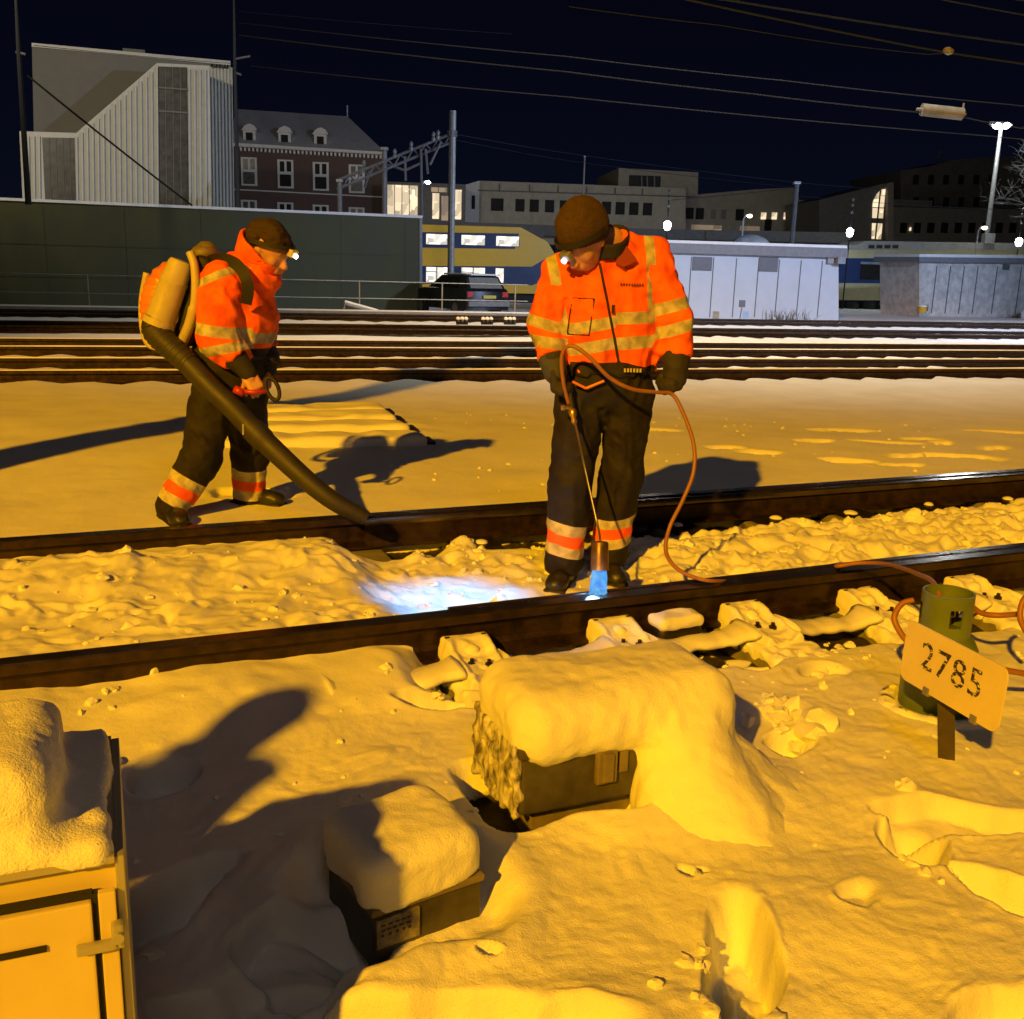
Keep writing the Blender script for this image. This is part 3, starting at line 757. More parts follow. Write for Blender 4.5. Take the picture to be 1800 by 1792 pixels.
# ================================================================== NUMBER SIGN
sg = thing('number_sign', (1.32, 2.75, 0), 'cream number plate reading 2785 on a dark steel post in front of the gas bottle', 'sign')
Tl = np.array([1.186, 2.857, .40]); Tr = np.array([1.31, 2.483, .395])
pr = nrm(Tr - Tl); dn = nrm(np.array([-.035, -.0, -1.0])); dn = nrm(dn - pr * (dn @ pr)); pn = np.cross(pr, dn); pn = -pn if pn[1] > 0 else pn
if pn[0] > 0: pn = -pn
W_, H_ = .392, .185
def rr(w, h, r, n=6):
    o = []
    for cx, cy, a0 in ((w - r, r, -90), (w - r, h - r, 0), (r, h - r, 90), (r, r, 180)):
        for i in range(n + 1):
            a = math.radians(a0 + 90 * i / n); o.append((cx + r * math.cos(a), cy + r * math.sin(a)))
    return o
mb = MB(); mb.prism(rr(W_, H_, .028), Tl + dn * 0, pr, dn, pn, -.006, 0); mb.cur = 0
pl = mb.build('plate', M['sign'], sg)
cu = bpy.data.curves.new('digits', 'FONT'); cu.body = '2785'; cu.size = .118; cu.extrude = .0006; cu.space_character = 1.12; cu.align_x = 'CENTER'; cu.align_y = 'CENTER'
tmp = bpy.data.objects.new('digits', cu); COL.objects.link(tmp)
dg = bpy.context.evaluated_depsgraph_get(); me = bpy.data.meshes.new_from_object(tmp.evaluated_get(dg)); bpy.data.objects.remove(tmp)
mc = Tl + pr * W_ * .50 + dn * H_ * .46 + pn * .0012
Mx = Matrix(((pr[0], -dn[0], pn[0], mc[0]), (pr[1], -dn[1], pn[1], mc[1]), (pr[2], -dn[2], pn[2], mc[2]), (0, 0, 0, 1)))
me.transform(Matrix.Diagonal((.96, .98, 1, 1)))
dgm, nt, b_, out_ = new_mat('stencilled_digits')
# the paint has flaked away in short horizontal scratches
N_, L_ = nt.nodes, nt.links
b_.inputs['Base Color'].default_value = (.025, .022, .02, 1); b_.inputs['Roughness'].default_value = .6
tcx = N_.new('ShaderNodeTexCoord'); mpx = N_.new('ShaderNodeMapping'); mpx.inputs['Scale'].default_value = (45, 95, 1); mpx.inputs['Rotation'].default_value = (0, 0, .5)
nz = N_.new('ShaderNodeTexNoise'); nz.inputs['Scale'].default_value = 1.1; nz.inputs['Detail'].default_value = 3
L_.new(tcx.outputs['Object'], mpx.inputs[0]); L_.new(mpx.outputs[0], nz.inputs['Vector'])
crx = N_.new('ShaderNodeValToRGB'); crx.color_ramp.elements[0].position = .53; crx.color_ramp.elements[1].position = .60
crx.color_ramp.elements[0].color = (.02, .018, .016, 1); crx.color_ramp.elements[1].color = (.66, .60, .46, 1)
L_.new(nz.outputs['Fac'], crx.inputs[0]); L_.new(crx.outputs[0], b_.inputs['Base Color'])
do = bpy.data.objects.new('digits', me); COL.objects.link(do); me.materials.clear(); me.materials.append(dgm); do.matrix_world = Mx
do.parent = pl; do.matrix_parent_inverse = pl.matrix_world.inverted()
mb = MB(); pb = np.array([1.318, 2.745, -.12])
ptop = Tl + pr * W_ * .36 + dn * .05 - pn * .022
pt2 = np.array([ptop[0], ptop[1], .36]); pax = pr; pay = nrm(np.cross(UZ, pr))
ctr = (pb + pt2) / 2; dirz = nrm(pt2 - pb); L2 = np.linalg.norm(pt2 - pb) / 2
pcx = nrm(np.array([.93, -.37, 0])); pcy = np.cross(dirz, pcx)
mb.obox(ctr, pcx, pcy, dirz, .023, .004, L2); mb.obox(ctr + pcx * .021 + pcy * .018, pcx, pcy, dirz, .003, .017, L2)
mb.build('post', M['post'], sg)
for q in (.30, .78):
    mb = MB(); mb.obox(Tl + pr * W_ * q + dn * (H_ - .004) - pn * .006, pr, dn, pn, .012, .012, .010, .002); mb.build('clip', M['galv'], pl)
# ================================================================== GAS BOTTLE
GB = G(1641, 1245, .0); GB[2] = -.07
gb = thing('gas_bottle', GB, 'green gas bottle with a handled collar standing in the snow behind the number sign', 'gas bottle')
mb = MB(); R_ = .114
mb.lathe(GB, UZ, [(0, .09), (.01, R_ * .95), (.03, R_), (.26, R_), (.29, R_ * .97), (.32, R_ * .84), (.345, R_ * .6), (.352, .05)], 40); mb.build('cylinder', M['bottle'], gb, smooth=True, angle=40)
mb = MB(); rc = .080; z0, z1 = .325, .475
n = 48; vs = []; fs = []
lay = [(z0, rc), (z1, rc), (z1 + .002, rc - .003), (z1, rc - .006), (z0, rc - .006)]
holes = [(-2.35, -1.75), (-.95, .15)]
cam_dir = math.atan2(-GB[1], -GB[0])
zz = [z0, z0 + .05, z1 - .04, z1]
def inhole(a): 
    a = (a - cam_dir + PI) % (2 * PI) - PI
    return (.12 < a < .75) or (-1.6 < a < -1.15) or (2 < a < 2.6)
for sgn, r0 in ((0, rc), (1, rc - .006)):
    for zq in zz:
        for j in range(n):
            a = 2 * PI * j / n; vs.append(GB + np.array([r0 * math.cos(a), r0 * math.sin(a), zq]))
def vi(sg_, zi, j): return (sg_ * len(zz) + zi) * n + j % n
for j in range(n):
    for zi in range(3):
        hole = zi == 1 and inhole(2 * PI * (j + .5) / n)
        if hole: 
            fs.append((vi(0, 1, j), vi(0, 1, j + 1), vi(1, 1, j + 1), vi(1, 1, j))); fs.append((vi(0, 2, j), vi(1, 2, j), vi(1, 2, j + 1), vi(0, 2, j + 1)))
            continue
        fs.append((vi(0, zi, j), vi(0, zi, j + 1), vi(0, zi + 1, j + 1), vi(0, zi + 1, j)))
        fs.append((vi(1, zi, j), vi(1, zi + 1, j), vi(1, zi + 1, j + 1), vi(1, zi, j + 1)))
    fs.append((vi(0, 3, j), vi(0, 3, j + 1), vi(1, 3, j + 1), vi(1, 3, j)))
mb.add(vs, fs); mb.build('collar', M['bottle'], gb, smooth=True, angle=50)
mb = MB(); mb.lathe(GB + UZ * .34, UZ, [(0, .02), (.05, .018), (.055, .028), (.085, .028), (.09, .01)], 14); mb.tube([GB + np.array([0, 0, .375]), GB + np.array([-.03, -.04, .378])], .01, 8)
mb.build('valve', M['brass'], gb, smooth=True, angle=40)
def snowring(X, Y, Z):
    r = np.hypot(X - GB[0], Y - GB[1]); a = np.arctan2(Y - GB[1], X - GB[0])
    d = np.hypot(r - .15, (Z - (.0)) * 1.0) - (.028 + .010 * vnoise(np.cos(a) * 3, np.sin(a) * 3, seed=3))
    return d + .004 * vnoise(X * 40, Y * 40, Z * 40)
# (the sunk foot of the bottle is ringed by pushed-up snow)
P, Q = surfnet(snowring, GB - [.22, .22, .02], GB + [.22, .22, .1], .008)
tag(net_object('snow_ring', P, Q, M['snow']), 'low ring of pushed-up snow round the foot of the green gas bottle', 'snow')
# ================================================================== BURIED SLEEPERS BEYOND
names = ['farthest', 'second farthest', 'second nearest', 'nearest']
for i, (u, v) in enumerate([(690, 735), (708, 749), (731, 766), (760, 788)]):
    e = G(u, v, .07); r_ = thing('buried_sleeper', (e[0], e[1], -.05), 'snow-buried sleeper with its dark end showing, %s of the four in the row' % names[i], 'sleeper', 'buried sleepers beyond the track')
    L = .8
    mb = MB(); c = np.array([e[0], e[1], .03]) - AX2 * L; c[2] = .055; mb.obox(c, AX2, NX2, UZ, L, .12, .085, .01); mb.build('beam', M['steel_dark'], r_)
    P, Q = surfnet(lambda X, Y, Z: s_box(c + UZ * .085 - AX2 * .07, AX2, NX2, UZ, L + .0, .17, .05, .045)(X, Y, Z) + .02 * vnoise(X * 7, Y * 7, Z * 7, seed=i), c - [L + .1, .7, .06], c + [L + .1, .7, .2], .022)
    net_object('snow_layer', P, Q, M['snow'], r_)
for i, (u, v) in enumerate([(38, 748), (180, 742)]):
    e = G(u, v, .05); mb = MB(); mb.obox((e[0], e[1], .03), AX2, NX2, UZ, .08 if i == 0 else .05, .06, .05, .01)
    tag(mb.build('steel_stub', M['steel_dark']), ['dark steel stub poking out of the snow at the far left', 'small dark steel stub in the snow left of the blower worker'][i], 'stub')
# ================================================================== CLODS OF DUG SNOW (uncountable)
def clods():
    rng = np.random.default_rng(5)
    mb = MB()
    base = bmesh.new(); bmesh.ops.create_icosphere(base, subdivisions=2, radius=1)
    BV = np.array([v.co[:] for v in base.verts]); BF = [[v.index for v in f.verts] for f in base.faces]; base.free()
    pos = []
    def scat(n, s0, s1, t0, t1, r0, r1):
        for _ in range(n):
            s = rng.uniform(s0, s1); t = rng.uniform(t0, t1); pos.append((*(A1 * s + N1 * t), r0 * (r1 / r0) ** rng.random() ** 1.6))
    scat(170, -2.2, 1.2, T1 + .08, T2 - .12, .005, .028)
    scat(260, 2.3, 6.5, T1 + .10, T2 - .2, .006, .038)
    scat(120, 1.2, 2.3, T1 + .3, T2 - .1, .006, .03)
    scat(90, 1.0, 5, T2 - .3, T2 - .1, .01, .035)
    scat(130, 1.0, 4.5, T1 - .6, T1 - .1, .005, .02)
    scat(60, 1.45, 1.9, T1 + .12, T1 + .3, .008, .025)
    scat(110, 1.5, 4.2, T1 - 1.6, T1 - .6, .005, .026)
    scat(40, -.3, 1.2, T1 - 1.2, T1 - .2, .005, .02)
    for u, v, n, sp, r in ((1390, 1270, 16, .06, .055), (1360, 1240, 5, .03, .05), (1640, 1500, 8, .04, .03), (1250, 1700, 6, .03, .03), (1600, 1540, 7, .05, .02), (1280, 1760, 8, .06, .02), (300, 1650, 3, .05, .02), (850, 1455, 6, .05, .02), (160, 1225, 7, .10, .025), (1420, 1140, 12, .12, .025), (460, 900, 12, .12, .02), (1230, 1145, 6, .06, .02)):
        g = G(u, v, 0)
        for _ in range(n): pos.append((g[0] + rng.normal() * sp, g[1] + rng.normal() * sp, r * rng.uniform(.4, 1)))
    for _ in range(90):
        x = rng.uniform(-1, 5); y = rng.uniform(5.6, 9.5)
        if x * N1[0] + y * N1[1] > T2 + .15: pos.append((x, y, rng.uniform(.005, .016)))
    xs = np.array([p[0] for p in pos]); ys = np.array([p[1] for p in pos]); hs = H(xs, ys)
    for i, (x, y, r) in enumerate(pos):
        q = BV * (1 + .5 * vnoise(BV[:, 0] * 1.9 + i, BV[:, 1] * 1.9, BV[:, 2] * 1.9)[:, None])
        q = q * rng.uniform(.7, 1.3, 3) * r
        th = rng.uniform(0, 6.28); c, s_ = math.cos(th), math.sin(th)
        q = np.stack([q[:, 0] * c - q[:, 1] * s_, q[:, 0] * s_ + q[:, 1] * c, q[:, 2]], 1)
        mb.add(q * [1, 1, .75] + [x, y, hs[i] + r * .1], BF)
    o = mb.build('snow_clods', M['snow'], None, smooth=True, angle=35)
    tag(o, 'loose clods and crumbs of dug-out snow scattered round the rails', 'snow clods', kind='stuff')
clods()
# ================================================================== BACKGROUND
class PL:
    """a vertical plane; features are measured on it and given real thickness"""
    def __init__(s, u, v, Y, deg=0):
        s.o = at(u, v, Y); a = math.radians(deg); s.a = np.array([math.cos(a), math.sin(a), 0]); s.n = np.array([math.sin(a), -math.cos(a), 0])
    def q(s, u, v):
        d = ray(u, v); c = np.array([0, 0, CAM_H]); t = ((s.o - c) @ s.n) / (d @ s.n); p = c + d * t
        return (p - s.o) @ s.a, p[2]
    def w(s, a, z, d=0): p = s.o + s.a * a + s.n * d; return np.array([p[0], p[1], z])
    def pt(s, u, v, d=0): return s.w(*s.q(u, v), d)
    def poly(s, mb, px, d0, d1): mb.prism([s.q(*p) for p in px], (s.o[0], s.o[1], 0), s.a, UZ, s.n, d0, d1)
    def rect(s, mb, u0, v0, u1, v1, d0, d1, inset=0):
        um, vm = (u0 + u1) / 2, (v0 + v1) / 2
        a0 = s.q(u0, vm)[0]; a1 = s.q(u1, vm)[0]; z1 = s.q(um, v0)[1]; z0 = s.q(um, v1)[1]
        c = s.w((a0 + a1) / 2, (z0 + z1) / 2, (d0 + d1) / 2)
        mb.obox(c, s.a, s.n, UZ, abs(a1 - a0) / 2 - inset, abs(d1 - d0) / 2, abs(z1 - z0) / 2 - inset)
    def arect(s, mb, a0, a1, z0, z1, d0, d1):
        mb.obox(s.w((a0 + a1) / 2, (z0 + z1) / 2, (d0 + d1) / 2), s.a, s.n, UZ, abs(a1 - a0) / 2, abs(d1 - d0) / 2, abs(z1 - z0) / 2)
M['clad'] = pmat('white_ribbed_cladding', (.60, .58, .50), .5, .1, .12, 3, 0)
M['cladwall'] = pmat('beige_wall_shade_tone', (.20, .185, .15), .7, 0, .12, 2, 0)  # darker tone paints in the shade lying on the upper wall
M['glassdark'] = pmat('dark_glazing', (.022, .02, .02), .6, 0, .5, 4, 0, spec=.1)
M['glassmid'] = pmat('curtained_glazing', (.10, .09, .07), .35, 0, .5, 3, 0)
M['noise'] = pmat('green_noise_barrier', (.042, .044, .010), .7, 0, .35, 1.1, .2, 30, color2=(.028, .029, .008), stretch=(1, 1, .35))
M['shedw'] = pmat('white_shed_panels', (.42, .50, .62), .5, 0, .06, 2, .05, 40)
M['shedg'] = pmat('grimy_grey_shed', (.60, .60, .60), .7, 0, .35, 3, .1, 40)
M['shedroof'] = pmat('grey_roof_edge', (.2, .21, .24), .6, 0, .2)
M['vent'] = pmat('grey_louvre', (.13, .14, .17), .6, .2, .2, 8)
M['yellow'] = pmat('train_yellow', (.75, .46, .03), .35, 0, .06, 3, 0)
M['blue'] = pmat('train_blue', (.012, .035, .14), .35, 0, .15, 3, 0)
M['creamtrain'] = pmat('cream_carriage_paint', (.5, .46, .27), .4, 0, .12, 3, 0)
M['roofgrey'] = pmat('train_roof_grey', (.28, .28, .27), .6, 0, .2, 3, 0)
M['under'] = pmat('underframe_black', (.012, .011, .01), .7, 0, .5, 6)
M['brick'] = pmat('dark_red_brick', (.105, .062, .05), .8, 0, .35, 20, 0)
M['slate'] = pmat('frosted_slate_roof', (.46, .46, .50), .7, 0, .2, 4, 0)
M['trim'] = pmat('pale_painted_trim', (.6, .58, .55), .6, 0, .15, 6, 0)
M['office'] = pmat('beige_concrete_facade', (.32, .29, .24), .8, 0, .18, 2, 0)
M['officedark'] = pmat('dark_roof_plant', (.10, .095, .09), .7, 0, .3, 4, 0)
M['tower'] = pmat('dim_tower_facade', (.16, .14, .12), .8, 0, .25, 2, 0)
M['lit'] = emat('lit_warm_window', (1, .78, .50), 1.1, (1.6, 1.6, 1.3))
M['litwhite'] = emat('lit_train_window', (1, .93, .78), 1.5, (2.2, 2.2, 3.0))
M['litdim'] = emat('dim_lit_window', (1, .70, .42), .30, (.8, .8, .8))
M['lamp'] = emat('white_lamp', (.95, 1, .93), 30)
M['lampcool'] = emat('cool_lamp', (.6, .9, 1), 18)
M['lampwarm'] = emat('warm_lamp', (1, .85, .6), 12)
M['car'] = pmat('dark_car_paint', (.016, .018, .024), .3, .3, .2, 4, 0, coat=.6)
M['carglass'] = pmat('frosted_rear_glass', (.16, .17, .18), .5, 0, .2, 8, 0)
M['tyre'] = pmat('tyre', (.015, .015, .015), .8)
M['plateyellow'] = pmat('yellow_plate', (.45, .38, .05), .5)
M['tail'] = pmat('tail_light', (.4, .03, .03), .3)
M['wire'] = pmat('frosted_wire', (.002, .008, .022), .9, 0, .2, 6, 0)
M['barktwig'] = pmat('frosted_bark', (.16, .16, .17), .8, 0, .4, 8)
M['pole_dark'] = pmat('dark_pole', (.018, .020, .026), .8, 0)
M['bucket'] = pmat('yellow_bucket', (.6, .40, .03), .5)
M['grass'] = pmat('dry_grass', (.12, .11, .07), .9)

# ---- green noise barrier
p0 = G(-40, 545.5, -.35); p1 = G(741, 551, -.35)
deg = math.degrees(math.atan2(p1[1] - p0[1], p1[0] - p0[0]))
Wp = PL(741, 551, p1[1], deg)
nb = thing('noise_barrier', Wp.pt(370, 548), 'long dark green noise barrier with a snowy top edge behind the running tracks', 'noise barrier')
a1 = 0; a0 = Wp.q(-60, 545)[0]; topz = Wp.q(741, 383)[1]; topz0 = Wp.q(0, 352)[1]
tz = (topz + topz0) / 2
mb = MB(); Wp.poly(mb, [(-60, 551), (741, 556), (741, 384), (-60, 350)], -.16, 0); mb.build('panel', M['noise'], nb)
mb = MB(); k = a0
while k < 0:
    Wp.arect(mb, k, k + .012, -.4, 2.9, .0, .012); k += 2.4
for zz_ in (.7, 1.7): Wp.arect(mb, a0, 0, zz_, zz_ + .015, .0, .02)
mb.build('panel_ribs', M['noise'], nb)
mb = MB(); Wp.poly(mb, [(-60, 350), (741, 384), (743, 379.5), (-60, 345)], -.2, .05); mb.build('snow_coping', M['snow_thin'], nb)
mb = MB(); Wp.poly(mb, [(737, 384), (742, 384), (742, 552), (737, 552)], -.18, .03); mb.build('end_post', M['galv_dim'], nb)

# ---- railing in front of the barrier
def railing():
    root = thing('railing', (*(A2 * -5 + N2 * 28.4), 0), 'thin grey tubular railing running in front of the green noise barrier and the parked car', 'railing')
    t_ = 28.45
    s_of = lambda u: None
    mbs = MB()
    zt = .92
    for z in (zt, zt * .5):
        mbs.tube([ST(-24, t_, z, A2, N2), ST(9, t_, z, A2, N2)], .014, 6)
    mbs.build('horizontal_rail', M['galv'], root)
    for u in (157, 400, 632, 777, 905):
        # where the sight line meets the railing line
        d = ray(u, 540)[:2]; k = t_ / (d @ N2); s = (d * k) @ A2
        b = MB(); b.tube([ST(s, t_, -.3, A2, N2), ST(s, t_, zt + .02, A2, N2)], .02, 6); b.build('post', M['galv'], root)
railing()
ct = MB(); ct.obox(ST(-6, 28.05, .06, A2, N2), AX2, NX2, UZ, 16, .12, .07, .02)
ctr_ = thing('cable_trough', ST(-6, 28.05, 0, A2, N2), 'low grey cable trough with a strip of snow on its lid along the far track', 'cable trough')
ct.build('trough', M['galv_dim'], ctr_)
mb = MB(); mb.obox(ST(-6, 28.05, .15, A2, N2), AX2, NX2, UZ, 16, .125, .018, .01); mb.build('snow_layer', M['snow_thin'], ctr_)
# leaning white barrier beam
bm_ = thing('fallen_beam', G(635, 548, -.1), 'snow-covered beam lying askew at the foot of the green barrier', 'beam')
Y_ = 28.2
mb = MB(); a_, b_, c_ = at(606, 534, Y_), at(664, 550, Y_ + .3), at(604, 549, Y_)
mb.tube([c_, a_, b_], .055, 6); mb.build('beam', M['galv'], bm_)
mb = MB(); mb.tube([a_ + [0, 0, .05], b_ + [0, 0, .05]], .05, 6); mb.build('snow_layer', M['snow'], bm_)

# ---- chairs with snow on the third track (bright clips)
for i, u in enumerate((812, 856, 896)):
    base = G(u, 572, .0); rt = thing('rail_clip', base, ['left', 'middle', 'right'][i] + 'most of three snowy rail clips on the dark far track between the workers', 'rail clip', 'snowy rail clips')
    for j, (du, r) in enumerate(((-7, .05), (0, .06), (7, .05))):
        mb = MB(); p = G(u + du, 571, .02); mb.lathe(p, UZ, [(0, r), (.08, r * 1.1), (.14, r * .5)], 8); mb.build('bolt', M['steel_dark'], rt)
        snow_hat(p + UZ * .12, r * .9, .07, 8, j).build('snow_cap', M['snow'], rt, smooth=True)

# ---- sheds
def shed(P_, u0, u1, vt0, vt1, vb0, vb1, seams, mat, label, roofh, D=2.6, hatches=(), vents=()):
    r_ = thing('shed', P_.pt((u0 + u1) / 2, (vb0 + vb1) / 2), label, 'shed')
    mb = MB(); P_.poly(mb, [(u0, vb0 + 6), (u1, vb1 + 6), (u1, vt1 + roofh), (u0, vt0 + roofh)], -D, 0); mb.build('wall', mat, r_)
    mb = MB(); P_.poly(mb, [(u0 - 6, vt0 + roofh), (u1 + 10, vt1 + roofh), (u1 + 10, vt1 + 3), (u0 - 6, vt0 + 3)], -D - .2, .22); rf = mb.build('roof', M['shedroof'], r_)
    mb = MB(); P_.poly(mb, [(u0 - 6, vt0 + 3), (u1 + 10, vt1 + 3), (u1 + 9, vt1 - 2), (u0 - 5, vt0 - 2)], -D - .18, .20); mb.build('snow_layer', M['snow'], rf)
    for u in seams:
        mb = MB(); f = (u - u0) / (u1 - u0); P_.rect(mb, u - .8, vt0 + (vt1 - vt0) * f + roofh + 6, u + .8, vb0 + (vb1 - vb0) * f, .0, .012)
        mb.build('panel_seam', M['vent'], r_)
    for h in hatches:
        b = MB(); P_.rect(b, *h, .0, .03); b.build('louvre', M['vent'], r_)
    return r_
b0 = G(1150, 560, -.35); b1 = G(1474, 557, -.35)
Ps = PL(1474, 557, 42, 19)
sh1 = shed(Ps, 1165, 1474, 424, 434, 559, 557, [1170, 1212, 1251, 1291, 1330, 1366, 1404, 1441], M['shedw'], 'bluish white panelled shed with snowy flat roof behind the right worker', 20,
     hatches=[(1217, 452, 1251, 476), (1333, 453, 1367, 478)])
mb = MB(); Ps.rect(mb, 1464, 452, 1477, 464, .02, .35); Ps.rect(mb, 1452, 453, 1463, 464, .02, .12); mb.build('wall_unit', M['galv'], sh1)
Ps2 = PL(1616, 551, 50, 24)
sh2 = shed(Ps2, 1616, 1850, 449, 452, 551, 553, [1642, 1666, 1690, 1714, 1748, 1790], M['shedg'], 'smaller grimy grey shed with a snowy roof at the right edge', 12, hatches=[(1762, 465, 1774, 475), (1622, 536, 1631, 547)])
# ---- small things in front of the sheds
bk = thing('bucket', Ps2.pt(1592, 548, 1), 'yellow bucket with a snow lid standing between the two sheds', 'bucket')
cbk = Ps2.pt(1592, 549, 1)
mb = MB(); mb.lathe(cbk, UZ, [(0, .20), (.30, .23)], 16); mb.build('body', M['bucket'], bk, smooth=True, angle=40)
mb = MB(); mb.lathe(cbk + UZ * .30, UZ, [(0, .24), (.06, .22), (.09, .1)], 16); mb.build('snow_cap', M['snow'], bk, smooth=True)
mk = thing('marker_post', Ps.pt(1272, 556, 1.2), 'short thin marker post with a small plate in front of the white shed', 'marker post')
mb = MB(); mb.tube([Ps.pt(1272, 558, 1.2), Ps.pt(1276, 535, 1.2)], .02, 6); mb.build('post', M['vent'], mk)
mb = MB(); Ps.rect(mb, 1271, 526, 1281, 538, 1.18, 1.22); mb.build('plate', M['vent'], mk)
def grass(us, P_, label, d, seed):
    rng = np.random.default_rng(seed); mb = MB()
    for _ in range(90):
        u = rng.uniform(*us); p = P_.pt(u, 556, d + rng.uniform(-.3, .5)); p[2] = -.38
        h = rng.uniform(.15, .6); dx = rng.normal() * .14; dy = rng.normal() * .1
        mb.tube([p, p + [dx * .4, dy * .4, h * .6], p + [dx, dy, h]], [.012, .008, .002], 4)
    tag(mb.build('dry_grass', M['grass'], None), label, 'grass', kind='stuff')
grass((1325, 1400), Ps, 'dry grass stalks poking through snow before the white shed', .8, 3)
grass((1745, 1800), Ps2, 'dry grass stalks before the grimy shed at the right edge', .8, 4)
# heaped snow along the sheds is part of the ground sheet; a low pile at the right
P, Q = surfnet(lambda X, Y, Z: s_ell(Ps2.pt(1785, 553, 1.5), AX2, NX2, UZ, 1.1, .5, .55)(X, Y, Z) + .12 * vnoise(X * 2.5, Y * 2.5, Z * 2.5), Ps2.pt(1785, 553, 1.5) - [1.6, 1, .3], Ps2.pt(1785, 553, 1.5) + [1.6, 1, 1], .09)
tag(net_object('snow_pile', P, Q, M['snow']), 'small heap of snow at the foot of the grimy shed', 'snow pile')

# ---- double-deck train
Pt = PL(745, 540, 55, 10)
t1 = thing('train', Pt.pt(860, 545), 'yellow and blue double-deck train with lit windows behind the parked car', 'train')
mb = MB(); Pt.poly(mb, [(640, 512), (968, 517), (985, 500), (990, 470), (962, 425), (915, 400), (640, 392)], -2.7, 0); mb.build('body', M['yellow'], t1)
mb = MB(); Pt.poly(mb, [(640, 434), (905, 438), (912, 411), (640, 407)], .0, .02)
Pt.poly(mb, [(640, 498), (935, 502), (992, 480), (992, 446), (975, 446), (935, 469), (640, 467)], .0, .02); mb.build('blue_band', M['blue'], t1)
mb = MB(); Pt.poly(mb, [(640, 392), (915, 400), (955, 420), (955, 412), (918, 394), (640, 385)], -2.6, -.1); mb.build('roof', M['officedark'], t1)
mb = MB(); Pt.rect(mb, 640, 513, 965, 545, -2.4, -.3); mb.build('underframe', M['under'], t1)
for u in (760, 800, 930, 955):
    mb = MB(); p = Pt.pt(u, 536, -.25); mb.lathe(p, Pt.n, [(0, .42), (.1, .42), (.1, .15), (.2, .12)], 20); mb.build('wheel', M['pole_dark'], t1)
for (u0, v0, u1, v1) in ((690, 410, 738, 429), (749, 412, 786, 430), (811, 414, 852, 431), (872, 416, 912, 433), (690, 469, 738, 495), (749, 470, 786, 496), (811, 471, 852, 497), (871, 472, 885, 497)):
    b = MB(); Pt.rect(b, u0 - 1, v0 - 1, u1 + 1, v1 + 1, .02, .035); w_ = b.build('window_frame', M['blue'], t1)
    b = MB(); Pt.rect(b, u0, v0, u1, v1, .03, .045); b.build('pane', M['litwhite'], w_)
    if u1 - u0 > 30 and v1 - v0 > 20:
        b = MB(); Pt.rect(b, (u0 + u1) / 2 - 1, v0, (u0 + u1) / 2 + 1, v1, .046, .06); Pt.rect(b, u0, v0 + 7, (u0 + u1) / 2, v0 + 8.5, .046, .06); b.build('mullion', M['galv'], w_)
# ---- single-deck train (right)
Pt2 = PL(1480, 540, 62, 10)
t2_ = thing('train', Pt2.pt(1560, 545), 'cream and blue railway carriage seen in the gap between the two sheds', 'train')
mb = MB(); Pt2.poly(mb, [(1400, 527), (1900, 532), (1900, 438), (1400, 438)], -2.8, 0); mb.build('body', M['creamtrain'], t2_)
mb = MB(); Pt2.poly(mb, [(1400, 497), (1900, 502), (1900, 455), (1400, 454)], .0, .02); mb.build('blue_band', M['blue'], t2_)
mb = MB(); Pt2.poly(mb, [(1395, 439), (1900, 440), (1900, 432), (1800, 428), (1520, 424), (1505, 431), (1395, 430)], -2.7, .05); rf = mb.build('roof', M['roofgrey'], t2_)
for u in (1526, 1540, 1554, 1568):
    b = MB(); Pt2.rect(b, u, 431, u + 10, 437, .05, .08); b.build('roof_vent', M['under'], rf)
mb = MB(); Pt2.rect(mb, 1400, 528, 1900, 546, -2.4, -.3); mb.build('underframe', M['under'], t2_)
for (u0, u1) in ((1512, 1552), (1562, 1606), (1640, 1690)):
    b = MB(); Pt2.rect(b, u0, 466, u1, 492, .02, .05); w_ = b.build('window', M['glassdark'], t2_)
    b = MB(); Pt2.rect(b, u0, 461, u1, 465, .02, .07); b.build('rain_strip', M['galv'], w_)
mb = MB(); Pt2.rect(mb, 1548, 503, 1566, 512, .02, .03); Pt2.rect(mb, 1551, 506, 1563, 509, .03, .034); mb.build('emblem', M['officedark'], t2_)
for u in (1500, 1530, 1585):
    mb = MB(); mb.lathe(Pt2.pt(u, 538, -.2), Pt2.n, [(0, .42), (.1, .42), (.2, .12)], 20); mb.build('wheel', M['pole_dark'], t2_)
mb = MB(); [Pt2.rect(mb, u, 532, u + 14, 537, -.25, -.1) for u in (1527, 1548)]; mb.build('brake_gear', M['galv_dim'], t2_)
# pale locomotive hood peeking over the shed
P, Q = surfnet(lambda X, Y, Z: s_ell(Ps.pt(1460, 432, -6), Ps.a, Ps.n, UZ, .95, .8, .55)(X, Y, Z), Ps.pt(1460, 432, -6) - [1.2, 1.2, .6], Ps.pt(1460, 432, -6) + [1.2, 1.2, .7], .08)
tag(net_object('tank_dome', P, Q, M['shedg']), 'pale rounded dome showing just above the white shed roof', 'dome')

# ---- platform canopy
Pc = PL(1100, 410, 66, 12)
pcn = thing('platform_canopy', Pc.pt(1100, 430), 'long dark station platform canopy behind the trains', 'canopy')
mb = MB(); Pc.poly(mb, [(560, 404), (1490, 428), (1490, 409), (1150, 403), (745, 388), (560, 380)], -6, 0); mb.build('roof', M['officedark'], pcn)
for u in (1000, 1190, 1300, 1420):
    b = MB(); b.tube([Pc.pt(u, 420, -3), Pc.w(Pc.q(u, 420)[0], -.4, -3)], .12, 8); b.build('column', M['pole_dark'], pcn)

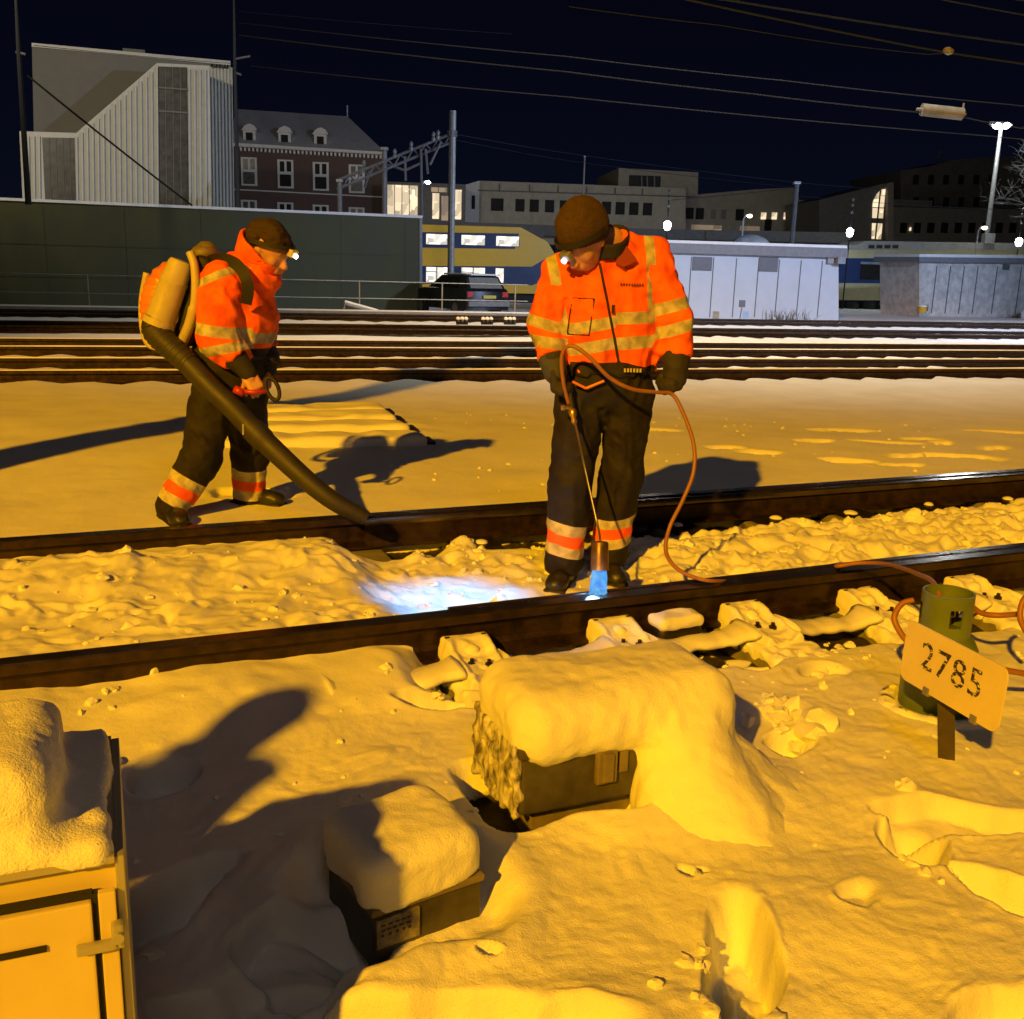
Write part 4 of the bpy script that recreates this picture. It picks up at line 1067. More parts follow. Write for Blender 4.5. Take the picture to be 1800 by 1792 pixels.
# ---- parked car (rear three-quarter view)
def car():
    c0 = at(858, 548, 36); c0[2] = -.36
    a = math.radians(22)
    R2 = np.array([math.cos(a), math.sin(a), 0]); Fw = np.array([-math.sin(a) - .25, math.cos(a), 0]); Fw /= np.linalg.norm(Fw); R2 = np.array([Fw[1], -Fw[0], 0])
    r_ = thing('parked_car', c0, 'dark estate car parked beyond the railing, seen from behind with a yellow number plate', 'car')
    def p(x, y, z): return c0 + R2 * x + Fw * y + UZ * z
    side = [(-.0, .28), (.02, .55), (.06, .92), (.18, 1.02), (3.1, .98), (3.9, .88), (4.15, .6), (4.1, .28)]
    mb = MB(); vs = []; n = len(side)
    for x, ins in ((-.86, .03), (-.80, 0), (.80, 0), (.86, .03)):
        for y, z in side: vs.append(p(x, y + (ins if y < 2 else -ins), z))
    fs = [(i * n + j, i * n + (j + 1) % n, (i + 1) * n + (j + 1) % n, (i + 1) * n + j) for i in range(3) for j in range(n)] + [tuple(range(n)), tuple(3 * n + j for j in range(n))]
    mb.add(vs, fs); mb.build('body', M['car'], r_, smooth=True, angle=35)
    cab = [(.10, .98), (.42, 1.42), (.65, 1.47), (2.1, 1.45), (2.9, 1.0)]
    mb = MB(); vs = []; n = len(cab)
    for x in (-.66, .66):
        for y, z in cab: vs.append(p(x * (1.16 if z < 1.1 else 1), y, z))
    mb.add(vs, [(j, j + 1, n + j + 1, n + j) for j in range(n - 1)] + [tuple(range(n)), tuple(range(2 * n - 1, n - 1, -1))]); mb.build('cabin', M['car'], r_)
    mb = MB(); mb.add([p(-.66, .115, 1.03), p(.66, .115, 1.03), p(.58, .385, 1.40), p(-.58, .385, 1.40)], [(0, 1, 2, 3)]); mb.build('rear_window', M['carglass'], r_)
    mb = MB(); mb.add([p(-.775, .75, 1.03), p(-.775, 2.5, 1.03), p(-.70, 1.95, 1.38), p(-.69, .9, 1.38)], [(0, 1, 2, 3)]); mb.build('side_window', M['glassdark'], r_)
    mb = MB(); mb.obox(p(0, .33, 1.485), R2, Fw, UZ, .6, .12, .02); mb.obox(p(0, 1.3, 1.49), R2, Fw, UZ, .6, .8, .03, .02); mb.build('snow_layer', M['snow_thin'], r_)
    for x in (-.72, .72):
        b = MB(); b.obox(p(x, .045, .82), R2, Fw, UZ, .12, .03, .09, .02); b.build('tail_light', M['tail'], r_)
    mb = MB(); mb.obox(p(.05, .0, .74), R2, Fw, UZ, .26, .02, .055); mb.build('number_plate', M['plateyellow'], r_)
    mb = MB(); mb.obox(p(0, -.03, .5), R2, Fw, UZ, .84, .06, .09, .03); mb.build('bumper', M['galv_dim'], r_)
    for x in (-.78, .78):
        for y in (.8, 3.3):
            b = MB(); b.lathe(p(x + (-.10 if x < 0 else -.10), y, .32), R2, [(0, .22), (0.0, .31), (.2, .31), (.2, .22)], 20); w_ = b.build('wheel', M['tyre'], r_, smooth=True, angle=40)
            b = MB(); b.lathe(p(x + (-.105 if x < 0 else .105), y, .32), R2, [(0, .19), (.01, .1)], 14); b.build('rim', M['galv_dim'], w_)
car()

# ---- white ribbed signal building
Pw = PL(230, 355, 50, 18)
wb = thing('signal_building', Pw.pt(230, 360), 'tall pale building with ribbed cladding and a sloping wing at the upper left', 'building')
mb = MB(); Pw.poly(mb, [(47, 360), (416, 372), (410, 92), (40, 56)], -12, -3); mb.build('wall', M['cladwall'], wb)
mb = MB(); Pw.poly(mb, [(40, 60), (410, 96), (410, 88), (40, 53)], -3, -2.9); mb.build('parapet', M['clad'], wb)
mb = MB(); Pw.rect(mb, 208, 57, 250, 76, -8, -4); Pw.rect(mb, 213, 60, 232, 72, -4.0, -3.98); mb.build('roof_unit', M['cladwall'], wb)
mb = MB(); Pw.poly(mb, [(372, 372), (417, 373), (411, 100), (365, 97)], -3, -2.8)
for u in np.arange(368, 412, 6.2): Pw.poly(mb, [(u + 4, 372), (u + 5.6, 372), (u + 1.6, 102), (u, 102)], -2.8, -2.68)
mb.build('ribbed_end_bay', M['clad'], wb)
wing = [(40, 360), (372, 370), (368, 116), (276, 111), (134, 234), (34, 231)]
mb = MB(); Pw.poly(mb, wing, -3, 0); wg = mb.build('wing', M['clad'], wb)
mb = MB()
def wing_top(u):
    if u < 134: return 233
    if u < 276: return 234 - (u - 134) * (123 / 142.0)
    return 112 + (u - 276) * .05
for u in np.arange(40, 368, 9.4):
    if 74 < u < 132 or 279 < u < 330: continue
    Pw.poly(mb, [(u + 1.5, 366), (u + 4.2, 366), (u + 2.4, wing_top(u) + 7), (u, wing_top(u) + 7)], .0, .14)
mb.build('cladding_ribs', M['clad'], wg)
mb = MB(); Pw.poly(mb, [(280, 366), (332, 368), (329, 119), (278, 117)], .0, .02); gz = mb.build('glazing', M['glassmid'], wg)
mb = MB(); Pw.poly(mb, [(80, 362), (134, 364), (131, 243), (74, 242)], .0, .02); mb.build('glazing', M['glassmid'], wg)
mb = MB()
for u in (290, 303, 316): Pw.poly(mb, [(u + 2, 366), (u + 3.4, 366), (u + 1.2, 120), (u, 120)], .02, .06)
for u in (86, 98, 110, 122): Pw.poly(mb, [(u + 3, 362), (u + 4, 362), (u + 1, 243), (u, 243)], .02, .06)
for v in (155, 196): Pw.rect(mb, 279, v, 330, v + 3, .06, .1)
mb.build('mullion', M['cladwall'], gz)
mb = MB()
for i, w_ in enumerate((5, 3, 4, 5, 3, 4, 4)): Pw.rect(mb, 373 + i * 5, 95 + i * .4, 373 + i * 5 + w_ - 1, 101 + i * .4, -2.68, -2.62)
mb.build('facade_lettering', M['glassdark'], wb)
# ---- poles and the guy cable
def pole(pts, r, label, arms=()):
    r_ = thing('line_pole', pts[-1], label, 'pole')
    mb = MB(); mb.tube(pts, r, 8); mb.build('shaft', M['pole_dark'], r_)
    for a in arms:
        b = MB(); b.tube(a, .035, 6); b.build('bracket', M['galv_dim'], r_)
    return r_
pl1 = pole([at(27, -20, 30), at(33, 90, 30), at(50, 360, 30)], [.035, .065, .09], 'tall dark pole at the left edge in front of the pale building', [[at(28, 92, 30), at(45, 96, 30)]])
pl2 = pole([at(411, -20, 40), at(413, 120, 40), at(419, 370, 40)], [.035, .06, .08], 'tall dark pole between the pale building and the brick building', [[at(414, 104, 40), at(440, 99, 40)], [at(414, 128, 40), at(424, 132, 40)]])
def wire(pts, r, label, group='overhead wires'):
    mb = MB(); P3 = [np.array(p, float) for p in pts]; n = 14; out = []
    for i in range(len(P3) - 1):
        for k in range(n if i < len(P3) - 2 else n + 1):
            q = k / n; p = P3[i] * (1 - q) + P3[i + 1] * q; p[2] -= .35 * np.linalg.norm(P3[i + 1] - P3[i]) * .01 * 4 * q * (1 - q); out.append(p)
    mb.tube(out, r, 5); return tag(mb.build('overhead_wire', M['wire'], None), label, 'wire', group)
w_ = wire([at(48, 133, 29.5), at(200, 255, 29.8), at(338, 362, 30.2)], .028, 'dark slanting guy cable crossing the pale building', 'guy cables'); w_.data.materials[0] = M['pole_dark']; w_.name = 'guy_cable'
WR = [([(1150, -18), (1276, 0), (1800, 79)], .024, 15, 17, 'thick bright overhead wire ending highest but one at the upper right edge'),
      ([(1150, -22), (1209, 0), (1529, 67), (1667, 93), (1850, 119)], .02, 13, 14, 'overhead wire carrying the small clamp at the upper right'),
      ([(1000, 12), (1267, 45), (1475, 78), (1631, 96), (1667, 93)], .008, 13, 13.5, 'faint thin wire joining the clamped wire from the left'),
      ([(1600, -14), (1658, 0), (1850, 35)], .017, 16, 16, 'short overhead wire in the top right corner'),
      ([(1740, -9), (1850, 9)], .02, 16, 16, 'wire just cutting the very top right corner'),
      ([(420, 40), (1000, 100), (1378, 142), (1773, 184), (1860, 192)], .016, 22, 22, 'upper of the three long wires crossing the middle sky'),
      ([(420, 62), (1000, 127), (1320, 165), (1618, 198)], .018, 20, 21, 'long wire leading to the pale cylinder in the sky'),
      ([(1693, 206), (1733, 215), (1860, 236)], .018, 21, 21, 'wire leaving the pale cylinder to the right'),
      ([(440, 116), (1000, 171), (1733, 239), (1860, 250)], .016, 22, 22, 'lowest of the three long wires crossing the middle sky'),
      ([(60, 80), (410, 112)], .014, 30, 39, 'faint wire strung between the two dark poles'),
      ([(800, 236), (1000, 270), (1400, 321), (1560, 333)], .018, 36, 50, 'wire leaving the grey mast towards the curved glass entrance'),
      ([(800, 246), (1000, 283), (1400, 330)], .014, 36, 50, 'second wire leaving the grey mast, just below the first'),
      ([(420, 20), (900, 60)], .010, 25, 30, 'very faint wire high in the left sky'),
      ([(1405, 345), (1620, 362), (1860, 372)], .016, 48, 52, 'wire right of the far mast in front of the dark tower'),
      ([(1180, 352), (1405, 330)], .016, 48, 48, 'wire rising to the far mast from the left')]
for px, r, Ya, Yb, lab in WR:
    wire([at(u, v, Ya + (Yb - Ya) * i / (len(px) - 1)) for i, (u, v) in enumerate(px)], r * .62, lab)
tw = thing('tension_cylinder', at(1656, 197, 21), 'pale cylinder hung in the overhead wire left of the flood-light mast', 'cylinder')
mb = MB(); a_, b_ = at(1620, 193, 21), at(1692, 201, 21); mb.tube([a_, b_], .115, 14); mb.build('body', M['galv_dim'], tw, smooth=True, angle=40)
mb = MB(); mb.tube([a_ - (b_ - a_) * .12, a_], .03, 6); mb.tube([b_, b_ + (b_ - a_) * .08], .03, 6); mb.tube([b_ + UZ * .0, b_ + UZ * .2], .02, 6); mb.build('fitting', M['galv_dim'], tw)
mb = MB(); mb.lathe(at(1667, 90, 13.6), AX2, [(-.06, .03), (0, .05), (.06, .03)], 8); tag(mb.build('wire_clamp', M['galv'], None), 'small bright clamp on the overhead wire at the upper right', 'clamp')

# ---- catenary mast with portal arm
cm = thing('catenary_mast', at(791, 492, 42), 'pale grey mast with a lattice arm reaching left, in front of the yellow train', 'mast')
pb_ = at(791, 492, 42); top = at(796, 195, 42)
mb = MB(); mb.tube([np.array([top[0], 42, -.4]), np.array([top[0], 42, top[2]])], .135, 10); mb.build('shaft', M['galv'], cm)
mb = MB(); mb.lathe(at(795, 236, 42), UZ, [(-.1, .2), (.12, .2)], 10); mb.build('collar', M['galv_dim'], cm)
def truss(px0, px1, Ya, Yb, h, parent, k=9):
    mb = MB()
    A_ = at(*px0, Ya); B_ = at(*px1, Yb)
    for dz in (0, -h): mb.tube([A_ + UZ * dz, B_ + UZ * dz], .055, 6)
    for i in range(k):
        q0 = A_ + (B_ - A_) * i / k; q1 = A_ + (B_ - A_) * (i + .5) / k; q2 = A_ + (B_ - A_) * (i + 1) / k
        mb.tube([q0, q1 - UZ * h], .028, 5); mb.tube([q1 - UZ * h, q2], .028, 5)
    return mb.build('lattice_arm', M['galv_dim'], parent)
truss((792, 236), (592, 318), 42, 41, .32, cm)
mb = MB()
for (u0, v0, u1, v1) in ((740, 262, 742, 380), (712, 275, 713, 318), (748, 262, 752, 306), (678, 288, 712, 300), (712, 300, 742, 286), (775, 250, 756, 290), (650, 302, 641, 330)):
    mb.tube([at(u0, v0, 41.6), at(u1, v1, 41.6)], .05, 6)
mb.build('dropper', M['galv_dim'], cm)
for (u, v) in ((770, 235), (762, 238), (723, 255), (694, 268), (640, 288)):
    b = MB(); b.lathe(at(u, v + 10, 41.5), UZ, [(0, .05), (.1, .09), (.16, .05), (.24, .08), (.34, .03)], 8); b.build('insulator', M['galv'], cm)
def mast2(u0, v0, v1, Y, r, label):
    p = at(u0, v0, Y); b_ = thing('catenary_mast', (p[0], p[1], -.4), label, 'mast'); mb = MB(); mb.tube([np.array([p[0], p[1], -.4]), p], r, 8); mb.build('shaft', M['galv_dim'], b_)
    mb = MB(); mb.obox(p, (1, 0, 0), (0, 1, 0), UZ, r * 1.3, r * 1.3, .05); mb.build('cap', M['galv'], b_); return b_
mast2(676, 262, 390, 41.5, .10, 'thin grey mast in front of the brick building corner')
mast2(597, 318, 375, 41, .09, 'thin grey mast at the left end of the lattice arm')
mast2(1401, 322, 425, 50, .11, 'grey mast with a pale cap above the white shed')
mb_ = mast2(1028, 275, 340, 80, .06, 'very thin aerial rod above the beige office roof')

# ---- floodlight mast
fm = thing('floodlight_mast', at(1738, 425, 64), 'tall slim mast with bright twin floodlights at the upper right', 'light mast')
pb_ = at(1741, 425, 64); pt_ = at(1760, 222, 64)
mb = MB(); mb.tube([np.array([pt_[0], 64, -.4]), pt_], [.17, .11], 10); mb.build('shaft', M['galv'], fm)
mb = MB(); mb.tube([at(1749, 222, 64), at(1772, 222, 64)], .08, 6); mb.build('crossbar', M['galv'], fm)
for u in (1751, 1767):
    b = MB(); c_ = at(u, 219, 64); b.obox(c_, (1, 0, 0), (0, .9, .4), (0, -.4, .9), .34, .25, .1, .04); h_ = b.build('floodlight', M['galv'], fm)
    b = MB(); b.lathe(c_ + [0, -.18, -.12], (0, -.5, -.87), [(-.10, .18), (0, .23), (.07, .17), (.10, .08)], 16); b.build('lens', M['lamp'], h_)
mb = MB(); mb.obox(at(1737, 420, 63.6), (1, 0, 0), (0, 1, 0), UZ, .3, .3, .3, .05); mb.build('cabinet', M['galv'], fm)

# ---- platform lamps
GL = [(1173, 397, 7.5, 'lamp', 'bright white globe lamp just right of the bowed worker\'s shoulder'), (1494, 409, 7, 'lamp', 'bright white globe lamp above the gap between the sheds'), (1791, 426, 7, 'lamp', 'bright white globe lamp at the right edge')]
for u, v, r, m_, lab in GL:
    c_ = at(u, v, 60); r_ = thing('globe_lamp', (c_[0], c_[1], -.4), lab, 'lamp', 'globe lamps on the platform')
    b = MB(); b.lathe(c_, UZ, [(-r * .034, .05), (-r * .028, r * .019), (0, r * .028), (r * .02, r * .026), (r * .033, .08)], 14); b.build('globe', M['lamp'], r_, smooth=True)
    b = MB(); b.tube([c_ + UZ * r * .034, c_ + UZ * 1.6], .035, 6)
    b.tube([c_ - UZ * r * .034, np.array([c_[0], c_[1], -.4])], .04, 6); b.build('stem', M['pole_dark'], r_)
    for dz in (.75, 1.15, 1.45):
        b = MB(); b.lathe(c_ + UZ * (dz + .25), UZ, [(0, .03), (.06, .07), (.14, .07), (.2, .02)], 8); b.build('insulator', M['galv'], r_)
for u, v, m_, lab in ((1318, 379, 'lampwarm', 'small warm lamp on a bent post in front of the office windows'), (1731, 400, 'lampwarm', 'small warm street lamp at the foot of the floodlight mast'), (752, 320, 'lampcool', 'small cyan-white lamp left of the grey mast')):
    c_ = at(u, v, 62); r_ = thing('street_lamp', (c_[0] - .3, c_[1], -.4), lab, 'street lamp')
    b = MB(); b.tube([np.array([c_[0] - .35, c_[1], -.4]), c_ + [-.35, 0, -.2], c_ + [-.2, 0, .05], c_], .05, 6); b.build('post', M['galv'], r_)
    b = MB(); b.lathe(c_ - UZ * .05, UZ, [(-.08, .07), (0, .17), (.08, .13), (.11, .04)], 12); b.build('lantern', M[m_], r_, smooth=True)

# ---- brick building
Pb = PL(540, 380, 88, 9)
br = thing('brick_building', Pb.pt(540, 400), 'dark brick building with a steep frosted roof and three white dormers', 'building')
mb = MB(); Pb.poly(mb, [(405, 420), (676, 430), (673, 268), (405, 252)], -10, 0); mb.build('wall', M['brick'], br)
mb = MB(); Pb.poly(mb, [(405, 258), (673, 273), (671, 268), (405, 252)], 0, .5)
for u in np.arange(408, 672, 7.2):
    v = 259 + (u - 405) * .056; Pb.rect(mb, u, v, u + 3.4, v + 6, .0, .35)
mb.build('cornice', M['trim'], br)
def roofpt(u, v, d): return Pb.pt(u, v, d)
mb = MB()
e0, e1, r0, r1 = Pb.pt(403, 252, .4), Pb.pt(675, 267, .4), Pb.pt(403, 176, -5), Pb.pt(610, 190, -5)
bk0, bk1 = e0 - Pb.n * 11, e1 - Pb.n * 11
mb.add([e0, e1, r1, r0, bk0, bk1], [(0, 1, 2, 3), (1, 5, 2), (5, 4, 3, 2), (4, 0, 3), (0, 4, 5, 1)]); rf = mb.build('roof', M['slate'], br)
mb = MB(); mb.tube([r1 - UZ * .1, r1 + UZ * .9], .06, 6); mb.build('finial', M['slate'], rf)
for (u, v) in ((438, 237), (500, 241), (563, 244)):
    b = MB(); Pb.rect(b, u - 11, v - 8, u + 11, v + 16, -2.6, -.2); Pb.poly(b, [(u - 14, v - 8), (u + 14, v - 8), (u + 9, v - 16), (u, v - 20), (u - 9, v - 16)], -2.6, -.05); dm = b.build('dormer', M['trim'], br)
    b = MB(); Pb.rect(b, u - 6, v - 4, u + 6, v + 11, -.2, -.15); b.build('pane', M['glassdark'], dm)
mb = MB(); Pb.rect(mb, 612, 245, 634, 258, -1.6, -1.0); mb.build('skylight', M['glassdark'], rf)
for row, (vv, hh) in enumerate(((302, 50), (372, 40))):
    for i, u in enumerate((438, 502, 564, 627)):
        v = vv + (i * 4.3)
        b = MB(); Pb.rect(b, u - 14, v - hh / 2, u + 14, v + hh / 2, .0, .12); wf = b.build('window_frame', M['trim'], br)
        b = MB()
        for (x0, y0, x1, y1) in ((-10, -hh / 2 + 3, -2, -4), (2, -hh / 2 + 3, 10, -4), (-10, 1, 10, hh / 2 - 3)):
            Pb.rect(b, u + x0, v + y0, u + x1, v + y1, .12, .14)
        b.build('pane', M['glassmid'] if i in (0, 3) else M['glassdark'], wf)
mb = MB(); Pb.poly(mb, [(405, 334), (675, 348), (675, 346), (405, 332)], 0, .1); mb.build('string_course', M['trim'], br)

# ---- lit glass pavilion
Pg = PL(745, 385, 86, 6)
gp = thing('glass_pavilion', Pg.pt(745, 400), 'brightly lit glazed building between the brick house and the grey mast', 'building')
mb = MB(); Pg.rect(mb, 680, 322, 818, 430, -6, 0); mb.build('wall', M['officedark'], gp)
for (u0, v0, u1, v1, mm) in ((681, 326, 734, 387, 'lit'), (758, 330, 786, 338, 'litdim'), (760, 340, 772, 385, 'lit'), (776, 345, 792, 388, 'litdim'), (800, 334, 811, 386, 'lit')):
    b = MB(); Pg.rect(b, u0, v0, u1, v1, .0, .06); w_ = b.build('window', M[mm], gp)
    b = MB(); uu = u0 + 12
    while uu < u1 - 4: Pg.rect(b, uu, v0, uu + 1.2, v1, .07, .12); uu += 13
    if b.v: b.build('mullion', M['officedark'], w_)
# ---- beige offices
Po = PL(1000, 390, 92, 6)
of = thing('office_building', Po.pt(1000, 410), 'long low beige office building with a row of small dark windows behind the bowed worker', 'building')
mb = MB(); Po.poly(mb, [(840, 430), (1205, 430), (1205, 331), (842, 318)], -12, 0); mb.build('wall', M['office'], of)
mb = MB(); Po.poly(mb, [(818, 430), (841, 430), (843, 318), (815, 326)], -.3, .02); ew = mb.build('end_wall', M['trim'], of)
mb = MB(); Po.rect(mb, 829, 344, 835, 368, .02, .06); mb.build('pane', M['glassdark'], ew)
mb = MB(); Po.poly(mb, [(840, 336), (1205, 347), (1205, 345), (840, 334)], 0, .12)
for u in (877, 930, 980, 1030, 1080, 1128, 1175): Po.rect(mb, u, 322 + (u - 840) * .035, u + 2, 334 + (u - 840) * .035, 0, .1)
mb.build('parapet_joint', M['officedark'], of)
for i, u in enumerate((874, 914, 939, 966, 992, 1018, 1066, 1090, 1114, 1138)):
    v = 360 + (u - 870) * .03; w = 11 if i == 0 else 8
    b = MB(); Po.rect(b, u - w, v - 11, u + w, v + 11, .0, .05); b.build('window', M['glassdark'], of)
rb = thing('rooftop_plant', Po.pt(1160, 330, -6), 'dark rooftop plant room with pale side on the beige offices', 'rooftop plant')
mb = MB(); Po.poly(mb, [(1098, 338), (1243, 342), (1244, 298), (1100, 290)], -14, -3); mb.build('wall', M['office'], rb)
mb = MB(); Po.rect(mb, 1118, 304, 1175, 332, -3, -2.9)
mb.build('opening', M['under'], rb)
mb = MB()
for u in (1140, 1150, 1163): mb.tube([Po.pt(u, 332, -2.7), Po.pt(u, 306, -2.7)], .09, 6)
mb.build('duct', M['galv_dim'], rb)
Po2 = PL(1350, 400, 98, 6)
of2 = thing('office_building', Po2.pt(1350, 410), 'dim offices with a few lit windows to the right of the globe lamp', 'building')
mb = MB(); Po2.poly(mb, [(1195, 440), (1520, 440), (1520, 358), (1405, 352), (1400, 330), (1330, 333), (1195, 345)], -12, 0); mb.build('wall', M['office'], of2)
wlist = [(1212, 0), (1230, 0), (1254, 2), (1272, 2), (1300, 0), (1342, 1), (1361, 1), (1382, 1), (1402, 2), (1421, 2), (1350, 3), (1440, 0), (1462, 0)]
for i, (u, k_) in enumerate(wlist):
    v = 375 + (u - 1200) * .03; w = 7; h = 10
    if k_ == 1: v = 380; w = 4.5; h = 6
    if k_ == 2: w = 4; h = 8
    if k_ == 3: v = 396; w = 6
    b = MB(); Po2.rect(b, u - w, v - h, u + w, v + h, .0, .05); b.build('window', M['lit'] if k_ == 1 else M['glassdark'] if k_ in (0, 3) else M['glassmid'], of2)
mb = MB(); Po2.rect(mb, 1215, 396, 1268, 410, .0, .06); Po2.rect(mb, 1300, 398, 1335, 411, 0, .06); mb.build('lit_strip', M['litdim'], of2)
# curved glass entrance
Pa = PL(1530, 420, 90, 6)
at_ = thing('glass_entrance', Pa.pt(1530, 425), 'curved dark hall with one tall glowing window between offices and tower', 'building')
mb = MB(); pts = [(1440, 430)] + [(1440 + 110 * math.sin(a), 352 - 28 * math.sin(a)) for a in np.linspace(0, PI / 2, 10)] + [(1566, 321), (1566, 430)]
Pa.poly(mb, pts, -8, 0); mb.build('wall', M['officedark'], at_)
mb = MB(); Pa.poly(mb, [(1532, 420), (1548, 421), (1556, 332), (1548, 334), (1540, 343), (1534, 356)], .0, .08); w_ = mb.build('tall_window', M['lit'], at_)
mb = MB(); Pa.rect(mb, 1541, 334, 1543.4, 421, .09, .14); Pa.rect(mb, 1531, 384, 1553, 393, .09, .14); Pa.rect(mb, 1533, 365, 1553, 366.5, .09, .14); mb.build('mullion', M['officedark'], w_)
mb = MB(); Pa.poly(mb, [(1556, 430), (1566, 430), (1566, 321), (1556, 323)], 0, .5); mb.build('end_pier', M['tower'], at_)
# tower and low block at the right
Pr = PL(1680, 420, 105, 6)
tb = thing('tower_building', Pr.pt(1680, 430), 'dim brown tower block behind the floodlight mast', 'building')
mb = MB(); Pr.poly(mb, [(1600, 440), (1860, 440), (1860, 268), (1690, 278), (1650, 290), (1600, 296)], -14, -2); mb.build('wall', M['tower'], tb)
mb = MB(); Pr.poly(mb, [(1560, 440), (1860, 440), (1860, 372), (1560, 364)], -2, 0); mb.build('low_wing', M['office'], tb)
mb = MB(); Pr.rect(mb, 1585, 350, 1655, 362, -3.2, -1.8); mb.build('roof_unit', M['office'], tb)
mb = MB(); mb.tube([Pr.pt(1684, 272, -4), Pr.pt(1690, 256, -4)], .12, 6); mb.build('roof_mast', M['tower'], tb)
for i in range(9):
    u = 1582 + i * 24; b = MB(); Pr.rect(b, u, 392, u + 12, 410, .0, .05); b.build('window', M['glassdark'], tb)
for r_ in range(2):
    for i in range(6):
        u = 1622 + i * 27; b = MB(); Pr.rect(b, u, 305 + r_ * 40, u + 10, 322 + r_ * 40, -2, -1.95); b.build('window', M['glassdark'], tb)
mb = MB(); Pr.rect(mb, 1598, 400, 1601, 406, .05, .1); mb.build('lit_pane', M['lit'], tb)

# ---- frosted tree at the right edge
def tree():
    base = at(1835, 430, 66); base[2] = -.4
    root = thing('bare_tree', base, 'bare frosted tree reaching in at the right edge beside the floodlights', 'tree')
    rng = random.Random(4)
    tr = MB(); br_ = MB()
    def grow(p, d, L, r, lv):
        n = 4; pts = [p]
        dd = np.array(d, float)
        for i in range(n):
            dd = nrm(dd + np.array([rng.gauss(0, .16), rng.gauss(0, .16), rng.gauss(0, .1) + (.03 if lv < 2 else -.05)])); pts.append(pts[-1] + dd * L / n)
        (tr if lv == 0 else br_).tube(pts, [r * (1 - .45 * i / n) for i in range(n + 1)], 6 if lv < 2 else 4, caps=False)
        if lv >= 5: return
        k = 5 if lv == 0 else 4
        for i in range(k):
            q = .35 + .65 * (i + rng.random()) / k; ii = min(n, max(1, round(q * n)))
            a = rng.uniform(0, 6.28); side = np.array([math.cos(a), math.sin(a), rng.uniform(-.1, .8)])
            grow(pts[ii], nrm(dd * .7 + side * .8), L * rng.uniform(.5, .72), r * .5, lv + 1)
    grow(base, (-.05, 0, 1), 6.8, .24, 0)
    tr.build('trunk', M['barktwig'], root); br_.build('crown', M['barktwig'], root)
tree()

# off to the left, outside the photo: the mast whose shadow crosses the snow, and the neighbour cabinet
om = thing('portal_mast', (-4.25, 3.0, 0), 'broad steel mast beyond the left edge whose long shadow crosses the snow', 'mast')
mb = MB(); mb.obox((-4.25, 3.0, 4.0), (1, 0, 0), (0, 1, 0), UZ, .17, .02, 4.2); 
for q in (-1, 1): mb.obox((-4.25 + q * .18, 3.0, 4.0), (1, 0, 0), (0, 1, 0), UZ, .012, .15, 4.2)
mb.build('shaft', M['galv'], om)

# ================================================================== SKY AND LIGHT
W = bpy.data.worlds.new('World'); scene.world = W; W.use_nodes = True
nt = W.node_tree; nt.nodes.clear()
o_ = nt.nodes.new('ShaderNodeOutputWorld'); bg = nt.nodes.new('ShaderNodeBackground'); nt.links.new(bg.outputs[0], o_.inputs[0])
tc = nt.nodes.new('ShaderNodeTexCoord'); sx = nt.nodes.new('ShaderNodeSeparateXYZ'); nt.links.new(tc.outputs['Generated'], sx.inputs[0])
cr = nt.nodes.new('ShaderNodeValToRGB'); nt.links.new(sx.outputs[2], cr.inputs[0]); nt.links.new(cr.outputs[0], bg.inputs[0])
e = cr.color_ramp.elements
e[0].position = 0.0; e[0].color = (.0036, .0044, .0105, 1); e[1].position = .55; e[1].color = (.0009, .0010, .0036, 1)
x = e.new(.10); x.color = (.0018, .0026, .0080, 1); x = e.new(.28); x.color = (.0010, .0012, .0045, 1)
bg.inputs[1].default_value = 1.0
def light(kind, name, loc, power, color, radius=.3, target=None, size=None, blend=.4):
    l = bpy.data.lights.new(name, kind); l.energy = power; l.color = color
    o = bpy.data.objects.new(name, l); COL.objects.link(o); o.location = loc
    if kind in ('POINT', 'SPOT'): l.shadow_soft_size = radius
    if kind == 'SPOT': l.spot_size = math.radians(size); l.spot_blend = blend
    if target is not None:
        d = Vector(target) - Vector(loc); o.rotation_euler = d.to_track_quat('-Z', 'Y').to_euler()
    return o
KEY = Vector((-16.0, -33.4, 23.3))
light('SPOT', 'sodium_yard_lamp', KEY, 152000, (1.0, .438, .004), .42, (.8, 6.5, 0), 31, .45)
light('SPOT', 'yard_lamp_right', (24, 19, 10), 23000, (.55, .70, 1.0), .4, (12, 37, 0), 84, .6)
light('SPOT', 'yard_lamp_left', (-20, 18, 15), 13500, (1.0, .85, .60), .5, (-17, 50, 5), 62, .6)
light('SPOT', 'mid_snow_fill', (5, 19, 12), 7600, (1.0, .90, .66), .5, (3.0, 23, 0), 118, .9)  # added neutral fill to brighten the snow around the running tracks
light('POINT', 'shadow_fill', (3, -9, 14), 560, (1.0, .80, .58), 2.5)  # added fill that lifts the foreground shadows, stands for no particular lamp
light('POINT', 'platform_light', (10, 75, 7), 600, (1.0, .88, .7), .5)
light('POINT', 'platform_light', (-8, 72, 6), 900, (1.0, .9, .75), .5)
light('POINT', 'platform_light', (38, 78, 7), 250, (1.0, .88, .7), .5)
light('POINT', 'floodlight_beam', tuple(at(1760, 228, 62.0)), 1500, (.95, 1, .95), .4)
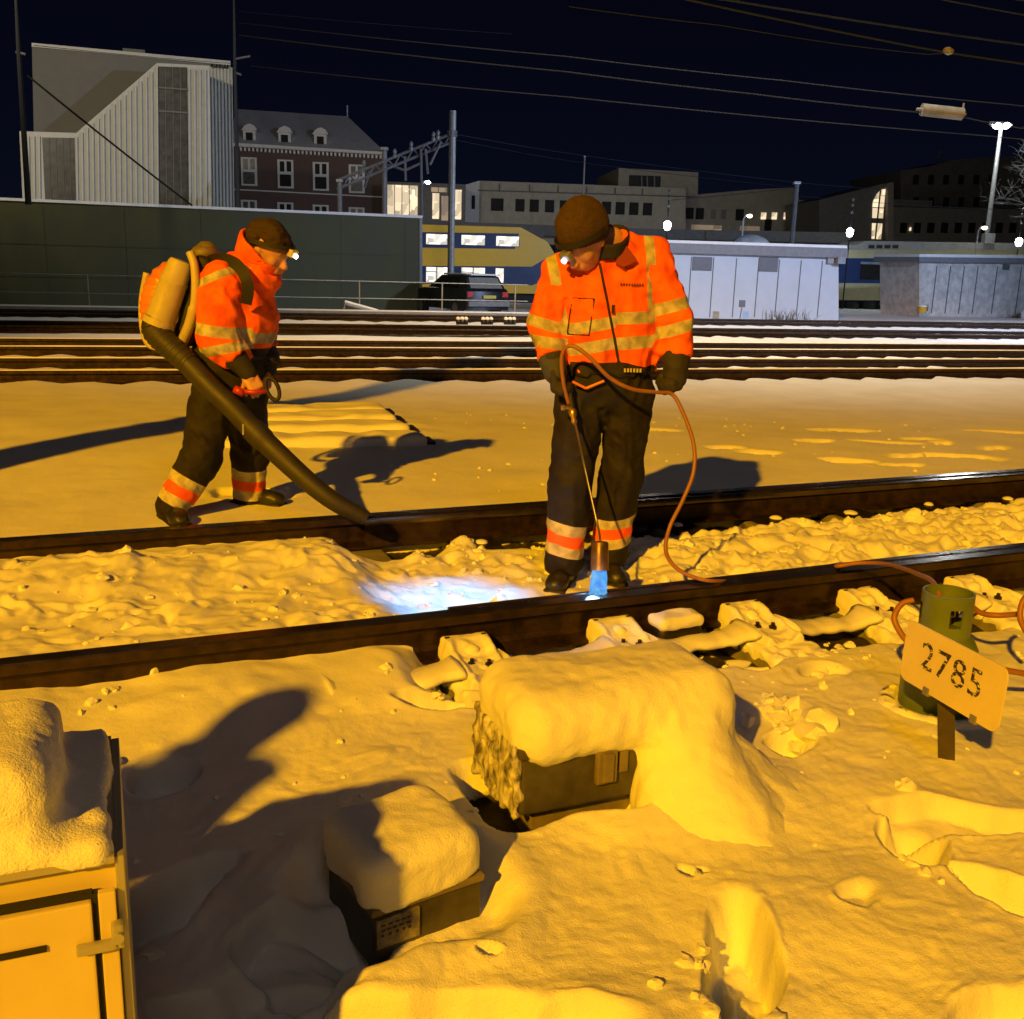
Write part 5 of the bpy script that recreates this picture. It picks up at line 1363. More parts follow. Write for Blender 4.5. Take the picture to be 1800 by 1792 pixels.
# ================================================================== CLOTH MATERIAL WITH REFLECTIVE BANDS
def cloth(name, base, band, dark, edge=None):
    m, nt, b, out = new_mat(name); N, L = nt.nodes, nt.links
    def attr(n):
        a = N.new('ShaderNodeAttribute'); a.attribute_name = n
        r = N.new('ShaderNodeMapRange'); r.inputs['From Min'].default_value = -.0008; r.inputs['From Max'].default_value = .0008
        L.new(a.outputs['Fac'], r.inputs[0]); return r.outputs[0]
    geo = N.new('ShaderNodeNewGeometry')
    n = N.new('ShaderNodeTexNoise'); n.inputs['Scale'].default_value = 9; n.inputs['Detail'].default_value = 5; L.new(geo.outputs['Position'], n.inputs['Vector'])
    cr = N.new('ShaderNodeValToRGB'); cr.color_ramp.elements[0].position = .36; cr.color_ramp.elements[1].position = .56
    cr.color_ramp.elements[0].color = (base[0] * .66, base[1] * .55, base[2] * .6, 1); cr.color_ramp.elements[1].color = (*base, 1)
    L.new(n.outputs['Fac'], cr.inputs[0])
    n3 = N.new('ShaderNodeTexNoise'); n3.inputs['Scale'].default_value = 22; n3.inputs['Detail'].default_value = 5; L.new(geo.outputs['Position'], n3.inputs['Vector'])
    cb = N.new('ShaderNodeValToRGB'); cb.color_ramp.elements[0].position = .38; cb.color_ramp.elements[1].position = .6
    cb.color_ramp.elements[0].color = (band[0] * .6, band[1] * .6, band[2] * .6, 1); cb.color_ramp.elements[1].color = (*band, 1); L.new(n3.outputs['Fac'], cb.inputs[0])
    m1 = N.new('ShaderNodeMixRGB'); L.new(attr('band'), m1.inputs[0]); L.new(cr.outputs[0], m1.inputs[1]); L.new(cb.outputs[0], m1.inputs[2])
    col = m1.outputs[0]
    if edge:
        m3 = N.new('ShaderNodeMixRGB'); m3.inputs[2].default_value = (*edge, 1); L.new(attr('stripe'), m3.inputs[0]); L.new(col, m3.inputs[1]); col = m3.outputs[0]
    m2 = N.new('ShaderNodeMixRGB'); m2.inputs[2].default_value = (*dark, 1); L.new(attr('dark'), m2.inputs[0]); L.new(col, m2.inputs[1])
    L.new(m2.outputs[0], b.inputs['Base Color']); b.inputs['Roughness'].default_value = .75; b.inputs['Specular IOR Level'].default_value = .25
    n2 = N.new('ShaderNodeTexNoise'); n2.inputs['Scale'].default_value = 34; n2.inputs['Detail'].default_value = 5; L.new(geo.outputs['Position'], n2.inputs['Vector'])
    bp = N.new('ShaderNodeBump'); bp.inputs['Strength'].default_value = .6; bp.inputs['Distance'].default_value = .006; L.new(n2.outputs['Fac'], bp.inputs['Height']); L.new(bp.outputs[0], b.inputs['Normal'])
    return m
NAVY = (.019, .017, .020)
M['jacket'] = cloth('orange_safety_jacket', (1.0, .145, .012), (.50, .47, .38), NAVY)
M['trousers'] = cloth('dark_trousers_with_bands', NAVY, (.60, .55, .42), (.02, .018, .017), edge=(.9, .12, .02))

def hand_prims(w, d, n, curl=(60, 80, 50), thumb=.7, s=1.0, side=1, r=0.0):
    """w wrist, d direction, n palm normal; returns finger chains and palm"""
    d = nrm(d); n = np.array(n, float); n = nrm(n - d * (n @ d)); l = np.cross(d, n) * side
    w = np.array(w, float); out = []
    out.append(s_box(w + d * .048 * s, d, l, n, .048 * s + r, .039 * s + r, .015 * s + r, .014 * s + r))
    out.append(s_cap(w - d * .02 * s, w + d * .03 * s, .028 * s + r, .026 * s + r))
    for i, (off, L) in enumerate(((-.030, .92), (-.010, 1.05), (.010, 1.0), (.029, .80))):
        p = w + d * (.090 - .004 * abs(i - 1)) * s + l * off * s; a = 0
        for j, seg in enumerate((.040, .026, .020)):
            a += math.radians(curl[j] + i * 3)
            v = d * math.cos(a) + n * math.sin(a)
            q = p + v * seg * L * s
            out.append(s_cap(p, q, (.0098 - j * .0009) * s + r, (.0092 - j * .0011) * s + r)); p = q
    p = w + d * .030 * s - l * .032 * s; v = nrm(d * .6 - l * .75 + n * .45)
    q = p + v * .038 * s; out.append(s_cap(p, q, .0125 * s + r, .0108 * s + r))
    v = nrm(d * .75 + n * thumb + l * .25 * thumb); q2 = q + v * .032 * s; out.append(s_cap(q, q2, .0105 * s + r, .009 * s + r))
    return out
def head_prims(c, f, u, s=1.0):
    f = nrm(f); u = np.array(u, float); u = nrm(u - f * (u @ f)); l = np.cross(u, f)
    c = np.array(c, float)
    P = lambda a, b, cc: c + f * a * s + u * b * s + l * cc * s
    o = [s_ell(c, l, f, u, .077 * s, .097 * s, .108 * s), s_ell(P(.028, -.062, 0), l, f, u, .057 * s, .066 * s, .064 * s),
         s_ell(P(.052, -.098, 0), l, f, u, .026 * s, .026 * s, .022 * s), s_cap(P(.090, -.012, 0), P(.112, -.046, 0), .008 * s, .0135 * s),
         s_ell(P(.108, -.050, .010), l, f, u, .009 * s, .010 * s, .008 * s), s_ell(P(.108, -.050, -.010), l, f, u, .009 * s, .010 * s, .008 * s),
         s_cap(P(.088, -.073, .018), P(.088, -.073, -.018), .0075 * s, .0075 * s), s_cap(P(.086, -.083, .015), P(.086, -.083, -.015), .008 * s, .008 * s),
         s_cap(P(.082, .012, .036), P(.088, .010, .012), .010 * s, .009 * s), s_cap(P(.082, .012, -.036), P(.088, .010, -.012), .010 * s, .009 * s),
         s_ell(P(.060, -.040, .042), l, f, u, .022 * s, .024 * s, .024 * s), s_ell(P(.060, -.040, -.042), l, f, u, .022 * s, .024 * s, .024 * s),
         s_ell(P(-.008, -.022, .079), f, u, l, .018 * s, .031 * s, .009 * s), s_ell(P(-.008, -.022, -.079), f, u, l, .018 * s, .031 * s, .009 * s)]
    return o, P, l
def merge(parts):
    Ps, Qs, b = [], [], 0
    for P, Q in parts: Ps.append(P); Qs.append(Q + b); b += len(P)
    return np.concatenate(Ps), np.concatenate(Qs)
def sn(prims, k, h, pad=.03, disp=None, pts=None):
    f = union(prims, k) if isinstance(prims, list) else prims
    pts = np.array(pts); lo = pts.min(0) - pad; hi = pts.max(0) + pad
    g = f if disp is None else (lambda X, Y, Z: f(X, Y, Z) + disp(X, Y, Z))
    return surfnet(g, lo, hi, h)
def folds(a, seed, vert=.5):
    def f(X, Y, Z):
        w = .05 * vnoise(X * 5, Y * 5, Z * 5, seed=seed + 3)
        n1 = vnoise((X + w) * 7, (Y + w) * 7, (Z + X * .5 + w) * 17, seed=seed)
        n2 = vnoise((X + w) * 18, (Y + w) * 18, (Z + w) * 5, seed=seed + 1)
        r1 = 1 - 2 * np.abs(n1); r2 = 1 - 2 * np.abs(n2)
        return -a * ((1 - vert) * r1 + vert * r2) - a * .3 * vnoise(X * 40, Y * 40, Z * 40, seed=seed + 2)
    return f
def dist_to(segs):
    def f(P):
        d = np.full(len(P), 9.0)
        for a, b in segs:
            a = np.array(a); b = np.array(b); ab = b - a; t = np.clip(((P - a) @ ab) / (ab @ ab), 0, 1)
            d = np.minimum(d, np.linalg.norm(P - a - t[:, None] * ab, axis=1))
        return d
    return f
def boot(parent, ankle, toe_dir, z0, s=1.0):
    td = nrm([toe_dir[0], toe_dir[1], 0]); sd = np.array([-td[1], td[0], 0]); a = np.array(ankle, float)
    a0 = np.array([a[0], a[1], z0])
    pr = [s_cap(a + UZ * .02, a0 + UZ * .06, .056 * s, .052 * s), s_cap(a0 + UZ * .045 - td * .03, a0 + td * .11 + UZ * .04, .048 * s, .044 * s), s_ell(a0 + td * .15 + UZ * .038, td, sd, UZ, .062 * s, .049 * s, .040 * s)]
    g = union(pr, .03)
    fn = lambda X, Y, Z: smax(g(X, Y, Z), -(Z - z0), .006) + .003 * vnoise(X * 40, Y * 40, Z * 40)
    P, Q = surfnet(fn, a0 + np.minimum(td * .24, 0) - [.1, .1, .02], np.maximum(a0 + td * .24, a) + [.1, .1, .1], .007)
    o = net_object('boot', P, Q, M['boot'], parent)
    fs_ = lambda X, Y, Z: smax(s_box(a0 + td * .055 + UZ * .010, td, sd, UZ, .150 * s, .052 * s, .014, .012)(X, Y, Z), Z * 0 - 1, 0)
    P, Q = surfnet(fs_, a0 - [.25, .25, .03], a0 + [.25, .25, .06], .009); net_object('sole', P, Q, M['black'], o)
    return o

# ================================================================== RIGHT WORKER (gas torch)
R_ = lambda u, v, dy=0.0: at(u, v, 4.45 + dy)
RW = thing('person', (.35, 4.45, 0), 'person in orange jacket and brown beanie, head bowed, aiming a gas torch at the rail', 'person')
rw = dict(hipL=R_(1022, 690), hipR=R_(1106, 690, .03), kneeL=R_(1003, 850, -.05), kneeR=R_(1092, 835, .05), ankL=R_(991, 985, -.05), ankR=R_(1070, 972, .08),
          shL=R_(985, 482, -.02), shR=R_(1146, 452, .02), elL=R_(958, 572, -.02), elR=R_(1187, 560, .0), wrL=R_(972, 640, -.12), wrR=R_(1188, 640, -.08),
          pel=R_(1066, 668), chest=R_(1064, 520), neck=R_(1074, 428, -.02), head=R_(1024, 418, -.13))
rz0 = 0.0
hf = nrm([-.50, -.52, -.69]); hu = nrm(np.array([0, 0, 1.0]) - hf * hf[2]) 
hp, HP, hl = head_prims(rw['head'], hf, hu, 1.02)
wl = nrm([.12, -.10, -1]); 
handL = hand_prims(rw['wrL'] + [0.01, -.02, -.02], wl, (.8, -.3, .0), (55, 75, 45), side=1)
handR = hand_prims(rw['wrR'] + [-.0, 0, -.01], (-.06, -.05, -1), (-.75, -.55, 0), (60, 80, 50), side=-1)
limbs = [s_cap(rw['shL'], rw['elL'], .045, .04), s_cap(rw['elL'], rw['wrL'], .04, .028), s_cap(rw['shR'], rw['elR'], .045, .04), s_cap(rw['elR'], rw['wrR'], .04, .028),
         s_cap(rw['hipL'], rw['kneeL'], .07, .052), s_cap(rw['kneeL'], rw['ankL'], .05, .036), s_cap(rw['hipR'], rw['kneeR'], .07, .052), s_cap(rw['kneeR'], rw['ankR'], .05, .036),
         s_cap(rw['pel'], rw['chest'], .13, .13, ((0, 1, 0), .7)), s_cap(rw['shL'], rw['shR'], .05, .05), s_cap(rw['chest'], rw['neck'], .12, .055, ((0, 1, 0), .75)), s_cap(rw['neck'], rw['head'] - hu * .04, .055, .05)]
allp = [rw[k] for k in rw]
parts = [sn(limbs, .05, .016, .16, None, allp), sn(hp + [s_cap(rw['neck'], rw['head'] - hu * .04 - hf * .01, .055, .052)], .014, .0055, .17, None, [rw['head']]),
         sn(handL, .006, .0042, .13, None, [rw['wrL'] + [0, 0, -.05]]), sn(handR, .006, .0042, .13, None, [rw['wrR'] + [0, 0, -.05]])]
P, Q = merge(parts); net_object('body', P, Q, M['skin'], RW)
# trousers
def trousers(parent, J, segs, hem_top, bands, seed, waist, aw=.17, ad=.125, rt=.108, rk=.088, rs=.082, extra=None):
    pr = [s_ell(J['pel'] + UZ * .0, (1, 0, 0), (0, 1, 0), UZ, aw, ad, .17), s_cap(J['hipL'], J['kneeL'], rt, rk), s_cap(J['kneeL'], J['ankL'], rk, rs), s_cap(J['hipR'], J['kneeR'], rt, rk), s_cap(J['kneeR'], J['ankR'], rk, rs)]
    g = union(pr, .035)
    def fn(X, Y, Z):
        a = smax(g(X, Y, Z), Z - waist, .01)
        return a
    P, Q = sn(fn, 0, .0095, .15, folds(.014, seed, .6), [J[k] for k in ('pel', 'hipL', 'hipR', 'kneeL', 'kneeR', 'ankL', 'ankR')])
    def near(P):
        dl = dist_to([(J['hipL'], J['kneeL']), (J['kneeL'], J['ankL'])])(P); dr = dist_to([(J['hipR'], J['kneeR']), (J['kneeR'], J['ankR'])])(P); return dl < dr
    def band(P):
        L = near(P); o = np.full(len(P), -.1)
        for m_, (c0, c1, tilt) in ((L, bands[0]), (~L, bands[1])):
            ank, kn = (J['ankL'], J['kneeL']) if m_ is L or (m_ == L).all() else (J['ankR'], J['kneeR'])
            ax = nrm(kn - ank); q = (P - ank) @ ax + tilt * (P[:, 0] - ank[0])
            v = (c1 - c0) / 2 - np.abs(q - (c0 + c1) / 2); o = np.where(m_, v, o)
        return o
    def stripe(P):
        L = near(P); o = np.full(len(P), -.1)
        for m_, (c0, c1, tilt), ank, kn in ((L, bands[0], J['ankL'], J['kneeL']), (~L, bands[1], J['ankR'], J['kneeR'])):
            ax = nrm(kn - ank); q = (P - ank) @ ax + tilt * (P[:, 0] - ank[0]); w = (c1 - c0) * .17
            v = w + .006 * vnoise(P[:, 0] * 30, P[:, 1] * 30, P[:, 2] * 8) - np.abs(q - (c0 + c1) / 2); o = np.where(m_, v, o)
        return o
    return net_object('trousers', P, Q, M['trousers'], parent, dict(band=band, stripe=stripe, dark=lambda P: np.full(len(P), -1.0)))
def zz(u, v, Y): return at(u, v, Y)[2]
trousers(RW, rw, None, None, [(.035, .185, .15), (.045, .185, -.25)], 40, R_(1060, 640)[2])
boot(RW, rw['ankL'] + [0, 0, -.02], (-.25, -1), rz0); boot(RW, rw['ankR'] + [0, 0, -.02], (.15, -1), rz0)
# jacket
hemz = R_(1062, 655)[2]
JP = [s_cap(R_(1068, 600), R_(1064, 520), .187, .192, ((0, 1, 0), .66)), s_cap(R_(1068, 640), R_(1068, 600), .19, .195, ((0, 1, 0), .68)), s_cap(rw['shL'] + [.03, 0, -.01], rw['shR'] + [-.03, 0, -.01], .082, .085), s_cap(R_(1064, 520), R_(1068, 462, 0), .176, .125, ((0, 1, 0), .62)),
      s_cap(rw['shL'], rw['elL'], .076, .064), s_cap(rw['elL'], rw['wrL'], .064, .056), s_cap(rw['shR'], rw['elR'], .078, .067), s_cap(rw['elR'], rw['wrR'], .067, .058)]
cutL = (rw['wrL'] + nrm(rw['elL'] - rw['wrL']) * .035, nrm(rw['wrL'] - rw['elL'])); cutR = (rw['wrR'] + nrm(rw['elR'] - rw['wrR']) * .03, nrm(rw['wrR'] - rw['elR']))
gj = union(JP[:4], .05); ga = union(JP[4:6], .02); gb_ = union(JP[6:8], .02)
def jf(X, Y, Z):
    t_ = smax(gj(X, Y, Z), -(Z - hemz), .012)
    def cut(d, c):
        return smax(d, (X - c[0][0]) * c[1][0] + (Y - c[0][1]) * c[1][1] + (Z - c[0][2]) * c[1][2], .008)
    a = cut(ga(X, Y, Z), cutL); b = cut(gb_(X, Y, Z), cutR)
    o = smin(smin(t_, a, .022), b, .022)
    # neck opening
    n_ = s_cap(rw['neck'] + [-.02, -.02, .12], rw['neck'] + [-.015, -.03, -.01], .085, .06)(X, Y, Z)
    # zip groove
    return smax(o, -n_, .012)
P, Q = sn(jf, 0, .0085, .13, folds(.017, 20, .5), [rw[k] for k in ('shL', 'shR', 'elL', 'elR', 'wrL', 'wrR', 'pel', 'neck')])
aL = dist_to([(rw['shL'], rw['elL']), (rw['elL'], rw['wrL'])]); aR = dist_to([(rw['shR'], rw['elR']), (rw['elR'], rw['wrR'])])
tb_ = dist_to([(R_(1004, 640), R_(998, 490)), (R_(1062, 640), R_(1062, 470)), (R_(1118, 640), R_(1112, 480))])
def lab(P):
    a, b, t = aL(P), aR(P), tb_(P) * .98
    return np.where((a < b) & (a < t) & (P[:, 2] < rw['shL'][2] - .05), 1, np.where((b < t) & (P[:, 2] < rw['shR'][2] - .04), 2, 0))
def rband(P):
    l = lab(P); o = np.full(len(P), -.1)
    def hb(zc, xc, tilt, w): return w / 2 - np.abs(P[:, 2] - zc - tilt * (P[:, 0] - xc))
    xm = R_(1077, 560)[0]
    tr = np.maximum(hb(R_(1110, 557)[2], R_(1110, 557)[0], .05, .05), hb(R_(1110, 599)[2], R_(1110, 599)[0], .08, .052))
    tl = np.maximum(hb(R_(1020, 574)[2], R_(1020, 574)[0], .22, .05), hb(R_(1020, 610)[2], R_(1020, 610)[0], .22, .05))
    t = np.where(P[:, 0] > xm, tr, tl)
    # shoulder straps
    def vb(u0, v0, u1, v1, w):
        a, b = R_(u0, v0), R_(u1, v1); q = (P[:, 2] - a[2]) / (b[2] - a[2]); xx = a[0] + (b[0] - a[0]) * q
        return np.where(P[:, 2] > b[2] - .0, w / 2 - np.abs(P[:, 0] - xx), -.1)
    t = np.maximum(t, np.maximum(vb(1139, 415, 1144, 560, .040), vb(970, 465, 990, 575, .044)))
    t = np.where(P[:, 1] > 4.56, np.maximum(t, -1), t)
    a1_ = np.maximum(hb(R_(950, 566)[2], R_(950, 566)[0], -.25, .046), hb(R_(955, 598)[2], R_(955, 598)[0], -.1, .046))
    a2_ = np.maximum(hb(R_(1188, 535)[2], R_(1188, 535)[0], .30, .052), hb(R_(1190, 575)[2], R_(1190, 575)[0], .30, .052))
    return np.where(l == 1, a1_, np.where(l == 2, a2_, t))
def rdark(P):
    l = lab(P)
    zi = R_(1068, 634)[2] + .25 * np.minimum(0, 0 * P[:, 0])
    t = zi + .02 * vnoise(P[:, 0] * 9, P[:, 1] * 3) - P[:, 2]
    # zip line running from collar to hem
    a, b = R_(1050, 462), R_(1084, 640); q = (P[:, 2] - a[2]) / (b[2] - a[2]); xx = a[0] + (b[0] - a[0]) * q
    zp = np.where((P[:, 1] < 4.42) & (P[:, 2] < a[2]), .006 - np.abs(P[:, 0] - xx), -.1)
    t = np.maximum(t, zp)
    # pocket outline on the chest
    c = R_(1018, 555); pw, ph = .045, .075
    qx, qz = np.abs(P[:, 0] - c[0] - .1 * (P[:, 2] - c[2])), np.abs(P[:, 2] - c[2] - .0 * (P[:, 0] - c[0]))
    d = np.maximum(qx - pw, qz - ph); pk = np.where(P[:, 1] < 4.42, .0032 - np.abs(d), -.1); 
    t = np.maximum(t, pk)
    return np.where(l == 0, t, -.1)
jk = net_object('jacket', P, Q, M['jacket'], RW, dict(band=rband, dark=rdark))
# badge, zip pull, chest lettering, hem lettering
def front_y(x, z, Pv=P):
    m = (np.abs(Pv[:, 0] - x) < .014) & (np.abs(Pv[:, 2] - z) < .014); return Pv[m, 1].min() if m.any() else 4.3
def stick(name, u, v, w, h, mat, n=1, gap=0, parent=jk):
    mb = MB(); c = R_(u, v, -.13)
    for i in range(n):
        x = c[0] + i * gap; y = front_y(x, c[2]); mb.obox((x, y - .002, c[2]), (1, 0, 0), (0, 1, 0), UZ, w / 2, .003, h / 2)
    return mb.build(name, mat, parent)
stick('zip_tab', 1077, 543, .012, .034, M['black'])
stick('chest_lettering', 1092, 500, .0055, .010, M['post'], 9, .0115)
stick('hem_lettering', 1098, 651, .008, .016, M['cream'], 6, .0135, parent=RW)
mb = MB()
for (u0, v0, u1, v1) in ((1006, 671, 1030, 683), (1030, 683, 1062, 670)):
    a, b = R_(u0, v0, -.155), R_(u1, v1, -.155); mb.tube([a, b], .006, 6)
mb.build('pocket_piping', M['orangeplastic'], RW)
# collar: standing ring, dark lining turned out on the right
def colf(X, Y, Z):
    c0 = rw['neck'] + np.array([-.012, -.015, -.045]); ax = nrm([-.16, -.25, 1])
    Pp = np.stack([X - c0[0], Y - c0[1], Z - c0[2]], -1); t = Pp @ ax; r = np.linalg.norm(Pp - t[..., None] * ax, axis=-1)
    ang = np.arctan2(Pp[..., 1], Pp[..., 0])
    R0 = .088 + .10 * np.clip(t, 0, .1) + .008 * np.sin(3 * ang); hgt = .085 + .025 * np.sin(ang - .3)
    return np.maximum(np.abs(r - R0) - .008, np.abs(t - hgt / 2) - hgt / 2) + .003 * vnoise(X * 25, Y * 25, Z * 25)
P2, Q2 = surfnet(colf, rw['neck'] - [.18, .18, .12], rw['neck'] + [.18, .18, .14], .007); net_object('collar', P2, Q2, M['trouser'], RW)
mb = MB(); a, b, c, d = R_(1081, 462, -.14), R_(1100, 430, -.10), R_(1121, 458, -.12), R_(1096, 470, -.15)
mb.add([a, b, c, d, a + [0, .015, 0], b + [0, .015, 0], c + [0, .015, 0], d + [0, .015, 0]], [(0, 1, 2, 3), (4, 7, 6, 5), (0, 4, 5, 1), (1, 5, 6, 2), (2, 6, 7, 3), (3, 7, 4, 0)]); mb.build('collar_flap', M['collar'], RW)
# beanie
def beanf(X, Y, Z):
    c = HP(-.012, .028, 0)
    e = s_ell(c - hf * .012 + hu * .004, hl, hf, hu, .101, .128, .126)(X, Y, Z)
    Pp = np.stack([X - rw['head'][0], Y - rw['head'][1], Z - rw['head'][2]], -1)
    cutp = -(Pp @ nrm(hu * 1.0 - hf * .42)) - .022
    ang = np.arctan2(Pp @ hl, Pp @ hf)
    return smax(e, cutp, .012) + .0022 * np.sin(ang * 46) + .005 * vnoise(X * 14, Y * 14, Z * 14)
P2, Q2 = surfnet(beanf, rw['head'] - [.19, .19, .16], rw['head'] + [.19, .19, .21], .0052); bn = net_object('beanie', P2, Q2, M['beanie'], RW)
def torus_strip(name, c, n, r, hw, th, mat, parent, rx=1, ry=1, xa=None):
    n = nrm(n); xa = nrm(xa - n * (xa @ n)); ya = np.cross(n, xa); mb = MB(); k = 40; vs = []
    for i in range(k):
        a = 2 * PI * i / k; e = xa * math.cos(a) * rx + ya * math.sin(a) * ry
        for dr, dh in ((0, -hw), (th, -hw), (th, hw), (0, hw)): vs.append(c + e * (r + dr) + n * dh)
    mb.add(vs, [(i * 4 + j, i * 4 + (j + 1) % 4, ((i + 1) % k) * 4 + (j + 1) % 4, ((i + 1) % k) * 4 + j) for i in range(k) for j in range(4)]); return mb.build(name, mat, parent, smooth=True, angle=40)
def headlamp(head, f, u, HPf, label, pos, aim, power, mlit, off=(.118, .022, 0), rr=.112, band=True):
    l = np.cross(u, f)
    r_ = thing('headlamp', HPf(*off), label, 'headlamp')
    if band: torus_strip('strap', head + u * .02 - f * .006, nrm(u - f * .25), rr * .82, .011, .004, M['black'], r_, rx=1.20, ry=.98, xa=f)
    mb = MB(); mb.obox(HPf(*off), l, f, u, .028, .014, .018, .006); mb.build('lamp_body', M['cream'] if mlit == 'lampwarm' else M['galv'], r_)
    mb = MB(); q = HPf(off[0] + .014, off[1] - .006, 0); rl = .011 if mlit == 'lens_white' else .009; mb.lathe(q, aim, [(0, rl), (.012, rl * 1.1), (.014, rl * .8)], 14); mb.build('lens', M[mlit], r_)
    return q
M['lens_white'] = emat('headlamp_lens', (.8, .9, 1), 2.5)
q = headlamp(rw['head'], hf, hu, HP, 'white headlamp shining on the bowed brow of the torch worker', None, hf, 0, 'lens_white', off=(.122, .012, 0), rr=.125)
tgt = ST(1.36, 3.78, 0)
light('SPOT', 'headlamp_beam', tuple(q + nrm(tgt - q) * .03), 165, (.05, .48, 1.0), .012, tuple(tgt), 33, .9)
# gloves and cuffs
for pr, w_, dd in ((hand_prims(rw['wrL'] + [0.01, -.02, -.02], wl, (.8, -.3, .0), (55, 75, 45), side=1, r=.005), rw['wrL'], wl), (hand_prims(rw['wrR'] + [0, 0, -.01], (-.06, -.05, -1), (-.75, -.55, 0), (60, 80, 50), side=-1, r=.006), rw['wrR'], None)):
    P2, Q2 = sn(pr + [s_cap(w_ + UZ * .03, w_ - UZ * .03, .046, .038)], .010, .0052, .15, folds(.002, 7), [w_ + [0, 0, -.06]])
    net_object('glove', P2, Q2, M['glove'], RW)
P2, Q2 = sn([s_cap(rw['wrL'] + nrm(rw['elL'] - rw['wrL']) * .05, rw['wrL'] + [.012, -.015, -.035], .058, .046)], 0, .006, .11, folds(.006, 31, .2), [rw['wrL']]); net_object('cuff', P2, Q2, M['cuff'], RW)
P2, Q2 = sn([s_cap(rw['wrR'] + nrm(rw['elR'] - rw['wrR']) * .045, rw['wrR'] + [-.0, 0, -.05], .060, .054)], 0, .006, .11, folds(.006, 33, .2), [rw['wrR']]); net_object('cuff', P2, Q2, M['glove'], RW)

# ---- the torch
th = thing('gas_torch', at(1054, 1000, 3.86), 'long gas torch with a brass burner cup and blue flame held over the rail', 'gas torch')
g0, g1 = at(1000, 690, 4.29), at(1006, 722, 4.26); b0_, b1_ = at(1054, 940, 3.98), at(1055, 952, 3.90)
mb = MB(); mb.tube([g0 - (g1 - g0) * .9, g0, g1], [.013, .015, .014], 10); mb.build('grip', M['black'], th)
mb = MB(); mb.lathe(g1, g1 - g0, [(-.01, .010), (0, .017), (.02, .017), (.03, .011), (.05, .013), (.06, .007)], 12); mb.tube([g1 + [-.03, -.01, .012], g1 + [0.005, 0, .01]], .007, 8); mb.lathe(g1 + [-.035, -.012, .012], (-1, -.2, 0), [(0, .012), (.012, .012)], 10); mb.build('valve', M['brass'], th, smooth=True, angle=40)
mb = MB(); mb.tube([g1, g1 + (b0_ - g1) * .5, g1 + (b0_ - g1) * .88, b0_, b1_], .0052, 8); mb.build('lance', M['lance'], th, smooth=True)
bu0, bu1 = at(1055, 951, 3.90), at(1054, 1003, 3.87)
ax_ = nrm(bu1 - bu0); Lb = np.linalg.norm(bu1 - bu0)
mb = MB(); mb.lathe(bu0, ax_, [(0, .010), (.004, .030), (.010, .0335), (Lb * .5, .0345), (Lb, .036), (Lb, .033), (Lb * .6, .030)], 24, caps=False); mb.build('burner_cup', M['burner'], th, smooth=True, angle=40)
# flame: a tapered glowing body with ragged edge
fm_, nt, b_, out_ = new_mat('blue_flame'); N_, L_ = nt.nodes, nt.links; nt.nodes.remove(b_)
em = N_.new('ShaderNodeEmission'); tr_ = N_.new('ShaderNodeBsdfTransparent'); mx = N_.new('ShaderNodeMixShader'); geo = N_.new('ShaderNodeNewGeometry')
nz = N_.new('ShaderNodeTexNoise'); nz.inputs['Scale'].default_value = 38; nz.inputs['Detail'].default_value = 3; mp = N_.new('ShaderNodeMapping'); mp.inputs['Scale'].default_value = (1, 1, .3)
L_.new(geo.outputs['Position'], mp.inputs[0]); L_.new(mp.outputs[0], nz.inputs['Vector'])
cr = N_.new('ShaderNodeValToRGB'); cr.color_ramp.elements[0].color = (.06, .32, 1.0, 1); cr.color_ramp.elements[1].color = (.20, .62, 1.0, 1); cr.color_ramp.elements[0].position = .35; cr.color_ramp.elements[1].position = .7
L_.new(nz.outputs['Fac'], cr.inputs[0]); L_.new(cr.outputs[0], em.inputs[0]); em.inputs[1].default_value = .95
L_.new(tr_.outputs[0], mx.inputs[1]); L_.new(em.outputs[0], mx.inputs[2]); mx.inputs[0].default_value = .80; L_.new(mx.outputs[0], out_.inputs[0])
fm2 = fm_.copy(); fm2.name = 'violet_flame_fringe'
for nd in fm2.node_tree.nodes:
    if nd.type == 'VALTORGB': nd.color_ramp.elements[0].color = (.25, .12, .8, 1); nd.color_ramp.elements[1].color = (.55, .38, 1, 1)
    if nd.type == 'MIX_SHADER': nd.inputs[0].default_value = .30
fe = at(1051, 1056, 3.79); fl_ax = nrm(fe - bu1); Lf = np.linalg.norm(fe - bu1)
mb = MB(); k = 28; vs = []
xa = nrm(np.cross(fl_ax, UZ)); ya = np.cross(fl_ax, xa)
rings = [(-.02, .028), (.2, .031), (.45, .032), (.7, .035), (.86, .040), (.97, .042)]
for h_, r0 in rings:
    for j in range(k):
        a = 2 * PI * j / k; q_ = 1 + .10 * float(vnoise(math.cos(a) * 2.5, math.sin(a) * 2.5, h_ * 3)) + (.22 * float(vnoise(math.cos(a) * 5, math.sin(a) * 5, h_ * 5)) if h_ > .8 else 0)
        vs.append(bu1 + fl_ax * Lf * (h_ + (.09 * float(vnoise(math.cos(a) * 4, math.sin(a) * 4, 2.2)) if h_ > .9 else 0)) + (xa * math.cos(a) + ya * math.sin(a)) * r0 * q_)
mb.add(vs, [(i * k + j, i * k + (j + 1) % k, (i + 1) * k + (j + 1) % k, (i + 1) * k + j) for i in range(len(rings) - 1) for j in range(k)] + [tuple((len(rings) - 1) * k + j for j in range(k))])
mb.build('flame', fm_, th, smooth=True)
P2, Q2 = surfnet(lambda X, Y, Z: s_ell(fe - UZ * .004 + AX * -.012, AX, NX, UZ, .075, .045, .020)(X, Y, Z) + .012 * vnoise(X * 45, Y * 45, Z * 30), fe - [.11, .1, .04], fe + [.1, .1, .05], .006)
net_object('flame_fringe', P2, Q2, fm2, th)
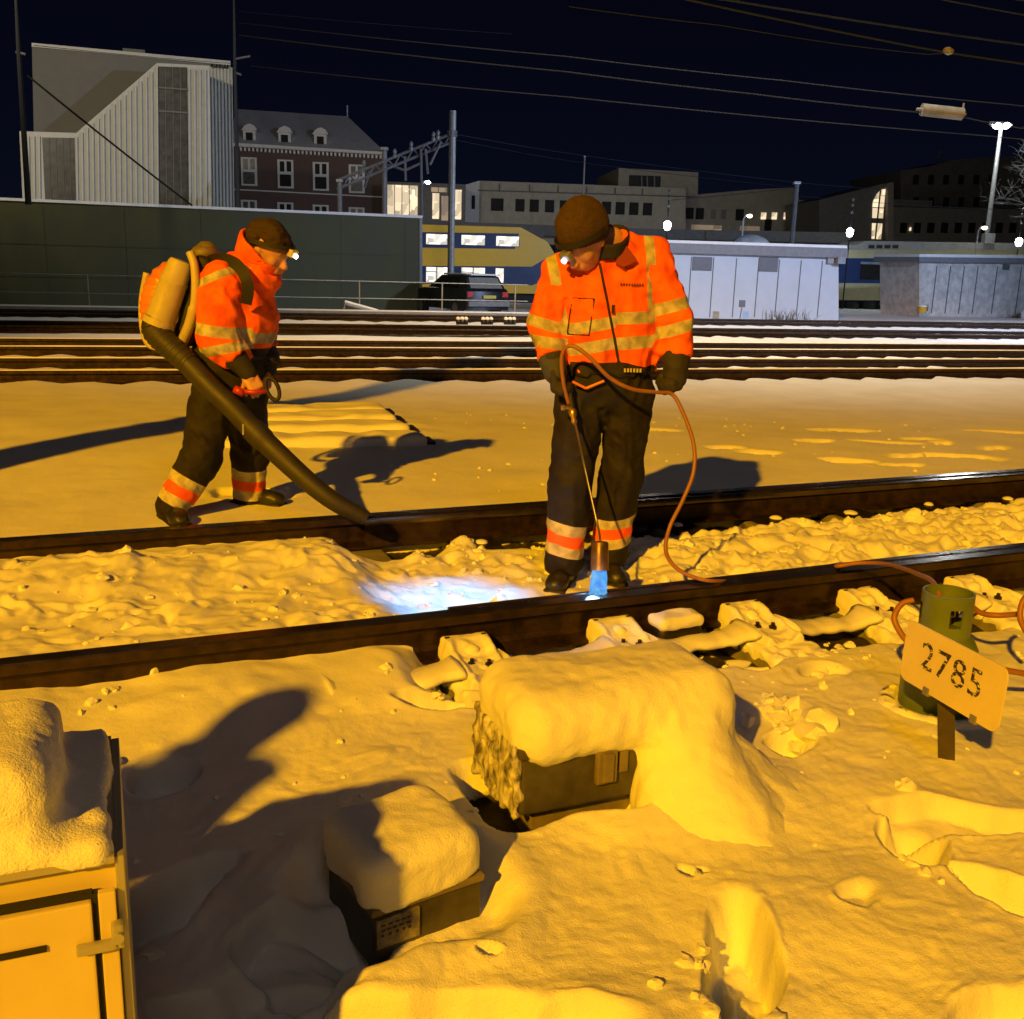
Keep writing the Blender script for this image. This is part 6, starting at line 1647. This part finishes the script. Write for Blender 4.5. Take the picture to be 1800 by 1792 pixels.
light('POINT', 'flame_light', tuple(fe + UZ * .06 + np.array([-.02, -.02, 0])), 1.6, (.25, .5, 1.0), .03)

# ---- hose
def spline(pts, n=10):
    pts = [np.array(p, float) for p in pts]; pts = [2 * pts[0] - pts[1]] + pts + [2 * pts[-1] - pts[-2]]; out = []
    for i in range(1, len(pts) - 2):
        p0, p1, p2, p3 = pts[i - 1:i + 3]
        for k in range(n):
            t = k / n; out.append(.5 * ((2 * p1) + (-p0 + p2) * t + (2 * p0 - 5 * p1 + 4 * p2 - p3) * t * t + (-p0 + 3 * p1 - 3 * p2 + p3) * t ** 3))
    out.append(pts[-2]); return out
ho = thing('gas_hose', at(1220, 1016, 3.95), 'orange gas hose looping from the torch through both gloves and over the rail', 'hose')
hp_ = [at(1000, 712, 4.27), at(990, 670, 4.24), at(988, 625, 4.22), at(1004, 608, 4.20), at(1036, 628, 4.18), at(1070, 663, 4.18), at(1110, 684, 4.2), at(1155, 690, 4.26), at(1182, 694, 4.30), at(1200, 725, 4.28), at(1219, 780, 4.24), at(1219, 830, 4.20),
       at(1200, 880, 4.16), at(1178, 925, 4.12), at(1170, 965, 4.10), at(1183, 993, 4.04), at(1212, 1012, 3.98), at(1255, 1022, 3.96), ST(2.62, T1 + .13, .10), ST(2.9, T1 + .12, .12), ST(3.05, T1 + .10, .14), at(1470, 996, 4.12), at(1510, 990, 4.10), at(1560, 992, 3.98), at(1610, 1008, 3.6), at(1645, 1030, 3.25), GB + np.array([-.02, -.03, .385])]
mb = MB(); mb.tube(spline(hp_, 8), .0085, 8); mb.build('tube', M['hose'], ho, smooth=True)
ho2 = thing('gas_hose', G(1730, 1085, .03), 'loose coils of orange hose lying on the snow round the green gas bottle', 'hose')
mb = MB(); mb.tube(spline([GB + np.array([.05, .02, .33]), at(1700, 1066, 3.5), at(1725, 1078, 3.45), at(1752, 1082, 3.4), at(1790, 1080, 3.42)], 8), .010, 8)
mb.build('coil', M['hose'], ho2, smooth=True)
mb = MB(); mb.tube(spline([at(1606, 1055, 3.2), at(1585, 1062, 3.2), at(1572, 1085, 3.18), at(1580, 1108, 3.16), at(1600, 1135, 3.14)], 8), .010, 8); mb.build('coil', M['hose'], ho2, smooth=True)
mb = MB(); mb.tube(spline([at(1812, 1040, 3.3), at(1797, 1060, 3.3), at(1794, 1090, 3.28), at(1812, 1125, 3.26)], 8), .010, 8); mb.build('coil', M['hose'], ho2, smooth=True)
mb = MB(); mb.tube(spline([at(1765, 1178, 3.05), at(1800, 1184, 3.06), at(1850, 1188, 3.1)], 8), .010, 8); mb.build('coil', M['hose'], ho2, smooth=True)

# ================================================================== LEFT WORKER (backpack blower)
LW = thing('person', (-1.6, 5.05, .1), 'person in orange jacket stooping to the right with a backpack leaf blower', 'person')
q_ = lambda u, v, Y=5.05: at(u, v, Y)
lw = dict(hipL=q_(375, 695, 5.0), hipR=q_(432, 692, 5.17), kneeL=q_(352, 808, 4.93), kneeR=q_(440, 795, 5.24), ankL=q_(300, 893, 4.86), ankR=q_(438, 878, 5.27),
          shL=q_(392, 500, 4.93), shR=q_(425, 488, 5.24), elL=q_(384, 595, 4.86), elR=q_(452, 585, 5.26), wrL=q_(432, 652, 4.84), wrR=q_(470, 650, 5.12),
          pel=q_(400, 668, 5.08), chest=q_(418, 545, 5.08), neck=q_(436, 470, 5.07), head=q_(473, 436, 5.02))
lz = Hp(lw['ankL'][0], lw['ankL'][1]); lz2 = Hp(lw['ankR'][0], lw['ankR'][1])
f2 = nrm([.86, -.28, -.42]); u2 = nrm(np.array([0, 0, 1.0]) - f2 * f2[2])
hp, HP2, hl2 = head_prims(lw['head'], f2, u2, 1.02)
dL = nrm(q_(455, 690, 4.80) - lw['wrL'])
hl_kw = dict(curl=(70, 85, 50), side=1)
handL = hand_prims(lw['wrL'] + dL * .02, dL, (-.25, .9, -.3), **hl_kw)
handR = hand_prims(lw['wrR'], nrm([.1, -.2, -1]), (-.8, -.2, 0), (55, 70, 45), side=1)
limbs = [s_cap(lw['shL'], lw['elL'], .045, .04), s_cap(lw['elL'], lw['wrL'], .04, .028), s_cap(lw['wrL'], lw['wrL'] + dL * .03, .027, .027), s_cap(lw['shR'], lw['elR'], .045, .04), s_cap(lw['elR'], lw['wrR'], .04, .028),
         s_cap(lw['hipL'], lw['kneeL'], .07, .052), s_cap(lw['kneeL'], lw['ankL'], .05, .036), s_cap(lw['hipR'], lw['kneeR'], .07, .052), s_cap(lw['kneeR'], lw['ankR'], .05, .036),
         s_cap(lw['pel'], lw['chest'], .12, .12), s_cap(lw['shL'], lw['shR'], .05, .05), s_cap(lw['chest'], lw['neck'], .12, .055), s_cap(lw['neck'], lw['head'] - u2 * .03, .05, .05)]
parts = [sn(limbs, .05, .016, .16, None, [lw[k] for k in lw]), sn(hp + [s_cap(lw['neck'], lw['head'] - u2 * .05 - f2 * .02, .055, .05)], .012, .005, .16, None, [lw['head']]),
         sn(handL, .005, .0038, .12, None, [lw['wrL'] + dL * .06]), sn(handR, .005, .0042, .12, None, [lw['wrR'] + [0, 0, -.06]])]
P, Q = merge(parts); lb_ = net_object('body', P, Q, M['skin'], LW)
for s_ in (-1, 1):
    mb = MB(); mb.lathe(HP2(.074, -.010, .031 * s_), f2, [(0, .012), (.006, .011), (.010, .006)], 12); mb.build('eye', M['post'], LW, smooth=True)
trousers(LW, lw, None, None, [(.02, .175, .0), (.02, .18, .0)], 60, q_(400, 622, 5.05)[2], aw=.148, ad=.15, rt=.108, rk=.088, rs=.076)
boot(LW, lw['ankL'] + [0, 0, -.02], (-.3, -1) if False else (.55, -.8), lz - .01); boot(LW, lw['ankR'] + [0, 0, -.02], (.95, -.25), lz2 - .01)
hemz2 = q_(410, 628, 5.05)[2]
tor = union([s_cap(q_(402, 640, 5.07), q_(422, 560, 5.08), .152, .172, ((0, 1, 0), 1.02)), s_cap(q_(422, 560, 5.08), q_(416, 500, 5.08), .172, .14), s_cap(lw['shL'] + [0, .03, -.02], lw['shR'] + [0, -.03, -.02], .095, .095),
             s_cap(q_(420, 490, 5.07), q_(462, 486, 5.02), .115, .085)], .05)
arm = union([s_cap(lw['shL'], lw['elL'], .100, .088), s_cap(lw['elL'], lw['wrL'] - dL * .05, .088, .062)], .02)
armR = union([s_cap(lw['shR'], lw['elR'], .095, .085), s_cap(lw['elR'], lw['wrR'], .085, .06)], .02)
cuL = nrm(lw['wrL'] - lw['elL']); cpL = lw['wrL'] - cuL * .075
def jf2(X, Y, Z):
    t_ = smax(tor(X, Y, Z), -(Z - hemz2), .012)
    a = smax(arm(X, Y, Z), (X - cpL[0]) * cuL[0] + (Y - cpL[1]) * cuL[1] + (Z - cpL[2]) * cuL[2], .008)
    b = smax(armR(X, Y, Z), -(Z - lw['wrR'][2] - .04), .008)
    o = smin(smin(t_, a, .016), b, .02)
    n_ = s_ell(lw['head'] + u2 * .015 + f2 * .01, hl2, f2, u2, .105, .125, .15)(X, Y, Z)
    return smax(o, -n_, .008)
P, Q = sn(jf2, 0, .0085, .16, folds(.017, 70, .4), [lw[k] for k in ('shL', 'shR', 'elL', 'elR', 'wrL', 'wrR', 'pel', 'neck')])
aL2 = dist_to([(lw['shL'], lw['elL']), (lw['elL'], lw['wrL'])]); tb2 = dist_to([(q_(405, 640, 5.1), q_(420, 520, 5.1)), (q_(440, 620, 5.08), q_(450, 520, 5.06))])
def lband(P):
    isarm = (aL2(P) < tb2(P) * .95) & (P[:, 1] < 5.02)
    def pl(u0, v0, u1, v1, w):   # band along a picture-plane line at the sleeve, in world x/z
        a, b = q_(u0, v0, 4.86), q_(u1, v1, 4.86); dx, dz = b[0] - a[0], b[2] - a[2]; L = math.hypot(dx, dz)
        return w / 2 - np.abs(((P[:, 0] - a[0]) * dz - (P[:, 2] - a[2]) * dx) / L)
    A_ = np.maximum(np.maximum(pl(350, 576, 420, 586, .052), pl(358, 620, 405, 611, .046)), np.where(P[:, 2] > q_(400, 520, 4.9)[2], pl(352, 497, 410, 474, .036), -.1))
    xa_, xb_ = q_(434, 540, 4.95)[0], q_(444, 540, 4.95)[0]
    T_ = np.maximum(np.where(P[:, 2] < q_(430, 515, 5)[2], .022 - np.abs(P[:, 0] - xa_), -.1), .026 - np.abs(P[:, 2] - q_(450, 592, 5)[2] + .1 * (P[:, 0] - xa_)))
    return np.where(isarm, A_, T_)
jk2 = net_object('jacket', P, Q, M['jacket'], LW, dict(band=lband, dark=lambda P: q_(430, 612, 5.0)[2] - P[:, 2] - 10 * (aL2(P) < tb2(P) * .95)))
# collar
def colf2(X, Y, Z):
    c0 = lw['neck'] + np.array([.03, -.01, -.02]); ax = nrm([.50, -.12, .86])
    Pp = np.stack([X - c0[0], Y - c0[1], Z - c0[2]], -1); t = Pp @ ax; r = np.linalg.norm(Pp - t[..., None] * ax, axis=-1)
    fr = (Pp - t[..., None] * ax) @ nrm([.86, -.25, -.45])
    R0 = .100 + .25 * np.clip(t, -.05, .12); hgt = .125 - .25 * fr
    return np.maximum(np.abs(r - R0) - .009, np.maximum(-t - .05, t - hgt)) + .006 * vnoise(X * 16, Y * 16, Z * 16)
P2, Q2 = surfnet(colf2, lw['neck'] - [.24, .24, .2], lw['neck'] + [.26, .24, .26], .0075)
net_object('collar', P2, Q2, M['jacket'], LW, dict(band=lambda P: np.full(len(P), -1.0), dark=lambda P: np.full(len(P), -1.0)))
# hair
def hairf(X, Y, Z):
    c = HP2(-.012, .020, 0); e = s_ell(c, hl2, f2, u2, .094, .122, .118)(X, Y, Z)
    Pp = np.stack([X - lw['head'][0], Y - lw['head'][1], Z - lw['head'][2]], -1)
    a = Pp @ f2; b = Pp @ u2
    cut1 = np.minimum(-(b - .030), a + .015)     # keep top, keep back
    st_ = vnoise((Pp @ hl2) * 45, a * 9, b * 9, seed=5)
    return smax(e, cut1, .015) + .009 * st_ + .016 * vnoise(X * 13, Y * 13, Z * 13) + .006 * vnoise(X * 40, Y * 40, Z * 40)
P2, Q2 = surfnet(hairf, lw['head'] - [.19, .19, .17], lw['head'] + [.19, .19, .2], .005); net_object('hair', P2, Q2, M['hair'], LW)
headlamp(lw['head'], f2, u2, HP2, 'small yellow headlamp on the forehead of the blower worker', None, f2, 0, 'lampwarm', off=(.124, .032, 0), rr=.128)
# cuff (dark knitted, from sleeve to hand)
P2, Q2 = sn([s_cap(cpL - cuL * .02, lw['wrL'] + dL * .022, .058, .040)], 0, .006, .11, folds(.006, 31, .2), [lw['wrL'], cpL]); net_object('cuff', P2, Q2, M['trouser'], LW)
P2, Q2 = sn([s_cap(lw['wrR'] + UZ * .06, lw['wrR'], .055, .042)], 0, .007, .11, folds(.005, 33, .2), [lw['wrR']]); net_object('cuff', P2, Q2, M['trouser'], LW)
# belt line of dark gear under the jacket
P2, Q2 = sn([s_cap(q_(400, 632, 5.07), q_(408, 645, 5.08), .172, .165)], 0, .010, .22, folds(.008, 35, .3), [lw['pel']]); net_object('shirt_hem', P2, Q2, M['trouser'], LW)

# ---- backpack blower
BL = thing('backpack_blower', q_(300, 600, 5.0), 'orange and cream backpack leaf blower with a long black tube reaching down to the rail', 'leaf blower')
c_ = q_(288, 525, 5.10); axd = nrm(q_(312, 455, 5.1) - q_(275, 600, 5.1)); sx_ = nrm(np.cross(axd, (0, 1, 0)))
P2, Q2 = surfnet(lambda X, Y, Z: s_ell(c_, sx_, (0, 1, 0), axd, .098, .15, .185)(X, Y, Z) + .004 * np.sin((Z) * 160) * (X < c_[0] + .02), c_ - [.25, .2, .28], c_ + [.25, .2, .28], .008)
net_object('engine_housing', P2, Q2, M['orangeplastic'], BL)
mb = MB(); a, b = q_(320, 458, 4.93), q_(277, 573, 4.90); d_ = b - a; L_b = np.linalg.norm(d_)
mb.lathe(a, d_, [(.0, .02), (.005, .050), (.02, .058), (L_b * .3, .064), (L_b * .31, .067), (L_b * .34, .067), (L_b * .35, .065), (L_b * .6, .068), (L_b * .90, .068), (L_b * .905, .075), (L_b, .075), (L_b, .055)], 26); mb.build('fan_housing', M['cream'], BL, smooth=True, angle=40)
mb = MB(); mb.tube(spline([q_(334, 444, 4.92), q_(342, 470, 4.90), q_(343, 520, 4.89), q_(335, 565, 4.90), q_(320, 603, 4.92)], 8), [.020] * 20 + [.026] * 13, 8, flat=1); mb.build('frame_tube', M['cream'], BL, smooth=True)
mb = MB(); mb.tube(spline([q_(258, 480, 5.15), q_(250, 530, 5.15), q_(252, 580, 5.12), q_(264, 607, 5.08), q_(290, 612, 5.05)], 8), .018, 8); mb.build('base_frame', M['cream'], BL, smooth=True)
P2, Q2 = surfnet(lambda X, Y, Z: s_box(q_(352, 530, 5.08), nrm(np.cross(axd, (0, 1, 0))), (0, 1, 0), axd, .045, .15, .23, .035)(X, Y, Z) + .006 * vnoise(X * 20, Y * 20, Z * 20), q_(352, 530, 5.08) - [.2, .2, .3], q_(352, 530, 5.08) + [.2, .2, .3], .01)
net_object('back_pad', P2, Q2, M['black'], BL)
P2, Q2 = surfnet(lambda X, Y, Z: s_ell(q_(360, 446, 5.05), (1, 0, 0), (0, 1, 0), UZ, .065, .08, .045)(X, Y, Z), q_(360, 446, 5.05) - [.1, .1, .07], q_(360, 446, 5.05) + [.1, .1, .07], .008)
net_object('air_filter_cover', P2, Q2, M['boxplinth'], BL)
mb = MB(); mb.lathe(q_(300, 448, 5.1) * 0 + q_(362, 432, 5.05), UZ, [(-.04, .05), (0, .045), (.02, .02)], 14); mb.build('filler_cap', M['boxplinth'], BL, smooth=True, angle=40)
def strap(pts, w, mat, name, nrm_):
    mb = MB(); pts = spline(pts, 8); vs = []
    for i, p in enumerate(pts):
        d = nrm(pts[min(i + 1, len(pts) - 1)] - pts[max(i - 1, 0)]); s_ = nrm(np.cross(d, nrm_)); n_ = np.array(nrm_) * .006
        for k_ in (p - s_ * w, p + s_ * w, p + s_ * w + n_ * -1, p - s_ * w + n_ * -1): vs.append(k_)
    mb.add(vs, [(i * 4 + j, i * 4 + (j + 1) % 4, i * 4 + 4 + (j + 1) % 4, i * 4 + 4 + j) for i in range(len(pts) - 1) for j in range(4)] + [(0, 1, 2, 3), tuple(len(vs) - 4 + j for j in range(4))])
    return mb.build(name, mat, BL, smooth=True, angle=50)
strap([q_(362, 462, 5.0), q_(385, 455, 4.93), q_(412, 462, 4.87), q_(430, 485, 4.83), q_(436, 510, 4.83), q_(432, 535, 4.85)], .027, M['black'], 'shoulder_strap', (0.25, -.95, .1))
mb = MB(); bp_ = spline([q_(278, 562, 4.90), q_(272, 578, 4.89), q_(284, 596, 4.87), q_(306, 617, 4.85), q_(332, 640, 4.83)], 12)
rr_ = [.064 - .012 * i / len(bp_) + (.004 if (i % 4 < 2 and i > 12) else 0) for i in range(len(bp_))]; mb.tube(bp_, rr_, 18); mb.build('flexible_hose', M['plastic'], BL, smooth=True, angle=40)
tp = spline([q_(327, 636, 4.83), q_(372, 683, 4.80), q_(406, 715, 4.78), q_(450, 761, 4.76), q_(500, 809, 4.72), q_(549, 853, 4.69), q_(592, 885, 4.68), q_(634, 907, 4.70)], 8)
mb = MB(); n_ = len(tp); rt_ = [.052 + (.006 if .40 < i / n_ < .46 else 0) - .012 * max(0, (i / n_ - .5) * 2) for i in range(n_)]
mb.tube(tp, rt_, 18); mb.build('blower_tube', M['plastic'], BL, smooth=True, angle=40)
mb = MB(); mb.tube([tp[-1] - (tp[-1] - tp[-3]) * .2, tp[-1] + nrm(tp[-1] - tp[-3]) * .03], [.041, .036], 18); mb.build('nozzle', M['plastic'], BL, smooth=True, angle=40)
hc = q_(456, 688, 4.79)
mb = MB(); mb.tube([q_(425, 688, 4.78), q_(445, 690, 4.78), q_(470, 688, 4.80)], .011, 8); mb.tube([q_(412, 684, 4.78), q_(428, 692, 4.78)], .02, 8); mb.build('control_handle', M['red'], BL, smooth=True)
mb = MB(); k = 24; cc = q_(479, 684, 4.80)
mb.tube([cc + np.array([.045 * math.cos(2 * PI * i / k + .5) * .75, .01 * math.sin(2 * PI * i / k), .052 * math.sin(2 * PI * i / k)]) for i in range(k + 1)], .010, 8); mb.build('grip_loop', M['black'], BL, smooth=True)
mb = MB(); mb.tube([tp[n_ * 3 // 8] + [0, -.05, .0], tp[n_ * 3 // 8] + [0, -.055, -.05]], .006, 6); mb.build('clamp_screw', M['galv'], BL)

# ---- a colleague standing outside the photo at the left (only his shadow falls into it)
def copy_person(src, loc, rz, label):
    r = src.copy(); COL.objects.link(r); r['label'] = label
    T = Matrix.Translation(Vector(loc)) @ Matrix.Rotation(rz, 4, 'Z')
    for ch in [o for o in list(COL.objects) if o.parent == src]:
        c = ch.copy(); COL.objects.link(c); c.parent = r; c.matrix_parent_inverse = ch.matrix_parent_inverse.copy()
        for g in [o for o in list(COL.objects) if o.parent == ch]:
            d = g.copy(); COL.objects.link(d); d.parent = c; d.matrix_parent_inverse = g.matrix_parent_inverse.copy()
    r.matrix_world = T
    return r
copy_person(RW, (-1.76, .34, -.02), 3.55, 'person in orange jacket standing just outside the left edge of the photo')
# ================================================================== RENDER SETTINGS
scene.view_settings.view_transform = 'Standard'; scene.view_settings.look = 'None'
scene.view_settings.exposure = 0; scene.view_settings.gamma = 1
scene.render.engine = 'CYCLES'
scene.cycles.max_bounces = 6; scene.cycles.diffuse_bounces = 3; scene.cycles.sample_clamp_indirect = 4
scene.cycles.use_denoising = True
scene.render.resolution_x = 1024; scene.render.resolution_y = 1019
